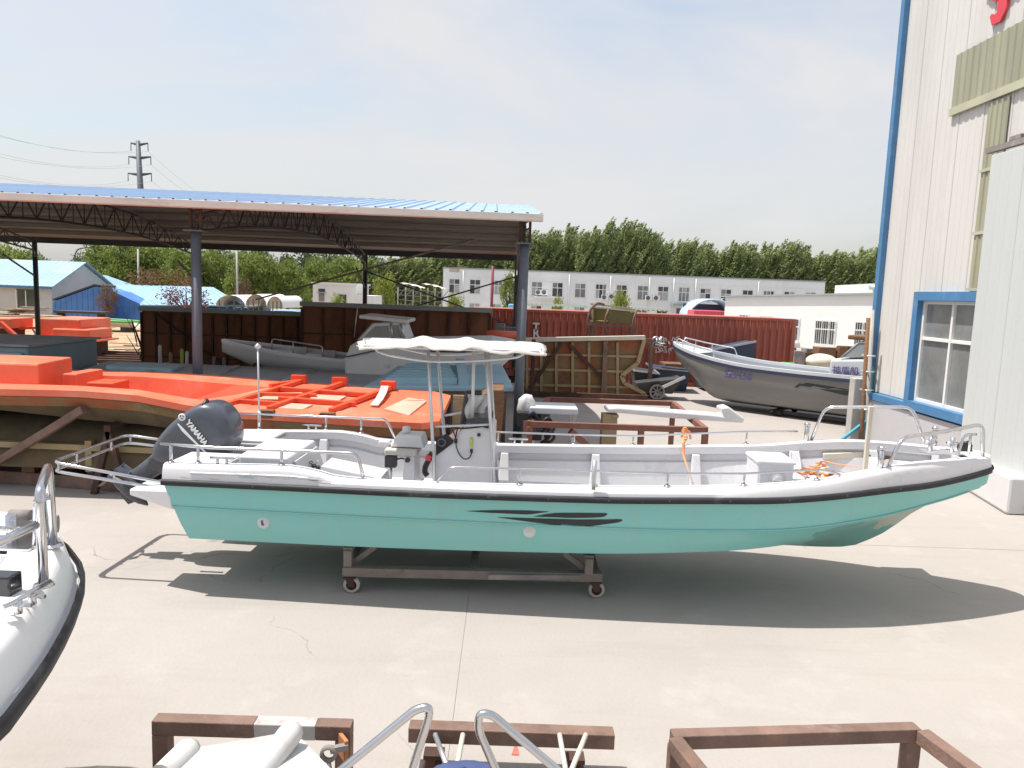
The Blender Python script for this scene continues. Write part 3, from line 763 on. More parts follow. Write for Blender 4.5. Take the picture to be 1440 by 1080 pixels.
def poplar_proto(seed):
    rng = np.random.default_rng(seed); H = 13.0
    P = []; mb = MB(); mb.tube([(0, 0, 0), (.1, 0, 5), (.35, 0, 10), (.8, 0, 12.6)], [.16, .13, .07, .02], 6)
    nb = 120
    for k in range(nb):
        z0 = 1.2 + (H - 2.6) * (k + rng.uniform()) / nb
        an = rng.uniform(0, 6.283); L = (1.75 * (1 - abs((z0 - 4.5)/10.5))) * rng.uniform(.7, 1.35) + .5
        base = np.array([.035 * z0 + math.cos(an)*.35, math.sin(an)*.35, z0]); d = np.array([math.cos(an)*.50 + .34, math.sin(an)*.50, 1.0]); d /= np.linalg.norm(d)
        mid = base + d * L * .9; tip = mid + np.array([.42, 0, .95]) * L * .75
        if k % 4 == 0: mb.tube([base, mid, tip], [.03, .018, .006], 4)
        n = int(20 + 24 * L)
        t = rng.uniform(.0, 1.05, (n, 1)); c = (1-t)**2*base + 2*t*(1-t)*mid + t*t*tip + rng.normal(size=(n, 3)) * (.20 - .14*t)
        P.append(c)
    C = np.concatenate(P)
    return quadmesh('crown', leafquads(C, .19, rng, (.35, 0, .6), asp=.42), L_pop), mb
pop = []
for s in range(4):
    me, mb = poplar_proto(s + 1); tk = mb.build('trunk', M['bark'], None); pop.append((me, tk.data)); bpy.data.objects.remove(tk)
rt = random.Random(11)
def place(name, label, cat, group, x, y, meshes, sx, sz, rz):
    r = thing(name, label, cat, (x, y, 0), rz, group, world=False)
    r.scale = (sx, sx, sz)
    add_mesh('trunk', meshes[1], r); add_mesh('crown', meshes[0], r)
    return r
def popz(u):   # visible crown tops along the row
    return float(np.interp(u, [500, 600, 740, 790, 860, 905, 930, 1000, 1100, 1160, 1185, 1240, 1320], [362, 352, 325, 322, 320, 318, 345, 343, 345, 350, 362, 347, 350]))
for row, (yy, du, off) in enumerate(((104, 20, 0), (108, 23, 9))):
    u = 520 + off
    while u < 1300:
        uu = u + rt.uniform(-4, 4); v = popz(uu) + rt.uniform(-7, 12)
        p = at(uu, v, yy); h = p.z
        if 860 < uu < 928: h *= 1.03
        place('poplar_tree', 'slender wind bent poplar ' + ('seen under the shed roof left of the office block' if uu < 640 else 'above the left end of the office block beside the steel column' if uu < 770 else 'above the office windows between steel column and yellow tub' if uu < 850 else 'in the taller clump above the yellow tub' if uu < 932 else 'above the middle of the office block right of the tall clump' if uu < 1080 else 'at the right end of the row above the low white building'), 'tree', 'poplars behind the office block', p.x - .8, yy + rt.uniform(-1, 1), pop[rt.randrange(4)], rt.uniform(.95, 1.2), h / 13.3, rt.uniform(-.25, .25))
        u += du
def bush_proto(seed, mat, nc, nl, leaf, rx=1., rzz=1., trunk='bark', bare=0.):
    rng = np.random.default_rng(seed); P = []
    mb = MB(); mb.tube([(0, 0, 0), (.03, .02, .25), (0, 0, .5)], [.05, .04, .02], 6)
    for k in range(nc):
        d = rng.normal(size=3); d /= np.linalg.norm(d); r = rng.uniform(.35, 1.0) ** .5
        c = np.array([d[0]*rx*.42*r, d[1]*rx*.42*r, .58 + d[2]*.38*rzz*r])
        if k % 3 == 0: mb.tube([(0, 0, .2 + .15*rng.uniform()), c*.6 + np.array([0, 0, .12]), c], [.02, .012, .004], 4)
        P.append(c + rng.normal(size=(nl, 3)) * np.array([.075, .075, .06]))
    C = np.concatenate(P); C[:, 2] = np.maximum(C[:, 2], .05)
    me = quadmesh('crown', leafquads(C, leaf, rng), mat)
    tk = mb.build('trunk', M[trunk], None); td = tk.data; bpy.data.objects.remove(tk)
    return me, td
B_mid = [bush_proto(s, L_mid, 60, 80, .030) for s in (21, 22, 23)]
B_yel = [bush_proto(s, L_yel, 45, 60, .032) for s in (31, 32)]
B_dark = [bush_proto(s, L_dark, 60, 70, .03) for s in (41, 42)]
B_red = [bush_proto(51, L_red, 40, 26, .026, trunk='redbark'), ]
B_rust = [bush_proto(61, L_rust, 46, 40, .026, trunk='redbark')]
def tree(label, protos, u, vtop, y, wpx, group=None, name='tree', cat='tree'):
    p = at(u, vtop, y); wd = wpx * y / 1050
    m_ = protos[rt.randrange(len(protos))]
    r = thing(name, label, cat, (p.x, y, 0), rt.uniform(0, 6.28), group, world=False)
    r.scale = (wd, wd, p.z / .98)
    add_mesh('trunk', m_[1], r); add_mesh('crown', m_[0], r)
gb = 'broadleaf trees beyond the sheds'
for u, v, y, wpx in ((-8, 340, 90, 95), (38, 352, 88, 60), (140, 342, 94, 62), (176, 340, 92, 70), (222, 343, 94, 68), (262, 348, 90, 60), (300, 352, 92, 52), (345, 355, 86, 60), (372, 360, 88, 46), (405, 366, 90, 52), (445, 362, 96, 50), (485, 360, 100, 60), (235, 346, 102, 80)):
    tree('bushy green broadleaf tree ' + ('at far left above the small house roof' if u < 60 else 'in the mass above the blue sheds left of the tall column' if u < 280 else 'right of the tall column above the plastic tunnels' if u < 420 else 'above the white hut'), B_mid, u, v, y, wpx, gb)
for u, v, y, wpx in ((308, 345, 108, 70), (360, 342, 112, 60), (425, 348, 110, 70), (475, 350, 114, 60), (530, 352, 116, 70), (585, 355, 116, 60), (180, 352, 108, 80), (110, 362, 98, 40)):
    tree('dark evergreen tree ' + ('behind the lighter trees above the blue shed' if u < 250 else 'just right of the tall column behind the lighter trees' if u < 400 else 'behind the hut and left of the office block'), B_dark, u, v, y, wpx, 'dark trees behind the broadleaf trees')
tree('russet leafed tree above the pale blue shed roof', B_rust, 226, 376, 74, 96)
tree('thin purple red shrub in front of the pale blue shed roof', B_red, 262, 394, 57, 74, name='shrub', cat='shrub')
tree('small brown green shrub against the blue shed gable', B_rust, 150, 398, 56, 32, name='shrub', cat='shrub')
tree('small red leafed tree beside the lamp post', B_red, 343, 388, 80, 26)
tree('fresh yellow green bush rising above the red container', B_yel, 873, 408, 48, 32, name='bush', cat='bush')
tree('green climbing bush on the office block left of the steel column', B_mid, 718, 386, 70, 28, name='bush', cat='bush')
tree('yellow green bush beside the hut and the rear column', B_yel, 541, 384, 50, 34, name='bush', cat='bush')
tree('low bush at the left corner of the hut', B_mid, 432, 412, 43, 18, name='bush', cat='bush')
tree('low bush in front of the hut window', B_yel, 476, 413, 41.5, 24, name='bush', cat='bush')
tree('yellow green shrub between the parked car and the blue shed', B_yel, 363, 416, 62, 26, name='shrub', cat='shrub')
tree('dull green shrub at the end of the pale blue shed roof', B_mid, 331, 422, 64, 24, name='shrub', cat='shrub')
tree('small sapling before the awning of the office block', B_yel, 785, 416, 62, 18, name='shrub', cat='shrub')
tree('scrubby bush before the left end of the office block', B_yel, 641, 412, 62, 26, name='bush', cat='bush')
tree('bush under the netted frames', B_mid, 596, 408, 58, 40, name='bush', cat='bush')

# ------------------------------------------------------------------ pylon, wires, lamp posts
YP = 130.0
py = thing('power_pylon', 'slim grey tubular power pylon with four cross arms against the sky', 'pylon', (at(196, 200, YP).x, YP, 0))
tp = at(194, 198, YP); bx_ = tp.x + .2
mb = MB(); mb.tube([(bx_ + .6, YP, 0), (tp.x, YP, tp.z)], [.85, .35], 10); mb.build('mast', M['greysteel'], py)
tips = []
for v, hl, hr in ((200.5, 11, 13), (219.5, 14, 17), (243, 15, 18), (266, 12, 18)):
    c = at(195.5 + (v - 200)*.02, v, YP); l = at(195 - hl, v + .5, YP); r = at(195 + hr, v + 1, YP)
    mb = MB(); mb.tube([l, c + V((0, 0, -.35)), r], [.12, .28, .12], 6); a_ = mb.build('cross_arm', M['greysteel'], py)
    for e in (l, r):
        mb = MB(); mb.tube([e, e + V((0, 0, -1.3))], .07, 5); mb.build('insulator', M['greysteel'], a_); tips.append(e + V((0, 0, -1.3)))
wi = 0
for k, (u0, v0) in enumerate(((0, 184), (0, 187), (0, 211), (0, 218), (0, 243), (0, 249), (0, 274), (0, 279))):
    e = at(u0 - 40, v0 - 6, 88); s_ = tips[k]
    pts = [s_.lerp(e, t) + V((0, 0, -1.2*4*t*(1-t))) for t in [i/10 for i in range(11)]]
    mb = MB(); mb.tube(pts, .018, 4); o = mb.build('power_line', M['wire'])
    tag(o, 'thin power line sagging left from the ' + ('left', 'right')[k % 2] + ' tip of the ' + ('top', 'second', 'third', 'lowest')[k//2] + ' pylon arm', 'power line', 'power lines left of the pylon')
for k in (1, 3, 5):
    s_ = tips[k]; e = at(330, 292 + k*3, 190); pts = [s_.lerp(e, t) + V((0, 0, -1.5*4*t*(1-t))) for t in [i/8 for i in range(9)]]
    mb = MB(); mb.tube(pts, .018, 4); o = mb.build('power_line', M['wire'])
    tag(o, 'thin power line running right from the ' + ('top', 'second', 'third')[k//2] + ' pylon arm to the blue roof', 'power line', 'power lines right of the pylon')
lpst = thing('street_lamp', 'curved arm street lamp rising behind the small house', 'street lamp', (at(105, 370, 84).x, 84, 0))
a = at(105, 370, 84); b = at(106, 355, 84); c = at(111, 349.5, 84); d = at(122, 348, 84)
mb = MB(); mb.tube(rnd([(a.x, 84, 0), a, b, c, d], .6), .08, 6); mb.build('lamp_pole', M['greysteel'], lpst)
mb = MB(); mb.box(d + V((.3, 0, -.03)), (.8, .25, .12)); mb.build('lamp_head', M['greysteel'], lpst)
for u, vt, y, lab in ((194, 350, 80, 'plain pale pole standing left of the russet tree'), (333, 345, 78, 'plain pale pole standing among trees beside the red leafed tree')):
    t_ = at(u, vt, y); mb = MB(); mb.tube([(t_.x, y, 0), t_], [.13, .09], 7); o = mb.build('pole', M['concpole'], loc=(t_.x, y, 0)); tag(o, lab, 'pole')
t_ = at(693, 374, 45); mb = MB(); mb.tube([(t_.x, 45, 0), (t_.x, 45, t_.z)], .09, 7); o = mb.build('pole', pm('dark red pole', (.22, .03, .05), .6), loc=(t_.x, 45, 0)); tag(o, 'dark red pole before the office block left of the steel column', 'pole')
# blue tank, netted frames, parked car
tk = thing('water_tank', 'pale blue square water tank beside the steel column', 'tank', (at(721, 440, 40).x, 40, 0))
a, b = at(715, 427.5, 40), at(729, 443, 40)
mb = MB(); mb.box(((a.x+b.x)/2, 40.3, (a.z+b.z)/2), (b.x-a.x, .6, a.z-b.z)); mb.build('tank_body', M['tankblue'], tk, bevel=.05)
for sx in (-.2, .2): MB().box(((a.x+b.x)/2 + sx, 40.3, b.z/2), (.06, .4, b.z)).build('leg', M['rustdark'], tk)
for (u0, u1, v, lab) in ((560, 592, 398, 'bleached net covered frame at left above the brown bin'), (592, 622, 399, 'bleached net covered frame nearest the white office block')):
    nf = thing('netted_frame', lab, 'frame', (at(u0, v, 56).x, 56, 0))
    a, b = at(u0, v, 56), at(u1, v + 6, 56)
    mb = MB(); rows = [[V((a.x + (b.x-a.x)*i/8, 56 + 3*j/3, a.z - .3*(i/8)**2 + .06*math.sin(i*2.1+j*3))) for j in range(4)] for i in range(9)]
    mb.grid(rows); mb.build('net_cover', M['netting'], nf)
    for i in range(4):
        x = a.x + (b.x-a.x)*i/3; mb = MB(); mb.cyl((x, 56, 0), (x, 56, a.z - .3), .05, 6); mb.bar((x, 56, a.z - 1.0), (x + .5, 56, a.z - .4), .05); mb.build('post', M['scrap'], nf)
    mb = MB()
    for i in range(5): mb.bar((a.x, 56 - .02, a.z - .5 - i*.35), (b.x, 56 - .02, a.z - .6 - i*.35), .05)
    mb.build('rail', M['scrap'], nf)
pc = thing('parked_car', 'parked pale blue car seen over the dark container', 'car', (at(405, 436, 50).x, 50, 0))
c = at(404, 433, 50)
prof = [(-2.0, .35), (-2.05, .75), (-1.5, .95), (-.9, 1.4), (.5, 1.42), (1.15, .98), (1.95, .85), (2.05, .4)]
mb = MB(); mb.prism([V((c.x + px, 50, pz + .25)) for px, pz in prof], (0, 1.7, 0)); mb.build('body', M['skyblue'], pc, bevel=.12)
mb = MB(); mb.prism([V((c.x + px, 49.98, pz + .25)) for px, pz in [(-1.25, 1.0), (-.8, 1.33), (.4, 1.34), (.9, 1.0)]], (0, 1.74, 0)); mb.build('window', M['glass'], pc)
for sx in (-1.2, 1.25):
    mb = MB(); mb.lathe((c.x + sx, 50.0, .33), [(0, 0), (.33, 0), (.33, .2), (0, .2)], 14, 'y'); mb.build('wheel', M['rubber'], pc)
# white low arched greenhouse covers over there
for k, (u0, u1, v) in enumerate(((303, 345, 414), (345, 375, 413), (375, 398, 416))):
    a, b = at(u0, v, 58), at(u1, v + 10, 58)
    gh = thing('plastic_tunnel', ('leftmost', 'middle', 'rightmost')[k] + ' of three white plastic tunnels beyond the blue shed roof', 'tunnel', ((a.x+b.x)/2, 58, 0))
    mb = MB(); rows = []
    for i in range(9):
        an = math.pi*i/8; rows.append([V(((a.x+b.x)/2 + (b.x-a.x)/2*math.cos(an), 58 + 6*j, a.z - .9 + .9*math.sin(an))) for j in (0, 1)])
    mb.grid(rows); mb.build('cover', M['farwall'], gh)
    for i in range(4):
        x = a.x + (b.x-a.x)*(i+.5)/4; mb = MB(); mb.bar((x, 58, 0), (x, 58, a.z - .4), .08); mb.build('hoop', M['greysteel'], gh)

# ================================================================== CARPORT
cp = thing('open_shed', 'open sided steel shed with arched blue sheet roof and cream fascia over the boats', 'shed', (.59, 14, 0), rad(1.2), world=False)
WL = 24.6; SP = 14.0
def rz_(y): return 4.78 + .97 - math.sqrt((.97*(y - 7)/7)**2 + .0025)
def rt_(y): return 4.52 + .92 * (1 - ((y - 7)/7)**2)
ysm = [-.25 + i*(SP + .5)/26 for i in range(27)]
sw = .82; NS = int(WL/sw)
sheet = MB(); prof = [(0, 0), (.02, .026), (.05, .026), (.07, 0), (.25, 0), (.27, .026), (.30, .026), (.32, 0), (.52, 0), (.54, .026), (.57, .026), (.59, 0), (sw - .004, 0)]
sheet.grid([[V((-px, yy, rz_(yy) + pz + .03)) for px, pz in prof] for yy in ysm], smooth=False)
sheet.grid([[V((-px, yy, rz_(yy) + .018)) for px in (0, sw - .004)] for yy in ysm], smooth=False)
s0 = sheet.build('roof_sheet', M['bluesheet'], cp, fix=False)
for k in range(1, NS):
    c = s0.copy(); COL.objects.link(c); c.parent = cp; c.location = (-k*sw, 0, 0)
mb = MB(); mb.grid([[V((-x, yy, rz_(yy) - .005)) for x in (0.01, WL - .01)] for yy in ysm]); mb.grid([[V((-x, yy, rz_(yy) + .012)) for x in (0.01, WL - .01)] for yy in ysm]); mb.build('roof_lining', M['lining'], cp, fix=False)
mb = MB(); mb.box((-WL/2, -.30, 4.71), (WL, .06, .125)); mb.box((-WL/2, -.20, 4.655), (WL, .14, .02)); mb.build('fascia', M['fascia'], cp, bevel=.006)
mb = MB(); mb.box((-WL/2, SP + .28, 4.66), (WL, .06, .26)); mb.build('rear_fascia', M['darksteel'], cp)
for i in range(1, 13):
    yy = SP*i/13; mb = MB(); mb.box((-WL/2, yy, rz_(yy) - .075), (WL - .1, .06, .13)); mb.build('purlin', M['lining'], cp)
fronts = [-.30, -6.35, -12.4, -18.5]
backs = [.02, -5.55, -11.6, -17.45]
for k, (xf, xb) in enumerate(zip(fronts, backs)):
    mb = MB(); mb.tube([(xf, .12, 0), (xf, .12, 4.25)], .09, 14); col = mb.build('column', M['greysteel'], cp)
    mb = MB(); mb.box((xf, .12, 4.26), (.34, .34, .025)); mb.build('cap_plate', M['greysteel'], col)
    mb = MB(); mb.box((xf, .12, .012), (.4, .4, .024)); mb.build('base_plate', M['greysteel'], col)
    mb = MB(); mb.tube([(xb, SP - .12, 0), (xb, SP - .12, 4.0)], .085, 12); col = mb.build('column', M['darksteel'], cp)
    # arched lattice truss from front column to rear column
    def P(t, dz): 
        return V((xf + (xb - xf)*t, .12 + (SP - .24)*t, rt_(.12 + (SP - .24)*t) - .04 - dz))
    mb = MB(); n = 28
    low = lambda t: .26 + .38*math.sin(math.pi*t)**.8
    mb.tube([P(i/n, 0) for i in range(n+1)], .032, 6); mb.build('truss_chord', M['darksteel'], cp)
    mb = MB(); mb.tube([P(i/n, low(i/n)) for i in range(n+1)], .032, 6); mb.build('truss_chord', M['darksteel'], cp)
    mb = MB()
    for i in range(n):
        a, b = i/n, (i+1)/n
        if i % 2: mb.bar(P(a, 0), P(b, low(b)), .028)
        else: mb.bar(P(a, low(a)), P(b, 0), .028)
        mb.bar(P(b, 0), P(b, low(b)), .022)
    mb.build('truss_web', M['darksteel'], cp)
    mb = MB()
    for dx in (-.09, .09): mb.bar((xf + dx, .12, 4.25), (xf + dx, .12, 4.74), .05)
    for j in range(3): mb.bar((xf - .09, .12, 4.3 + j*.14), (xf + .09, .12, 4.42 + j*.14), .03)
    mb.build('column_head', M['rustdark'], cp)
    mb = MB(); mb.bar((xb, SP - .12, 3.3), (xb, SP - 1.9, 4.0), .05); mb.bar((xb - .05, SP - .12, 4.0), (xb - .05, SP - .12, 4.7), .06); mb.bar((xb + .05, SP - .12, 4.0), (xb + .05, SP - .12, 4.7), .06)
    mb.build('knee_brace', M['darksteel'], cp)
# crossed tie rods in the rear bay
a, b = backs[1], backs[0]
for p, q in (((a, 3.95), (b, 2.1)), ((a, 2.1), (b, 3.95))):
    mb = MB(); mb.tube([(p[0], SP - .2, p[1]), (q[0], SP - .2, q[1])], .028, 6); mb.build('tie_rod', M['darksteel'], cp)
# slanting brace poles
for (u0, v0, y0), (u1, v1, y1) in (((360, 421, 27.2), (670, 336, 19.5)),):
    p, q = at(u0, v0, y0), at(u1, v1, y1)
    mi = cp.matrix_basis.inverted()
    mb = MB(); mb.tube([mi @ p, mi @ q], .03, 6); mb.build('brace_pole', M['scrap'], cp)

# ================================================================== CONTAINERS AND BINS
def corrside(mb, p, q, z0, z1, nrib, d, ny):
    ex = (q - p); L = ex.length; ex.normalize(); pt = L/nrib; prof = []
    for k in range(nrib):
        s = k*pt; prof += [(s, 0), (s + pt*.30, 0), (s + pt*.50, d), (s + pt*.80, d)]
    prof.append((L, 0))
    mb.grid([[p + ex*s - ny*dd + V((0, 0, z0)) for s, dd in prof], [p + ex*s - ny*dd + V((0, 0, z1)) for s, dd in prof]], smooth=False)
YC = 28.6
rc = thing('shipping_container', 'long faded red corrugated shipping container behind the silver boat', 'container', (at(900, 540, YC).x, YC, 0))
tl = at(662, 430, YC); tr = at(1119, 450, YC)
zc = (at(745, 434, YC).z + tr.z)/2; p0 = V((tl.x, YC, 0)); p1 = V((tr.x, YC, 0))
mb = MB(); corrside(mb, p0 + V((.1, .03, 0)), p1 + V((-.1, .03, 0)), .16, zc - .11, 47, .075, V((0, -1, 0))); mb.build('side_wall', M['container'], rc, fix=False)
mb = MB(); mb.box(((p0.x+p1.x)/2, YC + 1.27, zc/2 + .05), (p1.x-p0.x-.1, 2.26, zc - .12)); mb.build('inner_box', M['container'], rc)
for nm, z, h in (('top_rail', zc - .05, .11), ('bottom_rail', .09, .15)):
    mb = MB(); mb.box(((p0.x+p1.x)/2, YC + .02, z), (p1.x-p0.x, .1, h)); mb.build(nm, M['container'], rc, bevel=.01)
for x in (p0.x + .05, p1.x - .05):
    mb = MB(); mb.box((x, YC + .03, zc/2), (.15, .14, zc)); mb.build('corner_post', M['container'], rc, bevel=.01)
mb = MB(); corrside(mb, p1 + V((0, .1, 0)), p1 + V((0, 2.38, 0)), .16, zc - .11, 9, .04, V((1, 0, 0))); mb.build('end_wall', M['container'], rc, fix=False)
for ch, v in (('T', 464.5), ('R', 473.5)):
    p = at(749, v, YC); text_mesh('lettering', ch, .42, M['lettering'], rc, frame_mw(V((p.x, YC - .035, p.z)), (1, 0, 0), (0, 0, 1), rc.location), .003, bold=.012)
grng = random.Random(4)
gl = []
for k in range(15):          # chalked scribble on the container side
    u = 925 + (k % 8)*5.5; v = 479 + (k // 8)*14 + grng.uniform(-2, 2); p = at(u, v, YC)
    pts = [V((p.x + grng.uniform(-.10, .10), YC - .035, p.z + grng.uniform(-.14, .14))) for _ in range(6)]
    gl.append(pts)
mb = MB()
for pts in gl: mb.tube(rnd(pts, .08), .014, 4)
mb.build('chalk_scribble', M['lettering'], rc)
gr = thing('green_roof_lean_to', 'low store under green corrugated roof strip behind the red container', 'shed', (at(820, 430, 36).x, 36, 0))
for (u0, u1, v0, v1) in ((738, 832, 427, 433), (895, 941, 434, 438)):
    a, b = at(u0, v0, 36), at(u1, v1, 36)
    mb = MB(); n = int((b.x-a.x)/.22); prof = []
    for k in range(n): prof += [(k/n, 0), ((k+.5)/n, .07)]
    prof.append((1, 0))
    mb.grid([[V((a.x + (b.x-a.x)*t, 36, b.z - .02 + dz)) for t, dz in prof], [V((a.x + (b.x-a.x)*t, 38.5, a.z + dz - .03)) for t, dz in prof]], smooth=False)
    mb.build('roof_sheet', M['greenroof'], gr, fix=False)
    mb = MB(); mb.box(((a.x+b.x)/2, 37.4, b.z/2 - .2), (b.x-a.x, 2.2, b.z - .4)); mb.build('wall', M['farwall'], gr)

def bin_(name, label, u0, u1, vt0, vt1, y, mat, npan, d=2.4, diag=True, rail='greenroof'):
    a, b = at(u0, vt0, y), at(u1, vt1, y); z = (a.z + b.z)/2; x0, x1 = a.x, b.x
    r = thing(name, label, 'container', ((x0+x1)/2, y, 0))
    mb = MB(); mb.box(((x0+x1)/2, y + d/2 + .03, z/2), (x1-x0, d, z - .06)); mb.build('bin_body', M[mat], r)
    w_ = (x1-x0)/npan
    for k in range(npan):
        mb = MB(); mb.box((x0 + w_*(k+.5), y + .02, z/2 - .03), (w_ - .07, .03, z - .3)); mb.build('panel', M[mat], r)
    for k in range(npan + 1):
        mb = MB(); mb.box((x0 + w_*k, y - .02, z/2 - .05), (.06, .08, z - .12)); mb.build('upright', M['rustdark'], r)
    for zz in (z*.32, z*.66):
        mb = MB(); mb.box(((x0+x1)/2, y - .012, zz), (x1 - x0, .05, .045)); mb.build('rail', M['rustdark'], r)
    mb = MB(); mb.box(((x0+x1)/2, y + .03, z + .02), (x1-x0 + .1, .3, .14)); mb.build('top_rail', M[rail], r)
    if diag:
        for s in diag:
            mb = MB(); mb.bar((s[0]*(x1-x0) + x0, y - .07, s[1]*z), (s[2]*(x1-x0) + x0, y - .07, s[3]*z), .10, .05); mb.build('diagonal_brace', M['rustdark'], r)
    return r
bin_('steel_bin', 'long dark rust brown bin with grey top rail under the shed beside the tall column', 199, 438, 437.5, 440, 25.4, 'rustbrown', 12, diag=((.08, .95, .5, .2),), rail='asphaltroof')
bin_('steel_bin', 'taller rust brown bin with ribbed front behind the white canopy', 425, 690, 431.5, 434, 24.4, 'rustbrown', 9, diag=((.3, .15, .62, .95),), rail='asphaltroof')

# machinery between the bin and the red container
mc = thing('scrap_rack', 'dark rack of mixed scrap between brown bin and steel column', 'rack', (at(705, 470, 25).x, 25, 0))
mb = MB(); a, b = at(686, 444, 25), at(730, 480, 25)
for i in range(3): mb.box(((a.x+b.x)/2, 25.3, .5 + i*.7), (b.x-a.x, .8, .06))
for x in (a.x, b.x): 
    for yy in (25, 25.7): mb.box((x, yy, a.z/2), (.07, .07, a.z))
mb.build('rack_frame', M['rustdark'], mc)
for i in range(10):
    mb = MB(); mb.box((a.x + grng.uniform(.1, 1.0), 25.1 + grng.uniform(0, .4), .6 + .7*(i % 3) + grng.uniform(.02, .2)), (grng.uniform(.15, .6), .3, grng.uniform(.1, .35)), grng.uniform(-.4, .4)); mb.build('scrap_piece', M[grng.choice(['scrap', 'darksteel', 'greysteel', 'container'])], mc)
ok = thing('orange_canoe', 'orange slim hull lying before the scrap rack left of the steel column', 'boat hull', (at(705, 468, 22).x, 22, 0))
a, b = at(684, 469, 22), at(732, 468, 22)
mb = MB(); rows = []
for i in range(13):
    t = i/12; wv = .32*min(1, (t*2.2)**.7); x = a.x + (b.x - a.x)*t
    rows.append([V((x, 22 - wv*math.cos(an), a.z + .12*math.sin(an) - .02)) for an in [math.pi*2*k/10 for k in range(10)]])
mb.grid(rows, True); mb.build('hull', M['orange'], ok)
mb = MB(); 
for x in (a.x + .5, a.x + 1.4): mb.box((x, 22, (a.z - .12)/2), (.1, .5, a.z - .14))
mb.build('cradle', M['rustdark'], ok)

# ------------------------------------------------------------------ big mould standing on edge
YM = 24.6
mo = thing('hull_mould', 'tan rust stained hull mould standing on edge with square rib grid', 'mould', (at(820, 555, YM).x, YM, 0))
def mp_(u, v, off=0): 
    p = at(u, v, YM); return V((p.x, YM + off, p.z))
out = [(726, 479), (905, 477), (896, 510), (873, 528), (877, 538), (906, 553), (903, 561), (868, 562), (760, 553), (730, 548)]
mb = MB(); mb.prism([mp_(*p) for p in out], (0, .12, 0)); mb.build('shell', M['tan'], mo)
def inter_x(u):  # bottom v
    return np.interp(u, [730, 760, 868, 903], [548, 553, 561, 561])
for u in (741, 761, 782, 805, 828, 851, 868):
    mb = MB(); mb.bar(mp_(u, 481, -.03), mp_(u, inter_x(u) - 2, -.03), .085, .11, up=(0, 1, 0)); mb.build('vertical_rib', M['tanrib'], mo)
for v, u1 in ((500, 899), (521, 880), (543, 884)):
    mb = MB(); mb.bar(mp_(731, v - 2.5, -.025), mp_(u1, v + 1.5, -.025), .075, .07, up=(0, 1, 0)); mb.build('horizontal_rib', M['tanrib'], mo)
mb = MB(); ed = [mp_(*p, -.06) for p in out[1:7]]
for p, q in zip(ed[:-1], ed[1:]): mb.bar(p, q, .12, .22, up=(0, 1, 0))
mb.build('edge_flange', M['tanrib'], mo)
mb = MB(); mb.bar(mp_(722, 478, -.05), mp_(906, 474.5, -.05), .28, .13); mb.build('top_flange', M['cream'], mo)
for (u0, v0, u1, v1) in ((790, 482, 745, 545), (800, 484, 850, 535)):
    mb = MB(); mb.bar(mp_(u0, v0, -.13), mp_(u1, v1, -.13), .11, .08, up=(0, 1, 0)); mb.build('diagonal_brace', M['rustdark'], mo)
mb = MB(); p = mp_(851, 480, -.18); mb.box((p.x, YM - .2, p.z/2), (.14, .1, p.z)); mb.build('steel_upright', M['rust'], mo)
mb = MB(); p, q = mp_(735, 556, -.5), mp_(905, 568, -.5); mb.bar((p.x, p.y, .1), (q.x, q.y, .1), .16, .18); mb.bar((p.x, YM + .6, .1), (q.x, YM + .6, .1), .16, .18); mb.build('foot_beam', M['rustdark'], mo)
for u in (745, 851): 
    mb = MB(); p = mp_(u, 490); mb.bar((p.x, YM + .1, p.z), (p.x, YM + 1.5, .05), .1); mb.bar((p.x, YM + 1.55, .05), (p.x, YM - .6, .05), .1); mb.build('back_stay', M['rustdark'], mo)
gd = thing('chain_hoist_beam', 'rusty beam end with hanging chain bundle at the right end of the mould', 'beam', (at(920, 480, 25.4).x, 25.4, 0))
a, b = at(895, 479, 25.4), at(921, 480, 25.4)
mb = MB(); mb.box(((a.x+b.x)/2, 25.4, a.z), (b.x-a.x, .14, .16)); mb.box((b.x - .1, 25.4, a.z/2), (.12, .12, a.z - .16)); mb.build('beam', M['rust'], gd)
p = at(926, 482, 25.3); mb = MB()
for k in range(10):
    ce = p + V((grng.uniform(-.12, .12), grng.uniform(-.05, .05), grng.uniform(-.12, .12))); mb.lathe(ce, [(.10, -.02), (.125, 0), (.10, .02), (.085, 0), (.10, -.02)], 10, grng.choice('xyz'))
mb.build('chain_bundle', M['alu'], gd)
# yellow tub above on its rusty frame
yt = thing('yellow_tub', 'khaki yellow open tub in a rusty steel frame before the red container', 'tub', (at(860, 450, 26.6).x, 26.6, 0))
YT = 26.6
tpx = [at(836, 432, YT), at(893, 436, YT), at(893, 456, YT), at(836, 452, YT)]
xa, xb_, za, zb = tpx[0].x, tpx[1].x, at(836, 433, YT).z, at(836, 453.5, YT).z
mb = MB()
mb.box(((xa+xb_)/2, YT + .9, (za+zb)/2), (xb_-xa, .05, za - zb)); mb.box(((xa+xb_)/2, YT + .45, zb + .03), (xb_-xa - .06, .85, .05))
mb.build('tub_back', M['khaki'], yt)
mb = MB(); mb.box(((xa+xb_)/2 + .25, YT, (za+zb)/2 - .06), (xb_-xa - .5, .05, za - zb - .12)); mb.build('front_panel', M['khaki'], yt)
for x in (xa, xb_):
    mb = MB(); mb.box((x, YT + .45, (za+zb)/2), (.05, .85, za - zb)); mb.build('side_panel', M['khaki'], yt)
mb = MB(); mb.bar((xa - .05, YT - .02, za + .03), (xb_ + .05, YT - .02, za - .06), .06); mb.bar((xa - .05, YT + .95, za + .12), (xb_ + .05, YT + .95, za + .02), .06); mb.build('rim', M['cream'], yt)
mb = MB(); mb.bar((xa - .1, YT - .05, zb - .08), (xb_ + .1, YT - .05, zb - .12), .09)
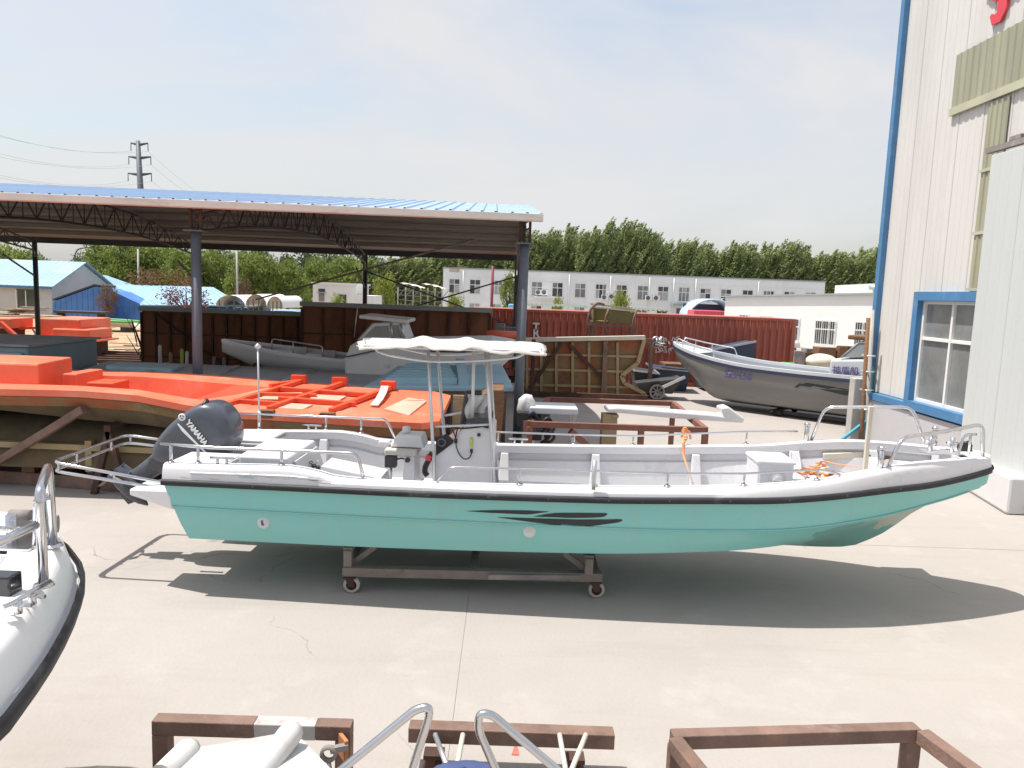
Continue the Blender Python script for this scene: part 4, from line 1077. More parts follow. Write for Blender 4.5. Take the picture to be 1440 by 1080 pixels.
for x in (xa - .12, xa + .5, xb_ + .05): mb.tube(rnd([(x, YT - .06, zb + .5), (x - .12, YT - .08, zb + .1), (x, YT - .05, zb - .5), (x + .3, YT - .03, zb - .55)], .15), .04, 6)
for x in (xa, xb_):
    for yy in (YT - .05, YT + .95): mb.box((x, yy, (zb - .1)/2), (.08, .08, zb - .1))
mb.tube(rnd([(xa - .1, YT - .06, zb + .1), (xa - .2, YT - .08, za - .1), (xa + .1, YT, za + .2), (xa + .35, YT + .1, za + .12)], .2), .05, 6)
mb.build('frame', M['rust'], yt)

# scrap by the container, dark troughs and skip
sk = thing('dark_skip', 'dark blue open skip standing behind the bow of the silver boat', 'skip', (at(1030, 500, 27.6).x, 27.6, 0))
P = [at(1000, 497, 27.4), at(1060, 489, 27.4), at(1060, 480, 28.2), at(1000, 492, 28.2)]
a, b = at(992, 496, 27.3), at(1060, 480, 27.3)
mb = MB(); mb.hexa([(a.x, 27.3, .1), (b.x, 27.3, .1), (b.x, 28.4, .1), (a.x, 28.4, .1), (a.x - .3, 27.2, a.z), (b.x + .05, 27.2, b.z), (b.x + .05, 28.45, b.z - .03), (a.x - .3, 28.45, a.z - .02)]); mb.build('skip_body', M['darkblue'], sk, bevel=.02)
mb = MB(); mb.bar((a.x - .3, 27.19, a.z), (b.x + .05, 27.19, b.z), .07); mb.build('rim', M['alu'], sk)
for (u0, v0, u1, v1, y, lab, mt) in ((891, 521, 925, 546, 25.6, 'dark grey trough tipped beside the hull mould', 'darksteel'), (914, 517, 969, 541, 27.0, 'dark navy trough under a plank beside the red container', 'darkblue')):
    a, b = at(u0, v0, y), at(u1, v1, y); h = max(.35, a.z)
    t_ = thing('trough', lab, 'trough', ((a.x+b.x)/2, y, 0)); L_ = b.x - a.x
    mb = MB(); mb.hexa([(a.x + .15, y, .02), (b.x - .1, y, .02), (b.x - .1, y + .7, .02), (a.x + .15, y + .7, .02), (a.x, y - .1, h), (b.x, y - .1, h*.9), (b.x, y + .8, h*.95), (a.x, y + .8, h + .08)]); mb.build('trough_body', M[mt], t_)
    mb = MB(); mb.bar((a.x, y - .12, h + .01), (b.x, y - .12, h*.9 + .01), .05); mb.bar((a.x, y - .12, h), (a.x, y + .82, h + .08), .05); mb.bar((b.x, y - .12, h*.9), (b.x, y + .82, h*.95), .05); mb.build('rim', M['alu'], t_)
tc_ = thing('handcart', 'dark handcart with spoked wheel and raised pale edge beside the troughs', 'cart', (at(930, 545, 24.8).x, 24.8, 0))
c = at(925, 545, 24.6); mb = MB(); mb.hexa([(c.x - .5, 24.6, .2), (c.x + .5, 24.6, .2), (c.x + .5, 25.3, .2), (c.x - .5, 25.3, .2), (c.x - .7, 24.5, .5), (c.x + .8, 24.5, .75), (c.x + .8, 25.4, .75), (c.x - .7, 25.4, .5)]); mb.build('cart_tray', M['darksteel'], tc_)
mb = MB(); mb.bar((c.x + .1, 24.45, .42), (c.x + .85, 24.45, .8), .09); mb.build('edge_bar', M['alu'], tc_)
mb = MB(); wc = V((c.x - .05, 24.42, .27)); mb.lathe(wc, [(.2, -.03), (.26, -.03), (.26, .03), (.2, .03), (.2, -.03)], 16, 'y')
for k in range(4): mb.bar(wc + V((math.cos(k*.785)*.22, 0, math.sin(k*.785)*.22)), wc - V((math.cos(k*.785)*.22, 0, math.sin(k*.785)*.22)), .03)
mb.build('wheel', M['scrap'], tc_)
pl = thing('plank', 'short brown plank lying across the navy trough', 'plank', (at(951, 515, 26.8).x, 26.8, 0))
a, b = at(932, 514, 26.8), at(968, 515, 26.8); mb = MB(); mb.box(((a.x+b.x)/2, 26.9, a.z + .06), (b.x-a.x, 1.0, .08)); mb.build('board', M['brownwood'], pl)

# ------------------------------------------------------------------ silver boat
def boatloft(root, F, hb, zs, zk, n=26, chine=.72, zc=None, mat='silver', wall=.1):
    pass
P_b, P_s = at(948, 484, 24.8), at(1243, 520, 20.6)
sb = thing('silver_boat', 'grey open boat with navy rubbing band, purple number and windscreen parked by the blue corner', 'boat', (P_b.x, P_b.y, 0), math.atan2(P_s.y - P_b.y, P_s.x - P_b.x), world=False)
LB = 7.0
fz = pchip([0, 1.2, 3, 5, 7], [P_b.z + .04, 1.62, 1.42, 1.38, 1.38])
fh = pchip([0, .25, .9, 2, 3.5, 7], [.06, .35, .68, .95, 1.05, 1.02])
fk = pchip([0, .3, .8, 1.3, 1.75, 2.2, 7], [P_b.z - .22, 1.22, .82, .44, .20, .16, .16])
fck = pchip([0, .6, 1.5, 3, 7], [.05, .2, .5, .8, .86])
NSX = [LB*(i/30)**1.25 for i in range(31)]
rows = []
for X in NSX:
    z = fz(X); h = fh(X); k_ = fk(X); r = []
    c = fck(X); zc_ = k_ + (.20 if X > 2 else .12)*min(1, X)
    side = [(h, z - .03), (h*.99, z - .22), (h*.95, z - .5*(z - zc_)), (h*c + (1-c)*.02, zc_), (h*c*.5, k_ + (zc_-k_)*.45), (0, k_)]
    r = [V((X, -y, zz)) for y, zz in side] + [V((X, y, zz)) for y, zz in reversed(side[:-1])]
    rows.append(r)
mb = MB(); mb.grid(rows); mb.add(rows[-1], [tuple(range(len(rows[-1])))]); mb.build('hull', M['silver'], sb, fix=False)
for nm, mt, dz0, dz1, o0, o1 in (('gunwale', 'silverlight', -.035, .055, .02, -.13), ('rub_band', 'navy', -.13, -.04, .025, .0)):
    rr = []
    for X in NSX:
        z = fz(X); h = fh(X); a_, b_ = h + o0, max(h + o1, .005)
        rr.append((X, a_, b_, z + dz0, z + dz1))
    for sgn in (-1, 1):
        mb = MB(); mb.grid([[V((X, sgn*a_, z0)), V((X, sgn*a_, z1)), V((X, sgn*b_, z1)), V((X, sgn*b_, z0))] for X, a_, b_, z0, z1 in rr], True, False); mb.build(nm, M[mt], sb)
mb = MB(); mb.grid([[V((X, -fh(X)+.1, fz(X) - .45)), V((X, fh(X)-.1, fz(X) - .45))] for X in NSX if X > .6]); mb.grid([[V((X, s_*(fh(X)-.1), fz(X) - .45)), V((X, s_*(fh(X)-.1), fz(X) + .04))] for s_ in (1,) for X in NSX if X > .6]); mb.build('deck', M['silverlight'], sb)
mb = MB(); mb.grid([[V((X, -fh(X)+.05, fz(X) + .02)), V((X, fh(X)-.05, fz(X) + .02))] for X in NSX if X < 1.3]); mb.build('bow_deck', M['silverlight'], sb)
for sg in (-1, 1):
    rl = []
    for X in (.25, .5, .9, 1.3, 1.75): rl.append(V((X, sg*(fh(X) - .08), fz(X) + .24 + .02*X)))
    mb = MB(); mb.tube(rnd([V((.2, sg*(fh(.2)-.08), fz(.2) + .05))] + rl + [V((1.85, sg*(fh(1.85)-.08), fz(1.85) + .05))], .08), .02, 6)
    for X in (.55, 1.05): mb.tube([V((X, sg*(fh(X)-.08), fz(X) + .05)), V((X, sg*(fh(X)-.08), fz(X) + .26))], .016, 6)
    mb.build('bow_rail', M['alu'], sb)
# console with windscreen
cX = 5.15
mb = MB(); mb.hexa([(cX, -.62, .9), (cX + 1.5, -.62, .9), (cX + 1.5, .62, .9), (cX, .62, .9), (cX + .05, -.6, 1.82), (cX + 1.45, -.6, 1.95), (cX + 1.45, .6, 1.95), (cX + .05, .6, 1.82)]); mb.build('console', M['silverlight'], sb, bevel=.08)
mb = MB(); mb.hexa([(cX + .35, -.58, 1.88), (cX + 1.4, -.58, 1.98), (cX + 1.4, .58, 1.98), (cX + .35, .58, 1.88), (cX + .75, -.5, 2.32), (cX + 1.4, -.5, 2.36), (cX + 1.4, .5, 2.36), (cX + .75, .5, 2.32)]); mb.build('windscreen', M['glassgrey'], sb)
mb = MB()
for s_ in (-.58, .58): mb.tube([(cX + .33, s_, 1.88), (cX + .75, s_*.86, 2.34), (cX + 1.4, s_*.86, 2.38)], .025, 6)
mb.tube([(cX + .75, -.5, 2.34), (cX + .75, .5, 2.34)], .025, 6); mb.build('screen_frame', M['alu'], sb)
mb = MB(); mb.box((cX + 1.1, 0, 2.46), (1.3, 1.1, .12)); mb.build('hard_top', M['brownwood'], sb, bevel=.03)
def sside(X, z):
    h = fh(X); k_ = fk(X); zz = fz(X); zc_ = k_ + .20; c = fck(X)
    ys_ = [(h, zz - .03), (h*.99, zz - .22), (h*.95, zz - .5*(zz - zc_)), (h*c + (1-c)*.02, zc_)]
    for (y0, z0), (y1, z1) in zip(ys_[:-1], ys_[1:]):
        if z1 <= z <= z0: return y0 + (y1-y0)*(z0-z)/(z0-z1)
    return h
def wrap(o, off):
    for v_ in o.data.vertices: v_.co.y = -sside(v_.co.x, v_.co.z) - off + (v_.co.y % .001)
t1 = frame_mw(V((2.25, -1, fz(2.1) - .44)), (1, 0, -.05), (0, 0, 1))
wrap(text_mesh('lettering', '宝兴50', .30, M['purple'], sb, t1, .0, bold=.006), .012)
t1 = frame_mw(V((cX + .15, -.645, 1.44)), (1, 0, .03), (0, .02, 1))
text_mesh('lettering', '神盾船', .235, M['purple'], sb, t1, .004, bold=.004)
mb = MB(); yy = -fh(4.5) - .006
for poly in ([(4.5, .36), (4.75, .26), (5.6, .30), (5.35, .37), (4.95, .33), (4.85, .37)], [(5.1, .40), (5.9, .36), (6.3, .44), (5.8, .50)], [(4.4, .43), (4.55, .30), (4.63, .30), (4.5, .43)], [(5.5, .34), (6.2, .36), (6.0, .34), (5.7, .31)]):
    mb.add([V((px, -sside(px, fz(px) - pz) - .008, fz(px) - pz)) for px, pz in poly], [tuple(range(len(poly)))])
mb.build('decal', M['decal'], sb)
bt = thing('boat_trolley', 'low dark wheeled trolley under the stern of the silver boat', 'trolley', (sb.location.x, sb.location.y, 0), sb.rotation_euler.z, world=False)
mb = MB()
for s_ in (-.55, .55): mb.bar((3.6, s_, .13), (6.6, s_, .13), .09)
for X in (3.7, 6.5): mb.bar((X, -.7, .13), (X, .7, .13), .09)
mb.build('frame', M['darksteel'], bt)
for X in (3.9, 6.3):
    for s_ in (-.66, .66):
        mb = MB(); mb.lathe((X, s_, .1), [(0, -.04), (.1, -.04), (.1, .04), (0, .04)], 12, 'y'); mb.build('wheel', M['rubber'], bt)
ck = thing('timber_chocks', 'few pale broken timber chocks lying on concrete beside the silver hull', 'timber', atz(1075, 564))
for k in range(3):
    c = atz(1062 + k*13, 563 + k*1.5); mb = MB(); mb.box((c.x, c.y - .05, .05), (.38, .2, .1), k*.5 - .4); mb.build('chock', M['cream'], ck)
# tender hull and clutter beyond silver boat
td = thing('white_tender', 'small cream tender hull resting beyond the silver boat', 'boat hull', (at(1155, 510, 27).x, 27, 0))
a, b = at(1134, 508, 27), at(1176, 508, 27); mb = MB(); rows = []
for i in range(13):
    t = i/12; w_ = .1 + .9*math.sin(math.pi*min(t*1.0 + .0, 1))**.45
    rows.append([V((a.x + (b.x-a.x)*t, 27 + .55*w_*math.cos(an), a.z + .30*w_*math.sin(an))) for an in [math.pi*2*k/14 for k in range(14)]])
mb.grid(rows, True); mb.add(rows[0], [tuple(range(14))]); mb.add(rows[-1], [tuple(range(14))]); mb.build('hull', M['cream'], td)
mb = MB(); mb.box(((a.x+b.x)/2, 27, (a.z - .35)/2), (.6, .5, a.z - .30)); mb.build('stand', M['rustdark'], td)
gs = thing('green_tray', 'small bright green plastic tray beyond the gunwale of the silver boat', 'tray', (at(1108, 513, 27).x, 27, 0))
a = at(1108, 512, 27); mb = MB(); mb.box((a.x, 27, a.z), (.42, .3, .12)); mb.build('tray', M['greenplastic'], gs, bevel=.02)
mb = MB(); mb.box((a.x, 27, (a.z-.06)/2), (.3, .25, a.z - .07)); mb.build('stand', M['darksteel'], gs)
wp = thing('scrap_heap', 'heap of grey scrap sheets in front of the low white building', 'scrap', (at(1150, 495, 40).x, 40, 0))
for k in range(14):
    c = at(1118 + k*8.5, 491 + grng.uniform(-4, 6), 40); mb = MB(); mb.box((c.x, 40 + grng.uniform(0, 1), max(c.z/2, .1)), (grng.uniform(.4, 1.1), .5, max(c.z, .2)), grng.uniform(-.3, .3)); mb.build('scrap_piece', M[grng.choice(['scrap', 'rustdark', 'brownwood', 'scrap'])], wp)

# ================================================================== UNDER THE SHED
YN, YFa = 11.2, 13.55
om = thing('deck_mould', 'long bright orange boat deck mould with raised battens under the shed edge', 'mould', (-5, 12, 0))
near = [(-120, 541), (0, 547), (97, 549), (119, 550), (194, 556), (264, 570), (333, 580), (380, 582), (470, 588), (554, 593), (593, 595), (618, 592)]
far = [(-120, 512), (0, 515), (97, 520), (119, 521), (194, 522), (264, 525), (333, 530), (380, 534), (470, 541), (554, 547), (610, 550), (634, 556)]
dep = [.0, .0, .30, .38, .42, .36, .16, .02, 0, 0, 0, 0]
rows = []; under = []; deck = []
for (n_, f_, d_) in zip(near, far, dep):
    N = at(*n_, YN if n_[0] < 600 else YN + .35); F = at(*f_, YFa if f_[0] < 620 else YFa - .35)
    X = lambda t, dz=0: N.lerp(F, t) + V((0, 0, dz))
    deck.append((N, F))
    rows.append([X(0, -.10), X(0, 0), X(.17, .015), X(.185, -d_*.5), X(.30, -d_), X(.72, -d_), X(.745, 0.0), X(1, 0), X(1, -.1)])
    under.append([X(0.01, -.11), X(.08, -.22), X(.2, -.42 - d_*.3), X(.7, -.55 - d_*.3), X(.97, -.2), X(.99, -.1)])
mb = MB(); mb.grid(rows, smooth=False); mb.add(rows[-1], [tuple(range(9))]); mb.build('deck', M['orange'], om, fix=False)
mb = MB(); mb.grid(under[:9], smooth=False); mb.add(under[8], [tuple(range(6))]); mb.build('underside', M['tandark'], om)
mb = MB(); mb.grid([[r[0] + V((0, -.004, 0)), r[0] + V((0, .12, -.16))] for r in under]); mb.build('lower_skirt', M['tan'], om)
def dk(u, v, y): return at(u, v, y)
def onplane(u, v, dz=0):       # the flat right part of the mould deck, as a plane
    A, B, C = deck[7][0], deck[10][0], deck[7][1]
    n = (B - A).cross(C - A).normalized(); d = ray(u, v); c0 = V((0, 0, CAMZ))
    p = c0 + d * ((A - c0).dot(n) / d.dot(n)); return p + n * (dz if n.z > 0 else -dz)
bat = [((380, 545), (424, 538)), ((424, 538), (318, 572)), ((482, 541), (378, 577)), ((548, 548), (465, 580)), ((362, 557), (445, 559)), ((395, 549), (486, 556)), ((392, 563), (500, 571)), ((440, 552), (520, 558)), ((330, 566), (395, 571))]
for k, (p, q) in enumerate(bat):
    mb = MB(); mb.bar(onplane(*p, .03), onplane(*q, .03), .09, .075); mb.build('batten', M['orange2'], om, bevel=.008)
for (u, v) in ((421, 537), (478, 540), (546, 546)):
    mb = MB(); mb.box(onplane(u, v, .06), (.26, .2, .15)); mb.build('batten_block', M['orange2'], om, bevel=.01)
for q_ in (((385, 553), (425, 553), (408, 563), (362, 562)), ((447, 556), (487, 558), (470, 568), (425, 566)), ((405, 568), (440, 570), (425, 577), (390, 575)), ((540, 576), (575, 560), (600, 565), (575, 585))):
    P_ = [onplane(*p, .004) for p in q_]; mb = MB(); mb.hexa([p + V((0, 0, -.01)) for p in P_] + [p + V((0, 0, .012)) for p in P_]); mb.build('hatch_panel', M['orange_faded'], om)
for (u, v) in ((377, 579), (462, 583)):
    mb = MB(); mb.box(onplane(u, v, .0) + V((0, -.06, -.02)), (.22, .14, .12)); mb.build('bracket', M['brownwood'], om)
A = at(0, 510, 11.9); B = at(54, 509, 11.9); C = at(97, 505, 13.1)
zt0 = at(0, 509, 11.8).z + .02; zb = at(30, 549, 11.6).z - .2
mb = MB(); x1 = at(53, 520, 11.6).x
xt = at(97, 510, 13.0).x
mb.hexa([(-13.5, 11.6, zb), (x1, 11.6, zb), (xt + .0, 13.1, zb), (-13.5, 13.1, zb), (-13.5, 11.62, at(0, 511, 11.6).z), (x1, 11.62, at(53, 512, 11.6).z), (xt, 13.1, at(97, 502, 13.1).z), (-13.5, 13.1, at(0, 498, 13.1).z)]); mb.build('raised_box', M['orange'], om, bevel=.03)
mb = MB(); a = at(98, 532, 12.3); b = at(118, 530, 12.3); mb.box(((a.x+b.x)/2, 12.5, a.z - .05), (b.x - a.x, .8, .30)); mb.build('step', M['orange'], om, bevel=.02)
mb = MB(); a = at(119, 545, 11.75); b = at(158, 547, 11.75); mb.box(((a.x+b.x)/2, 12.05, a.z), (b.x - a.x, .5, .16)); mb.build('step', M['orange2'], om, bevel=.02)
for k, (p, q) in enumerate((((540, 552), (525, 572)), ((572, 564), (596, 564.5)))):
    st_ = thing('plank', ('pale curved offcut leaning on the orange deck mould batten', 'thin pale stick lying flat at the right end of the orange mould')[k], 'plank', onplane(*p))
    mb = MB()
    if k == 0: pts = [onplane(541, 551, .10), onplane(538, 558, .07), onplane(533, 565, .04), onplane(526, 572, .02)]
    else: pts = [onplane(*p, .02), onplane(*q, .02)]
    for a, b in zip(pts[:-1], pts[1:]): mb.bar(a, b, .13 if k == 0 else .05, .02)
    mb.build('board', M['cream'], st_)
# rust trestles beneath
for k, (u, lab) in enumerate(((-60, 'leftmost rusty trestle under the orange mould'), (150, 'rusty trestle behind the slanted beam under the orange mould'), (330, 'rusty trestle behind the dark engine cowling'), (575, 'rusty trestle under the right end of the orange mould'))):
    n_ = at(u, 590, YN + .15); zz = (1.12, 1.05, .98, .92)[k]
    t_ = thing('trestle', lab, 'trestle', (n_.x, 12.3, 0), group='trestles under the orange mould')
    mb = MB(); mb.bar((n_.x, YN + .15, zz), (n_.x, YFa - .1, zz), .1); mb.build('top_beam', M['rustdark'], t_)
    for yy in (YN + .2, YFa - .2):
        mb = MB(); mb.bar((n_.x - .25, yy, 0), (n_.x, yy, zz - .05), .09); mb.bar((n_.x + .25, yy, 0), (n_.x, yy, zz - .05), .09); mb.build('leg', M['rustdark'], t_)
sbm = thing('slanted_beam', 'long rusty beam leaning against the underside of the orange mould', 'beam', atz(-10, 660))
mb = MB(); a = at(-12, 655, 11.6); b = at(118, 575, 11.25); mb.bar((a.x, 11.6, max(a.z, .06)), b, .11); mb.build('beam', M['rust'], sbm)
rb_ = thing('ground_beam', 'red brown steel beam lying on the shaded floor behind the stern rail', 'beam', atz(100, 680))
a, b = atz(-60, 672), atz(232, 694); mb = MB(); mb.bar((a.x, a.y, .10), (b.x, b.y, .10), .2, .2); mb.build('beam', M['rust'], rb_, bevel=.01)
for k, (u0, v0, u1, v1) in enumerate(((17, 629, 71, 627), (150, 633, 212, 630), (95, 662, 150, 657))):
    a, b = at(u0, v0, 11.9 + .3*k), at(u1, v1, 11.9 + .3*k)
    o = MB().bar((a.x, a.y, .35), (b.x, b.y, .35), .18, .03); pl = o.build('plank', M['cream'], None, loc=(a.x, a.y, 0))
    tag(pl, ('leftmost pale plank in the dark under the orange mould', 'pale plank seen through the stern rail', 'pale plank lowest of three under the orange mould')[k], 'plank')
    mbk = MB().box(((a.x+b.x)/2, a.y, .165), (.2, .22, .33)); o = mbk.build('timber_block', M['brownwood'], None, loc=((a.x+b.x)/2, a.y, 0)); tag(o, ('dark timber block under the leftmost pale plank', 'dark timber block under the plank behind the stern rail', 'dark timber block under the lowest pale plank')[k], 'block')
kh = thing('hull_mould', 'khaki upturned hull mould lying in the dark beneath the orange mould', 'mould', (-7, 12.4, 0))
mb = MB(); rows = []
for i in range(10):
    x = -10.4 + i*.78; rows.append([V((x, 12.5 + .95*math.cos(an), .35 + .75*math.sin(an)*(1 if i < 8 else .8))) for an in [math.pi*k/10 for k in range(11)]])
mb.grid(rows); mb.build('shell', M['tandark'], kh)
for i in range(1, 9, 2):
    mb = MB(); x = -10.4 + i*.78; mb.box((x, 11.62, .55), (.10, .12, .5)); mb.build('rib', M['tanrib'], kh)
mb = MB(); mb.bar((-10.4, 11.6, .72), (-3.5, 11.6, .66), .09); mb.build('side_stringer', M['tanrib'], kh)
mb = MB(); 
for x in (-10, -6.5, -3.9): mb.box((x, 12.5, .16), (.15, 1.7, .32))
mb.build('support', M['rustdark'], kh)

# grey decks on trestles behind the column
gd_ = thing('deck_mould', 'broad grey boat deck mould lying between the columns under the shed', 'mould', (-4, 17, 0))
P = [at(-60, 530, 15.3), at(470, 534, 15.3), at(545, 518, 19.0), at(128, 508, 19.0)]
P = [at(100, 524, 15.2), at(520, 545, 15.2), at(570, 524, 19.2), at(150, 507, 19.2)]
mb = MB(); mb.hexa([q + V((0, 0, -.12)) for q in P] + P); mb.build('deck', M['deckgrey'], gd_, bevel=.03)
for t in (.22, .45, .7):
    mb = MB(); mb.bar(P[0].lerp(P[1], t) + V((0, .3, .025)), P[3].lerp(P[2], t) + V((0, -.3, .025)), .12, .05); mb.build('deck_seam', M['deckgrey'], gd_)
q = [P[0].lerp(P[1], .08).lerp(P[3].lerp(P[2], .08), .25), P[0].lerp(P[1], .30).lerp(P[3].lerp(P[2], .30), .25), P[0].lerp(P[1], .30).lerp(P[3].lerp(P[2], .30), .6), P[0].lerp(P[1], .08).lerp(P[3].lerp(P[2], .08), .6)]
mb = MB(); mb.hexa([p + V((0, 0, .004)) for p in q] + [p + V((0, 0, .10)) for p in q]); mb.build('raised_hatch', M['panelblue'], gd_, bevel=.02)
for t in (.1, .5, .9):
    for s_ in (0, 1):
        p = (P[0] if s_ == 0 else P[3]).lerp(P[1] if s_ == 0 else P[2], t) + V((0, .15 if s_ == 0 else -.15, 0)); mb = MB(); mb.box((p.x, p.y, (p.z - .12)/2), (.12, .12, p.z - .12)); mb.build('leg', M['rustdark'], gd_)
tb = thing('cabin_mould', 'large grey teal cabin mould with flat top behind the orange box', 'mould', (-11, 16.5, 0))
b = at(39, 487, 16); bb = at(137, 478, 18.7); z_ = (b.z + bb.z)/2; ax0 = -17.5
mb = MB(); mb.hexa([(ax0, 16, .6), (b.x, 16, .6), (bb.x, 18.7, .6), (ax0, 18.7, .6), (ax0, 16, z_), (b.x, 16, z_), (bb.x, 18.7, z_), (ax0, 18.7, z_)]); mb.build('mould_body', M['tealgrey'], tb, bevel=.04)
mb = MB(); mb.box((b.x - 1.6, 15.95, z_ - .30), (3.0, .08, .34)); mb.build('pale_panel', M['panelblue'], tb, bevel=.01)
mb = MB(); mb.hexa([(ax0, 15.93, z_ + .003), (b.x + .06, 15.93, z_ + .003), (bb.x + .06, 18.77, z_ + .003), (ax0, 18.77, z_ + .003), (ax0, 15.93, z_ + .05), (b.x + .06, 15.93, z_ + .05), (bb.x + .06, 18.77, z_ + .05), (ax0, 18.77, z_ + .05)]); mb.build('flange', M['deckgrey'], tb)
for x in (ax0 + .8, b.x - .6):
    mb = MB(); mb.box((x, 17.3, .3), (.2, 2.0, .6)); mb.build('support', M['rustdark'], tb)
lp_ = thing('panel_mould', 'pale teal louvred panel mould on a rusty table behind the canopy legs', 'mould', (at(600, 530, 14.6).x, 14.6, 0))
P = [at(512, 543, 14.4), at(722, 544, 14.4), at(706, 512, 17.2), at(560, 514, 17.2)]
mb = MB(); mb.hexa([q - V((0, 0, .1)) for q in P] + P); mb.build('panel_base', M['panelblue'], lp_, bevel=.02)
for k in range(7):
    t = .12 + k*.115; a, b = P[0].lerp(P[3], t), P[1].lerp(P[2], t)
    mb = MB(); mb.bar(a.lerp(b, .12) + V((0, 0, .06)), a.lerp(b, .62 - .02*k) + V((0, 0, .06)), .15, .12); mb.build('louvre', M['panelblue'], lp_)
mb = MB(); a, b = P[0].lerp(P[3], .1), P[0].lerp(P[3], .9); mb.bar(a.lerp(P[1], .66) + V((0, 0, .08)), b.lerp(P[2], .60) + V((0, 0, .08)), .2, .16); mb.build('edge_ridge', M['panelblue'], lp_)
za = P[0].z - .1
for A_, B_ in ((P[0] + V((.1, .08, -.17)), P[1] + V((-.1, .08, -.17))), (P[3] + V((.1, -.08, -.17)), P[2] + V((-.1, -.08, -.17)))): MB().bar(A_, B_, .09, .13).build('table_rail', M['rust'], lp_)
for t in (.06, .5, .94):
    for A_, B_ in ((P[0], P[1]), (P[3], P[2])):
        p = A_.lerp(B_, t); MB().box((p.x, p.y + (.08 if A_ is P[0] else -.08), (p.z - .24)/2), (.09, .09, p.z - .24)).build('leg', M['rust'], lp_)

# slim white boat and cabin boat
ws = thing('slim_boat', 'long slim white boat with low rails lying before the dark bin', 'boat', (0, 0, 0))
ws.location = at(316, 495, 21); WORLDROOT[ws.name] = V(ws.location)
A = at(314, 489, 21.2); B = at(560, 509, 19.0); rows = []; rim = []
for i in range(25):
    t = i/24; c = A.lerp(B, t); w_ = .85*min(1, (t*2.4 + .02))**.6; zt = c.z + .22*(1-t)**2 ; d_ = .42*min(1, .25 + t*3)
    e = V((.12, .99, 0))
    rows.append([c + e*(-w_) + V((0, 0, zt - c.z)), c + e*(-w_*.96) + V((0, 0, -.10)), c + e*(-w_*.6) + V((0, 0, -d_)), c + e*(w_*.6) + V((0, 0, -d_)), c + e*(w_*.96) + V((0, 0, -.1)), c + e*w_ + V((0, 0, zt - c.z))])
    rim.append((c + V((0, 0, zt - c.z)), e, w_))
mb = MB(); mb.grid(rows, smooth=True); mb.add(rows[-1], [(0, 1, 2, 3, 4, 5)]); mb.build('hull', M['white_paint'], ws)
for s_ in (-1, 1):
    mb = MB(); mb.grid([[c + e*(s_*w_ + .02*s_) - V((0, 0, .05)), c + e*(s_*w_ + .02*s_) + V((0, 0, .03)), c + e*(s_*max(w_ - .12, 0)) + V((0, 0, .03)), c + e*(s_*max(w_ - .12, 0)) - V((0, 0, .05))] for c, e, w_ in rim], True, False); mb.build('gunwale', M['white_gel'], ws)
mb = MB(); mb.grid([[c + e*(-w_*.9) - V((0, 0, .22)), c + e*(w_*.9) - V((0, 0, .22))] for c, e, w_ in rim]); mb.build('floor', M['white_in'], ws)
for t in (.42, .62, .8):
    c, e, w_ = rim[int(t*24)]; mb = MB(); mb.box(c - V((0, 0, .05)), (.5, w_*1.5, .22)); mb.build('thwart', M['white_in'], ws, bevel=.02)
mb = MB(); mb.tube(rnd([rim[8][0] + V((0, -.5, 0)), rim[8][0] + V((0, -.5, .3)), rim[15][0] + V((0, -.6, .28)), rim[15][0] + V((0, -.6, 0))], .1), .018, 6); mb.tube([rim[11][0] + V((0, -.55, 0)), rim[11][0] + V((0, -.55, .29))], .015, 6); mb.build('rail', M['alu'], ws)
for t in (.25, .8):
    c, e, w_ = rim[int(t*24)]; mb = MB(); zb = c.z - .42; mb.bar((c.x, c.y - .7, zb - .06), (c.x, c.y + .7, zb - .06), .14)
    for dy in (-.6, .6): mb.box((c.x, c.y + dy, (zb - .13)/2), (.12, .12, zb - .13))
    mb.build('cradle_leg', M['rustdark'], ws)
cbt = thing('cabin_boat', 'white cabin boat with raked windscreen and small hard top under the shed', 'boat', (at(600, 500, 18.6).x, 18.6, 0))
def cpt(u, v, y=18.2): return at(u, v, y)
hullp = [(484, 530), (484, 505), (492, 486), (505, 478), (570, 480), (690, 478), (726, 484), (722, 500), (700, 522), (640, 532)]
mb = MB(); mb.prism([cpt(*p) for p in hullp], (0, 2.0, 0)); mb.build('hull', M['white_paint'], cbt, bevel=.08)
mb = MB(); mb.bar(cpt(486, 502, 18.15), cpt(546, 489, 18.15), .03, .02, up=(0, 1, 0)); mb.bar(cpt(600, 493, 18.15), cpt(722, 497, 18.15), .05, .02, up=(0, 1, 0)); mb.build('dark_line', M['navy'], cbt)
cab = [(503, 478), (524, 455), (562, 452), (572, 479)]
mb = MB(); mb.prism([cpt(*p, 18.45) for p in cab], (0, 1.5, 0)); mb.build('cabin', M['white_paint'], cbt, bevel=.04)
mb = MB(); mb.prism([cpt(*p, 18.43) for p in [(511, 475), (527, 459), (546, 458), (548, 474)]], (0, .03, 0)); mb.prism([cpt(*p, 18.43) for p in [(551, 474), (549, 458), (559, 457), (566, 475)]], (0, .03, 0)); mb.build('side_window', M['glassgrey'], cbt)
mb = MB(); a, b = cpt(502, 479, 18.45), cpt(523, 456, 18.45); mb.hexa([a + V((-.03, .08, 0)), a + V((-.03, 1.42, 0)), a + V((.02, 1.42, 0)), a + V((.02, .08, 0)), b + V((-.05, .15, 0)), b + V((-.05, 1.35, 0)), b + V((0, 1.35, 0)), b + V((0, .15, 0))]); mb.build('windscreen', M['glass'], cbt)
mb = MB(); a, b, c = cpt(505, 448, 18.4), cpt(530, 452, 18.4), cpt(573, 455, 18.4)
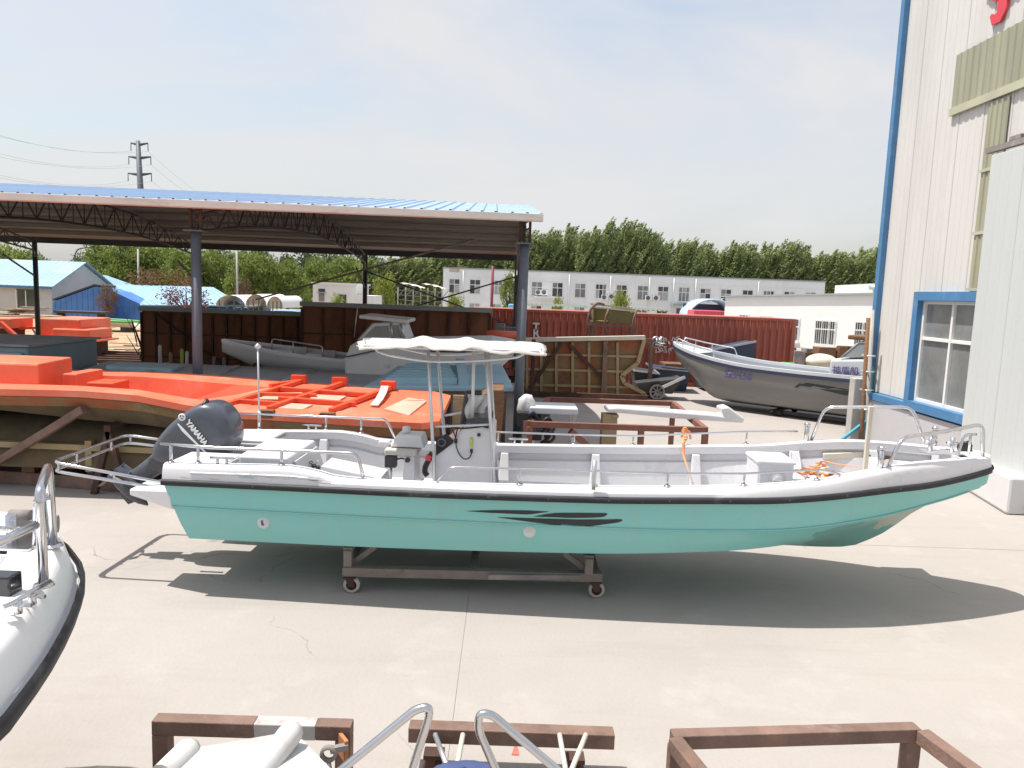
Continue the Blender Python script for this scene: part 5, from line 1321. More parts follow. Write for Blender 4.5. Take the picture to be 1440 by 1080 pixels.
mb.hexa([a, c, c + V((0, 1.6, 0)), a + V((0, 1.6, 0)), a + V((0, 0, .09)), c + V((0, 0, .09)), c + V((0, 1.6, .09)), a + V((0, 1.6, .09))]); mb.build('hard_top', M['white_paint'], cbt, bevel=.02)
MB().tube([cpt(498, 474, 18.5), cpt(503, 430, 18.5)], .012, 5).build('aerial', M['alu'], cbt)
for q_ in ((552, 478, 550, 454), (570, 478, 563, 455)): MB().tube([cpt(q_[0], q_[1], 18.4), cpt(q_[2], q_[3], 18.4)], .03, 6).build('top_post', M['alu'], cbt)
zb = cpt(600, 532, 18.2).z
mb = MB()
for u in (510, 600, 690):
    p = cpt(u, 525, 18.2); mb.box((p.x, 19.2, (p.z - .02)/2), (.18, 1.7, p.z - .02))
mb.build('cradle', M['rustdark'], cbt)
# bottles and cans row on the deck behind
for k, (u, v, h, c) in enumerate(((225, 491, .5, 'white_paint'), (240, 500, .45, 'tanrib'), (256, 498, .55, 'greenlabel'), (263, 500, .5, 'white_paint'), (275, 502, .4, 'tanrib'), (301, 503, .35, 'scrap'), (315, 503, .3, 'scrap'))):
    p = at(u, v + 8, 22); mb = MB(); hh = max(p.z, .3) + h*.6; mb.lathe((p.x, 22, 0), [(0, 0), (.055, .0), (.055, hh*.96), (.03, hh), (0, hh)], 8); o = mb.build('post', M[c], None, loc=(p.x, 22, 0))
    tag(o, ('leftmost white', 'second tan', 'green yellow', 'white next to the green', 'tan just left of the column', 'grey just left of the column', 'grey right beside the column')[k] + ' short marker post before the dark rust bin', 'post', 'short posts before the dark bin')

# ------------------------------------------------------------------ yard at far left: orange cabin pieces, table of junk, green boat
oc = thing('cabin_moulding', 'orange stepped cabin moulding standing beyond the grey teal mould', 'moulding', (at(90, 470, 31).x, 31, 0))
a, b, c = at(51, 447, 31), at(113, 452, 31), at(131, 462, 31)
z0 = at(60, 475, 31).z
mb = MB(); mb.box(((a.x+b.x)/2, 32.2, (a.z+z0)/2), (b.x-a.x, 2.4, a.z - z0)); mb.build('upper_box', M['orange'], oc, bevel=.05)
mb = MB(); a2 = at(75, 460, 30.8); mb.box(((a2.x+c.x)/2, 31.6, (a2.z + z0)/2 - .05), (c.x-a2.x, 1.8, a2.z - z0)); mb.build('lower_box', M['orange'], oc, bevel=.05)
mb = MB(); p, q = at(25, 476, 30.4), at(128, 478, 30.4); mb.box(((p.x+q.x)/2, 31.5, p.z - .03), (q.x-p.x, 2.2, .07)); mb.build('flange', M['orange'], oc)
mb = MB(); 
for x in (p.x + .4, q.x - .4): mb.box((x, 31.5, (p.z - .07)/2), (.15, 1.6, p.z - .07))
mb.build('support', M['rustdark'], oc)
oc2 = thing('deck_moulding', 'orange angled deck moulding at the far left edge of the yard', 'moulding', (at(5, 465, 30).x, 30, 0))
mb = MB(); a, b, c, d = at(-40, 447, 30), at(16, 448, 30), at(16, 462, 30), at(-40, 462, 30)
mb.prism([a, b, c, d], (0, 1.4, 0)); mb.build('box', M['orange'], oc2, bevel=.04)
mb = MB(); mb.bar(at(0, 453, 29.6), at(25, 475, 29.6), .18, .12); mb.bar(at(25, 476, 29.6), at(52, 473, 29.6), .18, .12); mb.bar(at(14, 462, 30.5), at(52, 461, 30.8), .12, .1); mb.build('flange', M['orange2'], oc2)
mb = MB(); p = at(0, 475, 30.3); mb.box((p.x, 30.5, c.z/2), (1.2, .9, c.z)); mb.build('support', M['rustdark'], oc2)
jt = thing('work_table', 'old table piled with pale scrap boards in front of the small house', 'table', (at(25, 445, 36).x, 36, 0))
a, b = at(-25, 444, 36), at(53, 443, 36)
mb = MB(); mb.box(((a.x+b.x)/2, 37, a.z), (b.x-a.x, 2, .1)); mb.build('table_top', M['wood'], jt)
for x in (a.x + .2, (a.x+b.x)/2 + .5, b.x - .2):
    mb = MB(); mb.bar((x - .4, 36.1, a.z - .05), (x, 36.1, a.z - .8), .06); mb.bar((x + .4, 36.1, a.z - .05), (x, 36.1, a.z - .8), .06); mb.bar((x, 36.1, a.z - .7), (x, 36.1, 0), .08); mb.build('leg', M['scrap'], jt)
for k in range(9):
    p = at(-10 + k*7, 441 - grng.uniform(0, 6), 36.2); o = MB().box((p.x, 36.3 + grng.uniform(0, .8), a.z + .07 + .05*k), (grng.uniform(.8, 1.8), .3, .045), grng.uniform(-.5, .5)).build('scrap_board', M[grng.choice(['cream', 'wood', 'scrap'])], jt)
tb2 = thing('work_table', 'dark low table under the blue shed gable', 'table', (at(105, 440, 50).x, 50, 0))
a, b = at(75, 438, 50), at(143, 441, 50)
mb = MB(); mb.box(((a.x+b.x)/2, 50.6, a.z), (b.x-a.x, 1.2, .14)); mb.build('table_top', M['darksteel'], tb2)
for x in (a.x + .2, b.x - .3):
    mb = MB(); mb.box((x, 50.5, a.z/2), (.14, .8, a.z)); mb.build('leg', M['rustdark'], tb2)
gbt = thing('green_boat', 'small boat with green rim lying on the sandy ground before blue shed', 'boat', (at(155, 452, 47).x, 47, 0))
a, b = at(120, 449, 47), at(186, 453, 47)
mb = MB(); rows = []; rimr = []
for i in range(11):
    t = i/10; w_ = .12 + .75*math.sin(math.pi*(.15 + .7*t))**.7; c = a.lerp(b, t)
    rows.append([V((c.x, 47.5 - w_, c.z)), V((c.x, 47.5 - w_*.8, c.z - .35)), V((c.x, 47.5 + w_*.8, c.z - .35)), V((c.x, 47.5 + w_, c.z))]); rimr.append((c, w_))
mb.grid(rows); mb.build('hull', M['cream'], gbt)
mb = MB(); mb.tube([V((c.x, 47.5 - w_, c.z)) for c, w_ in rimr], .07, 6); mb.tube([V((c.x, 47.5 + w_, c.z)) for c, w_ in rimr], .07, 6); mb.build('rim', M['greenplastic'], gbt)
for t in (.2, .8):
    c = a.lerp(b, t); MB().box((c.x, 47.5, (c.z - .35)/2), (.3, 1.1, c.z - .34)).build('stand', M['darksteel'], gbt)
tlp = []
for k in range(16):
    p = atz(118 + grng.uniform(0, 82), 462 + grng.uniform(0, 34)); L_ = grng.uniform(.6, 2.0)
    o = MB().box((p.x, p.y, .03), (L_, .16, .05), grng.uniform(-.6, .9)).build('plank', M[grng.choice(['wood', 'cream', 'brownwood'])], None, loc=(p.x, p.y, 0))
    tag(o, 'loose old plank scattered on the sandy ground left of the dark bin', 'plank', 'planks scattered on the sandy ground')
for k in range(5):
    a = atz(135, 498 + k*3.2); o = MB().box((a.x + 1.2, a.y, .10), (4.2, .22, .14), .02*k).build('beam', M['rustdark'], None, loc=(a.x, a.y, 0))
    tag(o, 'dark rusty beam in the stack at the foot of the dark bin', 'beam', 'stacked beams left of the dark bin')
lt = thing('bare_shrub', 'thin dark leaning shrub at the left end of the dark bin', 'shrub', (at(196, 480, 26).x, 26, 0))
mb = MB(); a, b = atz(205, 520), at(186, 452, 26); bz = V((at(200, 480, 26).x, 26, 0)); mb.tube([bz, bz.lerp(b, .5) + V((.15, 0, 0)), b], [.06, .045, .02], 6)
for k in range(8): mb.tube([bz.lerp(b, .3 + .08*k), bz.lerp(b, .4 + .08*k) + V((grng.uniform(-.6, .6), grng.uniform(-.3, .3), grng.uniform(.2, .7)))], [.02, .006], 4)
mb.build('trunk', M['bark'], lt)

# ------------------------------------------------------------------ things just behind the main boat
rk = thing('steel_rack', 'rusty angle steel rack under the long white fibreglass beam', 'rack', (2.6, 13, 0))
a = at(745, 598, 13.0); b = at(992, 603, 13.0); c = at(840, 567, 16.2); d = at(940, 572, 16.2)
zr0 = (a.z + b.z)/2
mb = MB(); mb.bar((a.x, 13, zr0), (b.x, 13, zr0), .1); mb.bar((b.x, 13, zr0), (d.x + .1, 16.2, zr0), .1); mb.bar((a.x, 13, zr0), (a.x + .5, 16.2, zr0), .1); mb.bar((a.x + .5, 16.2, zr0), (d.x + .1, 16.2, zr0), .1); mb.build('top_frame', M['rustred'], rk)
for x, y in ((b.x, 13), (d.x + .1, 16.2), (a.x, 13), (a.x + .5, 16.2), (2.45, 13.0)):
    mb = MB(); mb.box((x, y, (zr0 - .05)/2), (.1, .1, zr0 - .05)); mb.build('leg', M['rustred'], rk)
for p, q in (((b.x - .05, 13.1, .5), (b.x + .75, 12.6, .04)), ((1.2, 13, zr0 - .1), (2.2, 13.4, .1))): MB().bar(p, q, .1).build('brace', M['rustred'], rk)
wbm = thing('fibreglass_beam', 'long white fibreglass beam with turned up end lying on the rusty rack', 'beam', (3, 13.6, 0))
ya = 13.9
top_ = [(852, 574), (870, 573), (1000, 583), (1017, 585), (1014, 574), (1025, 572), (1048, 589), (1045, 595), (1000, 592), (940, 588), (853, 579)]
mb = MB(); mb.prism([at(u, v, ya) for u, v in top_], (0, .38, 0)); mb.build('beam_body', M['white_gel'], wbm, bevel=.03)
mb = MB()
for u in (866, 990):
    p = at(u, 588, ya); mb.box((p.x, ya + .19, (p.z + zr0)/2 + .03), (.12, .3, max(.05, p.z - zr0)))
p = at(858, 600, ya); q = at(858, 580, ya); mb.box((p.x, ya + .2, q.z/2 - .02), (.28, .28, q.z - .06)); mb.build('timber_support', M['tanrib'], wbm)
pb = thing('fibreglass_channel', 'pale blue grey fibreglass channel on legs beside the steel column', 'channel', (at(775, 575, 13.3).x, 13.3, 0))
a, b = at(745, 572, 13.3), at(813, 573, 13.3); zc_ = a.z
mb = MB(); mb.box(((a.x+b.x)/2, 13.6, zc_ - .06), (b.x-a.x, .7, .12)); mb.build('channel_body', M['silverlight'], pb, bevel=.02)
for x in (a.x + .08, b.x - .06):
    mb = MB(); mb.box((x, 13.35, (zc_ - .12)/2), (.07, .07, zc_ - .12)); mb.box((x, 13.85, (zc_ - .12)/2), (.07, .07, zc_ - .12)); mb.build('leg', M['alu'], pb)
mb = MB(); mb.box(((a.x+b.x)/2 + .3, 13.6, .5), (b.x-a.x - .2, .6, .05)); mb.build('shelf', M['silverlight'], pb)
bg_ = thing('plastic_bag', 'crumpled white plastic bag tied to the steel column', 'bag', (at(741, 575, 13.4).x, 13.4, 0))
mb = MB(); c = at(740, 572, 13.45); rows = []
for i in range(9):
    an = math.pi*i/8; r = .125*math.sin(an)**.7 + .005; rows.append([c + V((r*math.cos(t)*(1 + .28*math.cos(4*t) + .15*math.sin(3*t + i*2.3)), r*.8*math.sin(t)*(1 + .25*math.cos(4*t + i)), .22*math.cos(an) + .02*math.sin(5*t + i))) for t in [2*math.pi*k/14 for k in range(14)]])
mb.grid(rows, True); mb.build('bag_body', M['white_paint'], bg_)
dm = thing('junk_heap', 'dark heap of tangled rope and bottles at the foot of the steel column', 'junk', (at(742, 610, 13.2).x, 13.2, 0))
for k in range(14):
    c = at(738 + grng.uniform(-4, 22), 600 + grng.uniform(-14, 14), 13.1 + grng.uniform(0, .4)); c.z = max(c.z, .1)
    if k % 2: o = MB().tube(rnd([c, c + V((.15, 0, .2)), c + V((.3, .1, -.05)), c + V((.1, .1, -.2))], .1), .03, 5)
    else: o = MB().box(c, (.2, .2, .25), k*.4)
    o.build('junk_piece', M[grng.choice(['darksteel', 'redbark', 'black', 'navy'])], dm)
mb = MB(); c = at(742, 620, 13.1); mb.box((c.x + .1, 13.3, .2), (.9, .6, .4)); mb.build('crate', M['brownwood'], dm)
bx2 = thing('plywood_box', 'brown curved plywood box on the ground behind the console', 'box', (at(690, 580, 12.8).x, 12.8, 0))
a, b = at(672, 548, 12.8), at(708, 590, 12.8)
mb = MB(); mb.prism([at(672, 560, 12.8), at(690, 548, 12.8), at(709, 548, 12.8), at(708, 580, 12.8), V((at(700, 600, 12.8).x, 12.8, .02)), V((at(672, 600, 12.8).x, 12.8, .02))], (0, .9, 0)); mb.build('box_body', M['brownwood'], bx2, bevel=.02)
pw = thing('plywood_sheet', 'tan plywood sheet standing upright behind the helm console', 'sheet', (at(645, 580, 13.1).x, 13.1, 0))
a, b = at(637, 556, 13.1), at(660, 556, 13.1); mb = MB(); mb.box(((a.x+b.x)/2, 13.15, a.z/2), (b.x-a.x, .05, a.z)); mb.build('sheet', M['wood'], pw)
mb = MB(); mb.bar(((a.x+b.x)/2, 13.2, a.z*.8), ((a.x+b.x)/2, 13.8, .03), .06); mb.build('prop', M['rustdark'], pw)

# ================================================================== MAIN BOAT (local: X stern to bow, Y to the far side)
BO = V((-3.55, 8.85, 0)); BR = rad(-2.5)
bo = thing('open_boat', 'long turquoise open fishing boat with white gunwale and cream canopy on low trolley', 'boat', BO, BR, world=False)
BM = (Matrix.Translation(BO) @ Matrix.Rotation(BR, 4, 'Z')); BI = BM.inverted()
LBt = 9.14
hbf = pchip([0, 1, 2.5, 4.5, 6, 7, 8, 8.6, 8.95, 9.10, 9.14], [1.08, 1.11, 1.15, 1.17, 1.14, 1.02, .74, .50, .33, .23, .15])
ztf = pchip([0, .6, 1.35, 1.62, 1.9, 2.6, 3.5, 4.6, 5.7, 6.5, 6.95, 7.35, 8.1, 9.16], [1.41, 1.425, 1.445, 1.415, 1.355, 1.34, 1.355, 1.385, 1.43, 1.485, 1.53, 1.60, 1.69, 1.71])
zrf = pchip([0, 1.35, 2.5, 4.6, 5.75, 6.5, 7.7, 8.2, 9.16], [1.225, 1.235, 1.24, 1.27, 1.31, 1.335, 1.43, 1.46, 1.575])
zkf = pchip([0, 7.3, 7.65, 8.05, 8.5, 8.84, 9.16], [.50, .495, .51, .68, 1.03, 1.17, 1.30])       # keel
zcf = pchip([0, 1.9, 4.6, 6.2, 7.0, 7.6, 8.1, 8.45, 9.16], [.555, .57, .63, .71, .77, .84, .98, 1.10, 1.335]) # chine
kcf = pchip([0, 4.5, 6.0, 6.8, 7.4, 8.0, 8.4, 9.16], [.85, .85, .80, .68, .50, .30, .14, .05])
znf = pchip([0, 5, 6.6, 7.4, 7.74, 8.18, 8.64, 9.16], [.95, .96, .99, 1.06, 1.10, 1.18, 1.27, 1.42])
knf = pchip([0, 4.5, 6.5, 7.2, 8, 8.64, 9.16], [.965, .955, .91, .86, .80, .76, .80])
def rake(X, z): return X + max(0, .21*(1.235 - z)/.7)*max(0, 1 - X/1.2)
XS = sorted(set([round(i*LBt/60, 4) for i in range(61)] + [.15, 8.95, 9.05, 9.09, 9.11, 9.125]))
def section(X):
    h = hbf(X); zr = zrf(X); zn = znf(X); zc = zcf(X); zk = zkf(X)
    zn = min(zn, zr - .06); zc = min(zc, zn - .02)
    side = [(h, zr + .02), (h*(.35 + .65*knf(X)), zr*.5 + zn*.5), (h*knf(X), zn), (h*knf(X)*.985, zn - .012), (h*(knf(X)*.5 + kcf(X)*.5)*1.01, (zn+zc)/2), (h*kcf(X), zc), (h*kcf(X)*.5, zk + (zc-zk)*.45), (0, zk)]
    return side
def hully(X, z):         # half breadth of the outer skin at height z
    s = section(X)
    for (y0, z0), (y1, z1) in zip(s[:-1], s[1:]):
        if z1 <= z <= z0: return y0 + (y1-y0)*(z0-z)/max(z0-z1, 1e-6)
    return s[0][0]
# hull paint: turquoise with the bare and darker areas at the forefoot
mt = pm('turquoise hull paint', (.225, .545, .515), .34, var=.03, vs=1.1, dirt=((.27, .58, .56), .5, .7, .52), dirt2=((.34, .52, .48), .35, 2.0, .60), bump=.02, bs=12, stretch=(.35, 1, 1.6), spec=.45)
nt = mt.node_tree; bs = nt.nodes['Principled BSDF']; cur = bs.inputs['Base Color'].links[0].from_socket
tcn = nt.nodes.new('ShaderNodeTexCoord'); sx = nt.nodes.new('ShaderNodeSeparateXYZ'); nt.links.new(tcn.outputs['Object'], sx.inputs[0])
nse = nt.nodes.new('ShaderNodeTexNoise'); nse.inputs['Scale'].default_value = 5; nt.links.new(tcn.outputs['Object'], nse.inputs['Vector'])
def mth(op, a, b=None):
    n = nt.nodes.new('ShaderNodeMath'); n.operation = op
    for i, q in enumerate((a, b)):
        if q is None: continue
        if isinstance(q, (int, float)): n.inputs[i].default_value = q
        else: nt.links.new(q, n.inputs[i])
    return n.outputs[0]
jit = mth('MULTIPLY', mth('SUBTRACT', nse.outputs['Fac'], .5), .34)
Xj = mth('ADD', sx.outputs['X'], jit); Zj = mth('ADD', sx.outputs['Z'], mth('MULTIPLY', jit, .45))
def patch(cur, mask, col):
    m_ = nt.nodes.new('ShaderNodeMix'); m_.data_type = 'RGBA'; m_.inputs[7].default_value = (*col, 1)
    nt.links.new(mask, m_.inputs[0]); nt.links.new(cur, m_.inputs[6]); return m_.outputs[2]
lowz = mth('LESS_THAN', Zj, mth('ADD', .56, mth('MULTIPLY', mth('MAXIMUM', mth('SUBTRACT', Xj, 5.9), 0), .10)))
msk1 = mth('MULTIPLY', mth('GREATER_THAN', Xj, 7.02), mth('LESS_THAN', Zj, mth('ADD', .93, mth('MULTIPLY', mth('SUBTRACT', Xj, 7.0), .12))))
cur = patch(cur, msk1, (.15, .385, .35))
msk2 = mth('MULTIPLY', mth('MULTIPLY', mth('GREATER_THAN', Xj, 7.86), mth('LESS_THAN', Zj, 1.06)), mth('GREATER_THAN', Zj, .80))
cur = patch(cur, mth('MULTIPLY', msk2, .8), (.50, .52, .42))
def streak(sc, st, lo, hi, amt, off):
    mp_ = nt.nodes.new('ShaderNodeMapping'); mp_.inputs['Scale'].default_value = st; mp_.inputs['Location'].default_value = (off, 0, off)
    nt.links.new(tcn.outputs['Object'], mp_.inputs['Vector']); n = nt.nodes.new('ShaderNodeTexNoise'); n.inputs['Scale'].default_value = sc; n.inputs['Detail'].default_value = 8; n.inputs['Roughness'].default_value = .7
    nt.links.new(mp_.outputs['Vector'], n.inputs['Vector']); r = nt.nodes.new('ShaderNodeMapRange'); r.inputs['From Min'].default_value = lo; r.inputs['From Max'].default_value = hi; r.inputs['To Max'].default_value = amt; nt.links.new(n.outputs['Fac'], r.inputs['Value']); return r.outputs['Result']
cur = patch(cur, streak(3.2, (1.6, 1, .22), .55, .72, .34, 2), (.31, .43, .38))     # run-off streaks
cur = patch(cur, streak(2.0, (.25, 1, 3.0), .56, .70, .30, 9), (.33, .56, .50))      # rubbed horizontal bands
cur = patch(cur, streak(9.0, (.5, 1, 2.2), .66, .72, .45, 4), (.10, .24, .22))       # scuffs
nt.links.new(cur, bs.inputs['Base Color'])
nw = nt.nodes.new('ShaderNodeTexNoise'); nw.inputs['Scale'].default_value = 1.6; nw.inputs['Detail'].default_value = 2; nt.links.new(tcn.outputs['Object'], nw.inputs['Vector'])
bw_ = nt.nodes.new('ShaderNodeBump'); bw_.inputs['Strength'].default_value = .22; bw_.inputs['Distance'].default_value = .05; nt.links.new(nw.outputs['Fac'], bw_.inputs['Height'])
old = bs.inputs['Normal'].links[0].from_node; nt.links.new(bw_.outputs['Normal'], old.inputs['Normal'])
rows = []
for X in XS:
    s = section(X); rows.append([V((rake(X, z), -y, z)) for y, z in s] + [V((rake(X, z), y, z)) for y, z in reversed(s[:-1])])
mb = MB(); mb.grid(rows); mb.add(rows[-1], [tuple(range(len(rows[-1])))])
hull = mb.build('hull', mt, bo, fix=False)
es = hull.modifiers.new('edges', 'EDGE_SPLIT'); es.split_angle = rad(28)
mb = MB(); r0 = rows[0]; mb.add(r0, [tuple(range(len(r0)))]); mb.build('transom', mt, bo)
# spray strake along the knuckle
for sg in (-1, 1):
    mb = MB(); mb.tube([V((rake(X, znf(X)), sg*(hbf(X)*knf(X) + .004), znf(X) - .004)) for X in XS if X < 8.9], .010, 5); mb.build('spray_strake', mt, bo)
# gunwale moulding, one shell per side
IN = .15
def gw(sg):
    rr = []
    for X in XS:
        h = hbf(X); zt = ztf(X); zr = zrf(X); q = max(h - IN, .03); st = .022
        prof = [(h + .004, zr + .012), (h - .004, zr + .06), (h - .012, zt - .060), (h - .030, zt - .018), (h - .058, zt), (max(q + .02, .02), zt + .004), (q, zt - .014), (q - .002 if q > .03 else .028, zt - .11)]
        rr.append([V((X, sg*y, z)) for y, z in prof])
    m_ = MB(); m_.grid(rr); return m_
for sg in (-1, 1):
    o = gw(sg).build('gunwale', M['white_gel'], bo, fix=False)
    if sg > 0: o.data.flip_normals()
    es = o.modifiers.new('edges', 'EDGE_SPLIT'); es.split_angle = rad(40)
    mb = MB(); rr = []
    for X in XS:
        h = hbf(X); z = zrf(X); rr.append([V((X, sg*(h - .004), z - .040)), V((X, sg*(h + .030), z - .034)), V((X, sg*(h + .036), z)), V((X, sg*(h + .026), z + .026)), V((X, sg*(h - .004), z + .030))])
    mb.grid(rr, True); mb.build('rub_rail', M['rubber'], bo)
    mb = MB(); mb.tube([V((X, sg*(hbf(X) - .009), zrf(X)*.45 + ztf(X)*.55)) for X in XS if .25 < X < 1.75], .012, 5); mb.build('moulded_step', M['white_gel'], bo)
    if sg < 0:
        gs_ = random.Random(2)
        for k in range(16):
            X = .15 + gs_.uniform(0, 1.6); zz_ = zrf(X) + gs_.uniform(.05, .13); L_ = gs_.uniform(.04, .22); w_ = gs_.uniform(.003, .008)
            m_ = MB(); m_.add([V((X, -hbf(X) - .002, zz_)), V((X + L_, -hbf(X + L_) - .002, zz_ - .006)), V((X + L_, -hbf(X + L_) - .002, zz_ - .006 + w_*.4)), V((X, -hbf(X) - .002, zz_ + w_))], [(0, 1, 2, 3)])
            m_.build('scuff', M['scrap'] if k % 3 else mt, bo, fix=False)
    # scratched clips on the rub rail
    for X in [1.0 + .62*i for i in range(12)]:
        mb = MB(); mb.box((X, sg*(hbf(X) + .036), zrf(X) - .002), (.014, .005, .012)); mb.build('rail_clip', M['greysteel'], bo)
mb = MB(); mb.hexa([(9.12, -.15, 1.59), (9.155, -.13, 1.59), (9.155, .13, 1.59), (9.12, .15, 1.59), (9.12, -.15, 1.715), (9.145, -.13, 1.712), (9.145, .13, 1.712), (9.12, .15, 1.715)]); mb.build('stem_head', M['white_gel'], bo, bevel=.02)
mb = MB(); mb.tube([V((9.135, -.17, 1.572)), V((9.165, -.10, 1.574)), V((9.165, .10, 1.574)), V((9.135, .17, 1.572))], .034, 8); mb.build('stem_fender', M['rubber'], bo)
# inner liner: side, floor
FL = .80
def inner(X): return max(hbf(X) - IN - .015, .02)
IX = sorted([X for X in XS if .62 <= X <= 8.72] + [6.99, 7.01, 8.72])
def ins(X, y, z): return max(min(y, hully(X, z) - .05), .01)
def flr(X): return FL if X < 7.0 else 1.14
for sg in (-1, 1):
    mb = MB(); rr = []
    for X in IX:
        q = inner(X); zt = ztf(X); rr.append([V((X, sg*q, zt - .015)), V((X, sg*(q + .06 if q > .1 else q), zt - .11)), V((X, sg*(q + .055 if q > .1 else q), zt - .20)), V((X, sg*(q + .02), zt - .22)), V((X, sg*ins(X, q - .02, flr(X) + .06), flr(X) + .06)), V((X, sg*ins(X, q - .10, flr(X)), flr(X)))])
    mb.grid(rr, smooth=False); o = mb.build('inner_side', M['white_in'], bo, fix=True)
    for X in (1.15, 2.3, 3.55, 4.75, 6.05, 7.25, 8.1):
        q = inner(X); zt = ztf(X); mb = MB()
        qb = ins(X, q + .03, FL + .03); mb.hexa([(X - .075, sg*(q - .16), flr(X) + .03), (X + .075, sg*(q - .16), flr(X) + .03), (X + .075, sg*qb, flr(X) + .03), (X - .075, sg*qb, flr(X) + .03), (X - .05, sg*(q - .03), zt - .11), (X + .05, sg*(q - .03), zt - .11), (X + .05, sg*(q + .05), zt - .11), (X - .05, sg*(q + .05), zt - .11)])
        mb.build('side_frame', M['white_in'], bo, bevel=.01)
mb = MB(); mb.grid([[V((X, -ins(X, inner(X) - .08, flr(X)), flr(X))), V((X, 0, flr(X) + .012)), V((X, ins(X, inner(X) - .08, flr(X)), flr(X)))] for X in IX]); mb.build('floor', M['white_in'], bo)
# stern deck with motor well, bow deck
mb = MB(); zt = 1.40
for sg in (-1, 1): mb.box((.31, sg*.68, zt - .03), (.64, .60, .06))
mb.box((.60, 0, 1.10), (.06, 1.96, .60)); mb.box((.06, 0, 1.16), (.09, 1.9, .16)); 
for sg in (-1, 1): mb.box((.33, sg*.39, 1.15), (.5, .04, .42))
mb.build('stern_deck', M['white_gel'], bo, bevel=.015)
mb = MB(); mb.hexa([(.70, -.72, FL), (1.46, -.72, FL), (1.46, .30, FL), (.70, .30, FL), (.68, -.72, 1.455), (1.22, -.72, 1.455), (1.22, .30, 1.455), (.68, .30, 1.455)]); so_ = mb.build('stern_locker', M['white_gel'], bo, bevel=.02)
mb = MB(); mb.hexa([(1.265, -.62, 1.395), (1.425, -.62, .95), (1.425, .2, .95), (1.265, .2, 1.395), (1.285, -.62, 1.40), (1.445, -.62, .955), (1.445, .2, .955), (1.285, .2, 1.40)]); mb.build('locker_lid', M['white_in'], so_, bevel=.006)
mb = MB(); mb.box((1.34, -.5, 1.25), (.03, .08, .03)); mb.box((1.34, .0, 1.25), (.03, .08, .03)); mb.build('latch', M['alu'], so_)
mb = MB(); mb.grid([[V((X, -max(hbf(X) - .10, .02), ztf(X) - .004)), V((X, max(hbf(X) - .10, .02), ztf(X) - .004))] for X in XS if X >= 8.70]); mb.build('bow_deck', M['white_gel'], bo)
mb = MB(); X = 8.72; h = inner(X) + .03; mb.box((X, 0, ztf(X) - .21), (.04, h*2 - .05, .40)); bh = mb.build('bow_bulkhead', M['white_in'], bo)
# outboard brackets carrying the stern rail
for sg in (-1, 1):
    mb = MB(); mb.hexa([(-.46, sg*.52, 1.00), (.10, sg*.50, .91), (.10, sg*1.06, .91), (-.46, sg*.90, 1.00), (-.46, sg*.52, 1.075), (.06, sg*.50, 1.125), (.06, sg*1.06, 1.125), (-.46, sg*.90, 1.075)]); mb.build('swim_step', M['white_gel'], bo, bevel=.02)
for nm, z0, z1 in (('upper', 1.30, 1.125), ('lower', 1.20, 1.055)):
    pts = [(-.10, -.78, z1), (-1.41, -.76, z0), (-1.42, .76, z0 + .015), (-.10, .78, z1 + .06)]
    mb = MB(); mb.tube(rnd(pts, .14), .019, 8); o = mb.build('stern_rail', M['steel'], bo)
    if nm == 'lower':
        mb = MB()
        for (x, y) in ((-1.33, -.76), (-.70, -.77), (-1.38, -.35), (-1.38, .35), (-1.36, .76), (-.95, .77), (-.55, .77)):
            t = (x + 1.41)/1.31; z = 1.20 + (1.055 - 1.20)*t*(1 if y < .7 else .75); zz = 1.30 + (1.125 - 1.30)*t*(1 if y < .7 else .7)
            mb.tube([(x, y, z), (x, y, zz + .005)], .014, 6)
        mb.build('rail_stanchion', M['steel'], bo)
# side rails
def srail(name, pts, r=.017, posts=(), sg=-1, inset=.085, rad_=.08, m='steel'):
    P = []
    for X, z in pts: P.append(V((X, sg*(hbf(X) - inset), z)))
    m_ = MB(); m_.tube(rnd(P, rad_), r, 8); o = m_.build(name, M[m], bo)
    for X, z in posts:
        m_ = MB(); y = sg*(hbf(X) - inset); m_.tube([(X, y, ztf(X) - .005), (X, y, z)], r*.95, 8); m_.lathe((X, y, ztf(X) + .002), [(.0, .012), (.034, .012), (.036, 0), (0, 0)], 10); m_.build('rail_post', M[m], o)
srail('side_rail', [(-.05, 1.615), (.5, 1.60), (1.25, 1.61), (2.08, 1.615), (2.15, 1.36)], .019, [(.06, 1.612), (.36, 1.606), (1.27, 1.612)], -1)
srail('side_rail', [(2.93, 1.35), (3.05, 1.52), (3.8, 1.535), (4.6, 1.55), (5.35, 1.555), (6.1, 1.58), (6.95, 1.64), (7.15, 1.58)], .012, [(3.8, 1.535), (4.58, 1.55), (5.33, 1.555), (6.12, 1.58), (6.9, 1.635)], -1)
srail('side_rail', [(-.05, 1.62), (1.15, 1.62), (1.95, 1.625), (2.08, 1.35)], .017, [(.26, 1.62), (1.15, 1.62), (1.62, 1.62)], 1)
srail('side_rail', [(3.0, 1.345), (3.12, 1.505), (4.46, 1.51), (5.24, 1.53), (6.69, 1.67), (7.3, 1.72)], .012, [(3.45, 1.507), (4.46, 1.51), (5.24, 1.53), (6.69, 1.67)], 1)
srail('bow_rail', [(7.46, 1.62), (7.58, 2.06), (8.5, 2.15), (8.66, 1.70)], .021, [], 1, .09, .12)
srail('bow_rail', [(7.70, 1.63), (7.84, 1.965), (8.5, 2.03), (8.95, 2.085), (9.0, 1.69)], .021, [], -1, .09, .12)
srail('inner_bow_rail', [(8.6, 1.67), (8.68, 1.95), (8.74, 1.97), (8.78, 1.97)], .016, [], -1, .1, .04)
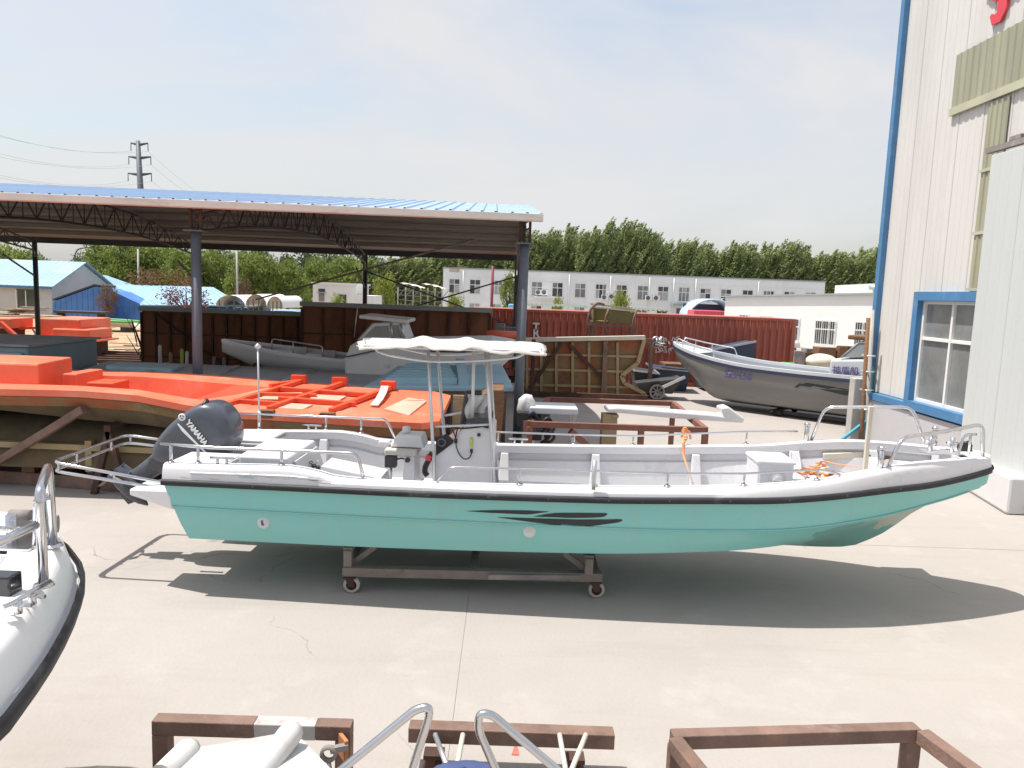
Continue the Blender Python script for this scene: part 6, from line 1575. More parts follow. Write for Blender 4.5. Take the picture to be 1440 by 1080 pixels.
for sg, Xl in ((-1, (7.62,)), (1, (7.40, 8.74))):
    for X in Xl:
        mb = MB(); y = sg*(hbf(X) - .10); mb.tube([(X, y, ztf(X)), (X, y, ztf(X) + .20)], .03, 8); mb.lathe((X, y, ztf(X) + .2), [(.03, 0), (.042, .01), (.03, .035), (0, .04)], 10); mb.build('bollard', M['steel'], bo)
for X in (8.55, 8.80):
    mb = MB(); mb.tube([(X, .05, 1.68), (X, .05, 1.86)], .026, 8); mb.tube([(X - .07, .05, 1.80), (X + .07, .05, 1.80)], .015, 6); mb.build('mooring_bitt', M['steel'], bo)
mb = MB(); mb.box((8.72, .0, 1.695), (.55, .26, .012)); mb.build('bow_plate', M['alu'], bo)
mb = MB(); mb.box((8.98, .12, 1.74), (.12, .10, .09)); mb.tube([(8.96, .12, 1.78), (9.04, .12, 1.80)], .03, 8); mb.build('bow_roller', M['black'], bo)
mb = MB(); X = 9.0; mb.tube(rnd([(8.93, -.06, 1.69), (8.93, -.06, 1.93), (9.0, -.05, 1.93)], .03), .016, 6); mb.build('bow_staff', M['steel'], bo)
mb = MB(); mb.tube([(4.56, -1.17, ztf(4.56) - .01), (4.56, -1.17, 1.68)], .022, 8); mb.build('thole_post', M['alu'], bo)
for X, sg in ((.97, 1), (3.72, 1), (.62, -1)):
    y = sg*(hbf(X) - .09); z = ztf(X); mb = MB(); mb.tube([(X - .13, y, z + .065), (X + .13, y, z + .065)], .014, 6); mb.tube([(X - .05, y, z), (X - .05, y, z + .065)], .016, 6); mb.tube([(X + .05, y, z), (X + .05, y, z + .065)], .016, 6); mb.build('cleat', M['steel'], bo)
mb = MB(); mb.tube([(.24, 1.06, 1.43), (.225, 1.06, 2.50)], .014, 6); mb.tube([(.24, 1.06, 1.43), (.24, 1.06, 1.66)], .024, 8); mb.lathe((.225, 1.06, 2.52), [(0, -.03), (.04, -.02), (.045, .01), (0, .045)], 10); mb.build('light_staff', M['alu'], bo)
mb = MB(); mb.box((7.9, .22, 1.66), (.048, .05, 1.02)); mb.box((7.9, .22, 1.155), (.20, .18, .02)); mb.build('mast_post', M['cream'], bo, bevel=.006)
# hull marks: vinyl stripes and skin fitting roundels
def onhull(u, v, off=.004):
    a = V((0, 0, CAMZ)); d = ray(u, v); A = BI @ a; D = (BI.to_3x3() @ d); X, z = 4.0, 1.0
    for _ in range(40):
        y = -hully(min(max(X, 0), 9), z); t = (y - A.y)/D.y; X = A.x + D.x*t; z = A.z + D.z*t
    return V((X, -hully(X, z) - off, z))
def hullpoly(pts, nx=26):
    # strip fill between an upper and a lower outline given as (u, v_top, v_bottom)
    us = [p[0] for p in pts]; m_ = MB(); rows_ = []
    for i in range(nx + 1):
        u = us[0] + (us[-1] - us[0])*i/nx; vt = float(np.interp(u, us, [p[1] for p in pts])); vb = float(np.interp(u, us, [p[2] for p in pts]))
        rows_.append([onhull(u, vt + (vb-vt)*j/3) for j in range(4)])
    m_.grid(rows_); return m_
dc = hullpoly([(656, 718.4, 718.6), (690, 717.4, 721.2), (700, 717.3, 721.4), (735, 717.6, 723.2), (744, 717.8, 723.4), (772, 719.3, 719.6)]).build('hull_decal', M['decal'], bo, fix=False)
hullpoly([(750, 726.2, 726.4), (768, 722.8, 726.9), (780, 721.3, 727.3), (800, 721.0, 728.2), (830, 721.2, 728.0), (849, 721.4, 727.0), (854, 721.8, 723.4)]).build('hull_decal', M['decal'], bo, fix=False)
hullpoly([(699, 727.2, 727.4), (730, 728.0, 731.8), (760, 728.9, 735.6), (790, 729.8, 739.6), (812, 730.4, 742.3), (840, 730.4, 738.6), (862, 730.2, 735.6), (872, 729.8, 734.2), (875, 730.5, 732.6)]).build('hull_decal', M['decal'], bo, fix=False)
for (u, v, lab) in ((370.5, 735, None), (744.5, 747.5, None)):
    c = onhull(u, v, 0); mb = MB(); R_ = .066
    mb.lathe(c, [(0, -.016), (R_*.55, -.017), (R_*.62, -.012), (R_*.9, -.012), (R_, -.004), (R_, .01)], 20, 'y'); o = mb.build('roundel', M['white_paint'], bo)
    mb = MB()
    if u < 500:
        mb.prism([c + V((dx, -.020, dz)) for dx, dz in ((-.022, .028), (.0, .033), (.004, .0), (.018, -.012), (.006, -.03), (-.018, -.022))], (0, .004, 0)); mb.build('roundel_mark', M['purple'], o)
    else:
        for k in range(3): mb.box(c + V((-.018 + .018*k, -.019, .004*k)), (.008, .004, .024))
        mb.build('roundel_mark', M['alu'], o)
mb = MB(); mb.tube([(.10, -.45, .70), (-.16, -.45, .70)], .02, 8); mb.build('drain_pipe', M['redbark'], bo)

# ------------------------------------------------------------------ outboard motor, tilted up
om_ = MB()
prof = [(-.62, 1.22), (-.60, 1.36), (-.46, 1.585), (-.22, 1.81), (-.02, 1.935), (.10, 1.955), (.22, 1.92), (.34, 1.80), (.40, 1.62), (.40, 1.46), (.33, 1.33), (.18, 1.25), (-.10, 1.20), (-.42, 1.15)]
cx = sum(p[0] for p in prof)/len(prof); cz = sum(p[1] for p in prof)/len(prof)
rows = []
for y, s_ in ((-.285, .0), (-.285, .45), (-.28, .70), (-.262, .84), (-.225, .935), (-.16, .985), (0, 1.0), (.16, .985), (.225, .935), (.262, .84), (.28, .70), (.285, .45), (.285, .0)):
    rows.append([V((cx + (x - cx)*max(s_, .002), y, cz + (z - cz)*max(s_, .002))) for x, z in prof])
om_.grid(rows, True); motor = om_.build('outboard_motor', M['motor'], bo, sub=2)
# crease between cap and lower cowl, ridge on top
mb = MB(); mb.tube([(.03, -.20, 1.925), (.075, -.215, 1.86), (.085, -.262, 1.76)], [.012, .022, .010], 8); mb.tube([(-.0, .0, 1.95), (.06, -.12, 1.955), (.05, -.22, 1.90)], [.02, .03, .015], 8); mb.build('cowl_crease', M['black'], motor)
mb = MB(); mb.hexa([(-.70, -.15, 1.12), (-.45, -.17, 1.06), (-.45, .17, 1.06), (-.70, .15, 1.12), (-.62, -.17, 1.28), (-.40, -.19, 1.25), (-.40, .19, 1.25), (-.62, .17, 1.28)]); mb.build('lower_cowl', M['motorleg'], motor, bevel=.03)
mb = MB(); L0, L1 = V((-.50, 0, 1.22)), V((-.90, 0, .93))
mb.hexa([(-.66, -.075, 1.20), (-.44, -.10, 1.02), (-.44, .10, 1.02), (-.66, .075, 1.20), (-.66, -.075, 1.201), (-.44, -.10, 1.021), (-.44, .10, 1.021), (-.66, .075, 1.201)]) if 0 else None
rows = []
for t, wx, wy in ((0, .15, .12), (.4, .12, .085), (.75, .11, .06), (1.0, .12, .055)):
    c = L0.lerp(L1, t); d = V((.58, 0, -.81)); 
    rows.append([c + d*(wx*math.cos(a)) + V((0, wy*math.sin(a), 0)) for a in [2*math.pi*k/12 for k in range(12)]])
mb.grid(rows, True); leg = mb.build('motor_leg', M['motorleg'], motor)
mb = MB(); mb.prism([(-.97, -.11, 1.075), (-1.05, -.02, 1.11), (-.62, -.10, .87), (-.60, -.10, .83)] if 0 else [V((-1.07, -.12, 1.09)), V((-1.07, .12, 1.09)), V((-.68, .14, .80)), V((-.68, -.14, .80))], (-.02, 0, -.03)); mb.build('cavitation_plate', M['motorleg'], leg)
mb = MB(); rows = []
G0, G1 = V((-1.15, 0, .93)), V((-.74, 0, .62))
for t, r in ((0, .03), (.15, .065), (.5, .085), (.8, .06), (1, .012)):
    c = G0.lerp(G1, t); rows.append([c + V((.6, 0, .8))*(r*math.cos(a)) + V((0, r*.85*math.sin(a), 0)) for a in [2*math.pi*k/12 for k in range(12)]])
mb.grid(rows, True); mb.prism([V((-1.05, -.008, .84)), V((-.83, -.008, .68)), V((-.98, -.008, .62)), V((-1.07, -.008, .72))], (0, .016, 0)); mb.prism([V((-1.03, -.045, .86)), V((-.80, -.045, .70)), V((-.66, -.05, .84)), V((-.92, -.05, 1.04))], (0, .09, 0)); mb.build('gearcase', M['motorleg'], leg)
mb = MB(); hc = V((-1.17, 0, .945)); ax = (G0 - G1).normalized(); sd = V((0, 1, 0)); up = ax.cross(sd)
for k in range(3):
    a = k*2.094 + .4; e = sd*math.cos(a) + up*math.sin(a); f = sd*math.cos(a + .9) + up*math.sin(a + .9)
    mb.prism([hc + e*.03, hc + e*.15 + f*.01, hc + e*.16 + f*.09, hc + e*.05 + f*.10], ax*.012)
mb.tube([hc - ax*.05, hc + ax*.05], .035, 8); mb.build('propeller', M['motorleg'], leg)
mb = MB(); mb.box((-.12, 0, 1.16), (.18, .34, .34)); mb.box((.02, 0, 1.22), (.14, .42, .10)); mb.tube([(-.1, -.14, 1.1), (-.5, -.10, 1.06)], .03, 8); mb.tube([(-.1, .14, 1.1), (-.5, .10, 1.06)], .03, 8); mb.build('clamp_bracket', M['motorleg'], motor, bevel=.01)
def mpx(u, v, y): 
    A = BI @ V((0, 0, CAMZ)); D = BI.to_3x3() @ ray(u, v); t = (y - A.y)/D.y; return A + D*t
p, q = mpx(256.5, 589, -.305), mpx(285, 624, -.305)
text_mesh('lettering', 'YAMAHA', .082, M['lettering'], motor, frame_mw(p + (q-p).normalized()*.06, q - p, V((.6, 0, .6))), .006, bold=.004)
mb = MB(); c = p + (q-p).normalized()*.0 + V((-.005, 0, .02)); mb.lathe(c, [(.030, -.006), (.042, -.006), (.042, .004), (.030, .004), (.030, -.006)], 16, 'y')
for k in range(3): a = 1.57 + k*2.094; mb.bar(c, c + V((math.cos(a)*.033, 0, math.sin(a)*.033)), .008)
mb.build('emblem', M['lettering'], motor)
P = [mpx(u, v, -.295) for u, v in ((249.5, 596), (257, 605), (272, 620), (288, 636), (303, 650))]
mb = MB(); rr = []
for i, pp in enumerate(P):
    w_ = (.004, .016, .010, .007, .004)[i]; n_ = V((.7, 0, .7)); rr.append([pp - n_*w_, pp + n_*w_, pp + n_*w_ + V((0, .012, 0)), pp - n_*w_ + V((0, .012, 0))])
mb.grid(rr, True, False); mb.build('cowl_stripe', M['lettering'], motor)

# ------------------------------------------------------------------ helm console, seat, T-top
co = MB(); y0, y1 = -.40, .40
pr_ = [(2.80, FL), (3.46, FL), (3.46, 1.80), (3.16, 1.86), (3.05, 1.72), (2.80, 1.50)]
co.prism([V((x, y0, z)) for x, z in pr_], (0, y1 - y0, 0)); con = co.build('helm_console', M['white_gel'], bo, bevel=.025)
mb = MB(); mb.hexa([(3.06, -.36, 1.73), (3.42, -.36, 1.815), (3.42, .36, 1.815), (3.06, .36, 1.73), (3.16, -.33, 1.905), (3.42, -.33, 1.925), (3.42, .33, 1.925), (3.16, .33, 1.905)]); mb.build('dash_hood', M['screen'], con, bevel=.02)
mb = MB(); a, b = V((2.785, 0, 1.24)), V((3.06, 0, 1.745)); d = (b - a).normalized(); 
pp = [mpx(613, 641, -.405), mpx(613, 617, -.405), mpx(628, 609.5, -.405), mpx(638, 619, -.405), mpx(637, 623, -.405), mpx(613, 640, -.405)][:5]
mb.prism(pp, (0, -.012, 0)); mb.build('side_panel', M['screen'], con)
mb = MB(); c = mpx(621, 622, -.42); mb.lathe(c, [(.035, -.012), (.05, -.012), (.05, .01), (.035, .01), (.035, -.012)], 14, 'y'); mb.build('gauge', M['greysteel'], con)
mb = MB(); c = mpx(673.5, 611.5, -.41); mb.box(c, (.035, .02, .035)); mb.build('switch', M['black'], con, bevel=.003)
mb = MB(); c = mpx(663, 622, -.408); mb.box(c, (.032, .008, .11)); mb.build('label_tag', M['greenlabel'], con)
mb = MB(); pts = [mpx(u, v, -.43) for u, v in ((634, 601), (637, 606), (641, 615), (641, 626), (645, 638), (652, 646), (660, 645), (663, 638), (663, 634))]
mb.tube(rnd(pts, .06), .007, 6); mb.tube(rnd([mpx(u, v, -.43) for u, v in ((644, 601), (642, 608), (641, 615))], .05), .008, 6); mb.box(mpx(641, 620, -.43), (.035, .03, .05)); mb.box(mpx(663, 634, -.43), (.03, .03, .04)); mb.tube(rnd([mpx(u, v, -.43) for u, v in ((634, 601), (645, 602.5), (660, 602), (676, 600), (684, 597.5))], .08), .010, 6); mb.build('cable', M['black'], con)
mb = MB(); mb.tube(rnd([mpx(u, v, -.46) for u, v in ((608, 636), (603, 647), (598, 656), (597, 664), (601, 669))], .08), .032, 8); mb.build('control_hose', M['black'], con)
mb = MB(); mb.tube(rnd([mpx(u, v, -.47) for u, v in ((604, 640), (602, 647))], .02), .037, 8); mb.build('hose_sleeve', M['redletter'], con)
# seat pedestal with small winch under it
mb = MB(); mb.hexa([(2.40, -.26, FL), (2.58, -.26, FL), (2.58, .16, FL), (2.40, .16, FL), (2.44, -.24, 1.50), (2.55, -.24, 1.50), (2.55, .14, 1.50), (2.44, .14, 1.50)]); st_ = mb.build('seat', M['white_gel'], bo, bevel=.012)
mb = MB(); mb.box((2.40, -.05, 1.475), (.38, .52, .07)); mb.build('seat_plate', M['canvas'], st_, bevel=.02)
mb = MB(); mb.hexa([(2.26, -.22, 1.52), (2.66, -.22, 1.52), (2.66, .14, 1.52), (2.26, .14, 1.52), (2.33, -.2, 1.66), (2.62, -.2, 1.66), (2.62, .12, 1.66), (2.33, .12, 1.66)]); mb.box((2.18, -.1, 1.55), (.13, .16, .05)); mb.tube([(2.42, -.05, 1.66), (2.42, -.05, 1.74)], .05, 10); mb.build('seat_box', M['white_paint'], st_, bevel=.02)
mb = MB(); c = mpx(550, 648, -.2); mb.box(c, (.13, .12, .14)); mb.tube(rnd([mpx(u, v, -.22) for u, v in ((557, 646), (566, 644), (574, 648))], .03), .012, 6); mb.lathe(mpx(573, 647, -.27), [(0, -.02), (.03, -.02), (.03, .02), (0, .02)], 10, 'y'); mb.build('winch_motor', M['darksteel'], st_, bevel=.008)
c = mpx(550, 655, -.2); mb = MB(); mb.tube([c, V((c.x, c.y, FL))], .014, 8); mb.tube([V((2.30, -.05, 1.45)), V((2.30, -.05, 1.3))], .02, 8); mb.build('winch_shaft', M['alu'], st_)
# canopy frame
TT = [  # foot X,z / head X,z / y foot / y head
    (mpx(611, 672, -.47), mpx(602, 490, -.47)), (mpx(695, 676, -.47), mpx(683, 492, -.47)),
    (mpx(622, 580, .47), mpx(615, 489, .47)), (mpx(697, 640, .47), mpx(688, 491, .47))]
for f, h_ in TT:
    d = (f - h_); f2 = f + d*((f.z - FL)/max(-d.z, 1e-3))*1 if 0 else h_ + d*((h_.z - FL)/(h_.z - f.z))
    mb = MB(); mb.tube([f2, h_], .020, 8); mb.build('canopy_leg', M['alu'], bo)
for sy in (-.47, .47):
    mb = MB(); mb.tube(rnd([mpx(u, v, sy) for u, v in ([(612, 600), (640, 599), (690, 597)] if sy < 0 else [(622, 585), (650, 580), (690, 578)])], .03), .014, 6); mb.build('canopy_crossbar', M['alu'], bo)
zc0 = 2.70
for sy, ch in ((-.55, ((527, 487), (530, 494), (548, 500), (604, 509), (650, 508.5), (690, 506.5), (728, 502.5), (737, 497), (740, 491))), (.50, ((547, 486), (560, 489), (605, 499), (640, 499), (690, 494.5), (720, 492)))):
    mb = MB(); mb.tube(rnd([mpx(u, v, sy) for u, v in ch], .15), .015, 6); mb.build('canopy_truss_tube', M['alu'], bo)
mb = MB(); mb.tube([mpx(664, 597, -.25), mpx(666.5, 491, -.25)], .018, 8); mb.build('aerial', M['white_paint'], bo)
for sy in (-.62, .60):
    mb = MB(); mb.tube([V((2.03 if sy < 0 else 1.84, sy, 2.712)), V((3.95, sy, 2.72))], .014, 6); mb.build('canopy_side_tube', M['alu'], bo)
for X in (1.84, 2.5, 3.2, 3.96):
    mb = MB(); mb.tube([V((X + (.2 if X < 2 else 0), -.62, 2.712)), V((X + (.05 if X < 2 else 0), 0, 2.745)), V((X, .60, 2.712))], .014, 6); mb.build('canopy_bow', M['alu'], bo)
cg = random.Random(9); rows = []
NX, NY = 48, 20
for i in range(NX + 1):
    t = i/NX; r = []
    for j in range(NY + 1):
        s_ = j/NY; y = -.68 + 1.34*s_; X0 = 1.78 + .22*(1 - s_)**2; X = X0 + (4.02 - X0)*t
        edge = min(min(t, 1-t)/.035, min(s_, 1-s_)/.06, 1)
        z = 2.745 + .028*math.sin(math.pi*s_) + .008*math.sin(t*13 + 2.5*s_) + .007*math.sin(t*29 + 5*s_ + 1) + .010*math.sin(s_*16 + 7*t)
        for bt_, amp in ((.33, .055), (.60, .045), (.84, .025)): z += amp*math.exp(-((t - bt_ - .02*math.sin(9*s_))/.045)**2)*(.5 + .5*math.sin(math.pi*min(s_ + .25, 1)))
        z -= .05*(1 - t)**3 + .03*t**3
        z -= .022*(1 - edge)**1.6
        r.append(V((X + .012*math.sin(23*s_)*(1 if i in (0, NX) else 0), y + .012*math.sin(40*t)*(1 if j in (0, NY) else 0), z)))
    rows.append(r)
mb = MB(); mb.grid(rows); cnp = mb.build('canopy', M['canvas'], bo)
so2 = cnp.modifiers.new('thickness', 'SOLIDIFY'); so2.thickness = .012
sides = [[r[0] for r in rows], [r[-1] for r in rows], rows[0], rows[-1]]
for sd_ in sides:
    mb = MB(); mb.grid([[p_ + V((0, 0, -.0)), p_ + V((0, 0, -.009 - .005*math.sin(k*1.7)))] for k, p_ in enumerate(sd_)]); o = mb.build('canopy_valance', M['canvas'], cnp); so3 = o.modifiers.new('thickness', 'SOLIDIFY'); so3.thickness = .008
# white seat box with round hatch, deck fittings
bx = MB(); bx.box((6.58, -.38, (FL + 1.63)/2), (.40, .46, 1.63 - FL)); sbx = bx.build('seat_box', M['white_gel'], bo, bevel=.035)
mb = MB(); mb.box((6.58, -.38, 1.615), (.425, .485, .05)); mb.build('box_lid', M['white_gel'], sbx, bevel=.02)
mb = MB(); mb.lathe((6.60, -.615, 1.42), [(0, -.008), (.06, -.010), (.066, -.004), (.082, -.008), (.092, .0), (.092, .01)], 20, 'y'); mb.box((6.60, -.63, 1.42), (.1, .008, .014)); mb.build('round_hatch', M['white_in'], sbx)
mb = MB(); mb.box((4.0, .15, FL + .09), (1.1, .9, .18)); fh_ = mb.build('floor_hatch', M['white_in'], bo, bevel=.02)
mb = MB(); 
for (x, y) in ((3.75, .0), (4.05, .0)): mb.tube(rnd([(x - .08, y, FL + .18), (x - .08, y, FL + .25), (x + .08, y, FL + .25), (x + .08, y, FL + .18)], .03), .012, 6)
mb.build('hatch_handle', M['steel'], fh_)

# ------------------------------------------------------------------ loose things in the boat
def bw(p): return BM @ V(p)
stp = thing('ratchet_strap', 'orange strap hanging over the far gunwale down into the boat', 'strap', bw((5.5, 1.1, 1.4)))
def ribbon(pts, w_, thick=.004, axis=V((1, 0, 0)), twist=0):
    rr = []
    for i, p_ in enumerate(pts):
        a = axis if not twist else Matrix.Rotation(twist*i, 3, 'Z') @ axis
        rr.append([p_ - a*w_/2, p_ + a*w_/2, p_ + a*w_/2 + V((0, -thick, thick)), p_ - a*w_/2 + V((0, -thick, thick))])
    m_ = MB(); m_.grid(rr, True); return m_
def bpx(u, v, Y): return BM @ mpx(u, v, Y)
pts = rnd([bpx(964, 613, 1.16), bpx(965, 617, 1.05), bpx(961, 622, 1.0), bpx(961, 640, .94), bpx(966, 655, .55), bpx(970, 668, .0), bpx(973, 681, -.6)], .2)
ribbon(pts, .05, twist=.06).build('strap_tail', M['strap'], stp)
mb = MB(); c = bpx(965, 612, 1.12); 
for k in range(5): mb.tube(rnd([c + V((-.06, 0, -.03 + .02*k)), c + V((-.03, -.03, .06 + .015*k)), c + V((.05, .02, .05 - .01*k)), c + V((.06, 0, -.05))], .04), .014, 5)
mb.build('strap_knot', M['strap'], stp)
stq = thing('strap_heap', 'heap of tangled orange and white straps beside the white seat box', 'strap', bw((7.0, -.2, .9)))
hg = random.Random(15)
for k in range(15):
    u = 1108 + hg.uniform(0, 54); v = 676 - hg.uniform(0, 8) - (u - 1108)*.10
    Y = hg.uniform(-.35, .25); c = bpx(u, v, Y)
    P = [c + V((hg.uniform(-.22, .22), hg.uniform(-.12, .12), hg.uniform(-.02, .08))) for _ in range(4)]
    ribbon(rnd(P, .1), .055, twist=hg.uniform(-.15, .15)).build('strap_coil', M['strap'] if k % 4 else M['canvas'], stq)
c = bpx(1135, 680, 0); mb = MB(); mb.hexa([c + V(q_) for q_ in ((-.3, -.3, -.25), (.35, -.3, -.25), (.35, .3, -.25), (-.3, .3, -.25), (-.25, -.2, -.03), (.3, -.2, -.0), (.3, .2, -.0), (-.25, .2, -.03))]); mb.build('folded_sheet', M['canvas'], stq, bevel=.04)
P = [bpx(u, v, .3) for u, v in ((1150, 652), (1158, 648), (1170, 652), (1185, 654), (1208, 656))]
ribbon(rnd(P, .15), .06, twist=.05).build('strap_tail', M['strap'], stq)
ribbon(rnd([bpx(u, v, .32) for u, v in ((1142, 668), (1148, 655), (1158, 650), (1160, 664), (1163, 676))], .1), .05).build('strap_tail', M['strap'], stq)
brd = thing('timber_board', 'pale cream board lying across the boat in front of the bow', 'board', bw((7.5, .6, 1.45)))
mb = MB(); mb.bar(bpx(1157, 641, .72), bpx(1216, 637.5, .66), .12, .07); mb.build('board', M['cream'], brd, bevel=.006)
wcr = thing('wooden_crate', 'dark brown slatted crate in the bow behind the cream mast post', 'crate', bw((7.95, .45, 1.34)))
a, b = bpx(1224, 650, .5), bpx(1256, 628, .5)
for k in range(5):
    z = 1.19 + k*.075; mb = MB(); mb.box((a.x + .15, a.y + .02, z), (.40, .05, .06), BR); mb.build('slat', M['brownwood'], wcr)
    mb = MB(); mb.box((a.x + .15, a.y + .30, z), (.40, .05, .06), BR); mb.build('slat', M['brownwood'], wcr)
mb = MB()
for dx in (-.02, .32):
    mb.box((a.x + dx, a.y + .16, 1.34), (.04, .34, .38), BR)
mb.box((a.x + .15, a.y + .16, 1.17), (.34, .26, .03), BR); mb.build('crate_frame', M['brownwood'], wcr)
chn = thing('chain', 'black chain heaped on the floor beside the stern locker', 'chain', bw((1.7, -.3, .9)))
mb = MB()
for k in range(46):
    t = k/45; u = 436 + 37*t + hg.uniform(-1.5, 1.5); v = 652 + 14*t**.6 + hg.uniform(-2.5, 1.5); c = bpx(u, v, -.25 + hg.uniform(-.06, .06))
    a = hg.uniform(0, 3.1); mb.tube([c + V((.022*math.cos(q_)*math.cos(a), .022*math.cos(q_)*math.sin(a), .014*math.sin(q_))) for q_ in [2*math.pi*i/7 for i in range(7)]], .005, 4, True)
mb.build('chain_links', M['black'], chn)
mb = MB(); mb.hexa([bw(q_) for q_ in ((1.52, -.55, FL + .014), (2.25, -.55, FL + .014), (2.25, .1, FL + .014), (1.52, .1, FL + .014), (1.52, -.45, 1.31), (2.2, -.45, 1.20), (2.2, .0, 1.20), (1.52, .0, 1.31))]); mb.build('chain_tray', M['white_in'], chn)
cl = thing('white_cloth', 'crumpled white cloth thrown over the dark seat back on the console', 'cloth', bw((3.35, .1, 1.9)))
mb = MB(); c = bpx(668, 575, .1); rows = []
for i in range(10):
    r = []
    for j in range(8):
        s_ = j/7; t = i/9; r.append(c + V((-.10 + .24*s_ + .02*math.sin(7*t), .05*math.sin(9*s_ + 4*t), .17 - .36*t*(.55 + .45*abs(math.sin(3.0*s_ + .6))))))
    rows.append(r)
mb.grid(rows); o = mb.build('cloth', M['white_paint'], cl); q_ = o.modifiers.new('thickness', 'SOLIDIFY'); q_.thickness = .01
mb = MB(); c = mpx(662, 572, .22); mb.hexa([c + V(q_) for q_ in ((-.13, -.02, -.22), (.12, -.02, -.22), (.14, .04, -.22), (-.13, .04, -.22), (-.08, .02, .19), (.13, .02, .21), (.13, .07, .21), (-.08, .07, .19))]); mb.build('seat_back', M['screen'], con, bevel=.03)

# ------------------------------------------------------------------ trolley carrying the boat
M['rustgrey'] = pm('grey brown worn steel', (.21, .175, .155), .8, var=.25, vs=3, bump=.2, bs=40, dirt=((.12, .06, .04), .6, 2.5, .54))
tr = thing('boat_trolley', 'low grey brown steel trolley on four casters under the turquoise hull', 'trolley', (-.2, 8.8, 0))
a, b = at(482, 806, 7.93), at(846, 810, 8.05); zb = .235
yn, yf = 7.95, 9.6
mb = MB()
for yy in (yn, yf): mb.bar((a.x, yy, zb), (b.x, yy + .08, zb), .11, .10)
for x in (a.x + .05, (a.x+b.x)/2, b.x - .06): mb.bar((x, yn + .06, zb), (x, yf, zb), .09, .09)
frm = mb.build('frame', M['rustgrey'], tr, bevel=.006)
mb = MB(); mb.bar((-.1, yn - .06, zb + .01), (b.x - .25, yn + .02, zb + .01), .045, .05); mb.build('side_tube', M['scrap'], tr)
for x in (a.x + .05, b.x - .16):
    for yy in (yn + .02, yf):
        zz = hully(max(min(x + 3.4, 9), 0), .6) and .57
        mb = MB(); mb.bar((x, yy, zb + .05), (x, yy, .47), .09); mb.bar((x + (.28 if x < 0 else -.28), yy + .1, zb + .25), (x + .02, yy + .1, zb + .04), .06); mb.build('post', M['rustgrey'], tr, bevel=.005)
    mb = MB(); mb.bar((x, yn, .48), (x, yf + .05, .48), .10, .04); mb.build('cross_bearer', M['rustgrey'], tr)
mb = MB(); mb.bar((a.x + .4, 8.85, .47), (b.x - .5, 8.75, .47), .16, .06); mb.build('keel_bearer', M['rustdark'], tr)
whl = {}
for (px_, yy) in ((494, yn), (840, yn + .08), (494, yf), (840, yf + .05)):
    x = at(px_, 838, 7.9).x; y_ = yy - .03
    cs = MB(); cs.lathe((x, y_, .092), [(.058, -.028), (.078, -.030), (.090, -.022), (.092, 0), (.090, .022), (.078, .030), (.058, .028), (.058, -.028)], 22, 'y'); w_ = cs.build('caster', M['grating'], tr)
    mb = MB(); mb.lathe((x, y_, .092), [(0, -.034), (.022, -.034), (.024, -.02), (.058, -.016), (.058, .016), (.024, .02), (.022, .034), (0, .034)], 16, 'y'); mb.build('hub', M['rustdark'], w_)
    mb = MB()
    for dy in (-.042, .042): mb.hexa([(x - .03, y_ + dy - .004, .08), (x + .03, y_ + dy - .004, .08), (x + .03, y_ + dy + .004, .08), (x - .03, y_ + dy + .004, .08), (x - .07, y_ + dy - .004, .185), (x + .03, y_ + dy - .004, .185), (x + .03, y_ + dy + .004, .185), (x - .07, y_ + dy + .004, .185)])
    mb.box((x - .02, y_, .182), (.14, .11, .012)); mb.build('fork', M['rustdark'], w_)

# ================================================================== FOREGROUND
# white boat at the left edge; its blunt bow points away from the camera
ZG = 1.62
fbt = thing('white_boat', 'white boat bow with black rubbing strake and stainless rails at lower left', 'boat', (-3.5, 3.4, 0))
rim = [(81, 758), (89, 764), (97, 775), (106, 788), (110, 802), (109, 818), (104, 836), (94, 862), (80, 890), (61, 922), (40, 952), (0, 1004)]
R_ = [atz(u, v, ZG) for u, v in rim]
R_ = [V((-3.12, R_[0].y + .03, ZG)), V((-3.02, R_[0].y + .01, ZG))] + R_ + [V((-1.92, 2.3, ZG)), V((-1.87, 1.5, ZG)), V((-1.87, .2, ZG))]
cxl = -3.22
def mir(p): return V((2*cxl - p.x, p.y, p.z))
def shrink(p, d): 
    c = V((cxl, min(p.y, 4.0) - .1, p.z)); v_ = (c - p); return p + v_.normalized()*min(d, v_.length*.9)
loop = list(reversed([mir(p) for p in R_])) + R_
def ring(d, z): return [V((q.x, q.y, z)) for q in (shrink(p, d) for p in loop)]
ne = len(loop)
prof = [(.0, ZG - .03), (.02, ZG - .02), (.03, ZG + .03), (.065, ZG + .15), (.085, ZG + .185), (.115, ZG + .20), (.20, ZG + .206), (.34, ZG + .21)]
rg_ = [ring(d, z) for d, z in prof]
mb = MB(); mb.grid(rg_); mb.build('gunwale', M['white_bright'], fbt)
mb = MB(); mb.grid([ring(-.012, ZG - .09), ring(-.035, ZG - .075), ring(-.035, ZG - .02), ring(-.012, ZG + .0)]); mb.build('rub_strake', M['rubber'], fbt)
hl = [(.0, ZG - .06), (.10, ZG - .14), (.30, ZG - .32), (.52, ZG - .55), (.75, ZG - .85), (.92, ZG - 1.15)]
mb = MB(); mb.grid([ring(d, z) for d, z in hl]); mb.build('hull', M['white_bright'], fbt)
mb = MB(); i0 = [k for k, p in enumerate(loop) if p.y > 3.97]
dk = [p for k, p in enumerate(ring(.30, ZG + .205)) if k in i0]; mb.add(dk, [tuple(range(len(dk)))]); mb.build('bow_deck', M['white_bright'], fbt)
mb = MB(); rr = []
for p, q in zip(ring(.34, ZG + .21), ring(.37, ZG - .12)):
    if p.y < 4.0: rr.append((p, q))
nh = len(rr)//2
for half in (rr[:nh], rr[nh:]): mb.grid([[p, q] for p, q in half])
mb.build('inner_side', M['white_bright'], fbt)
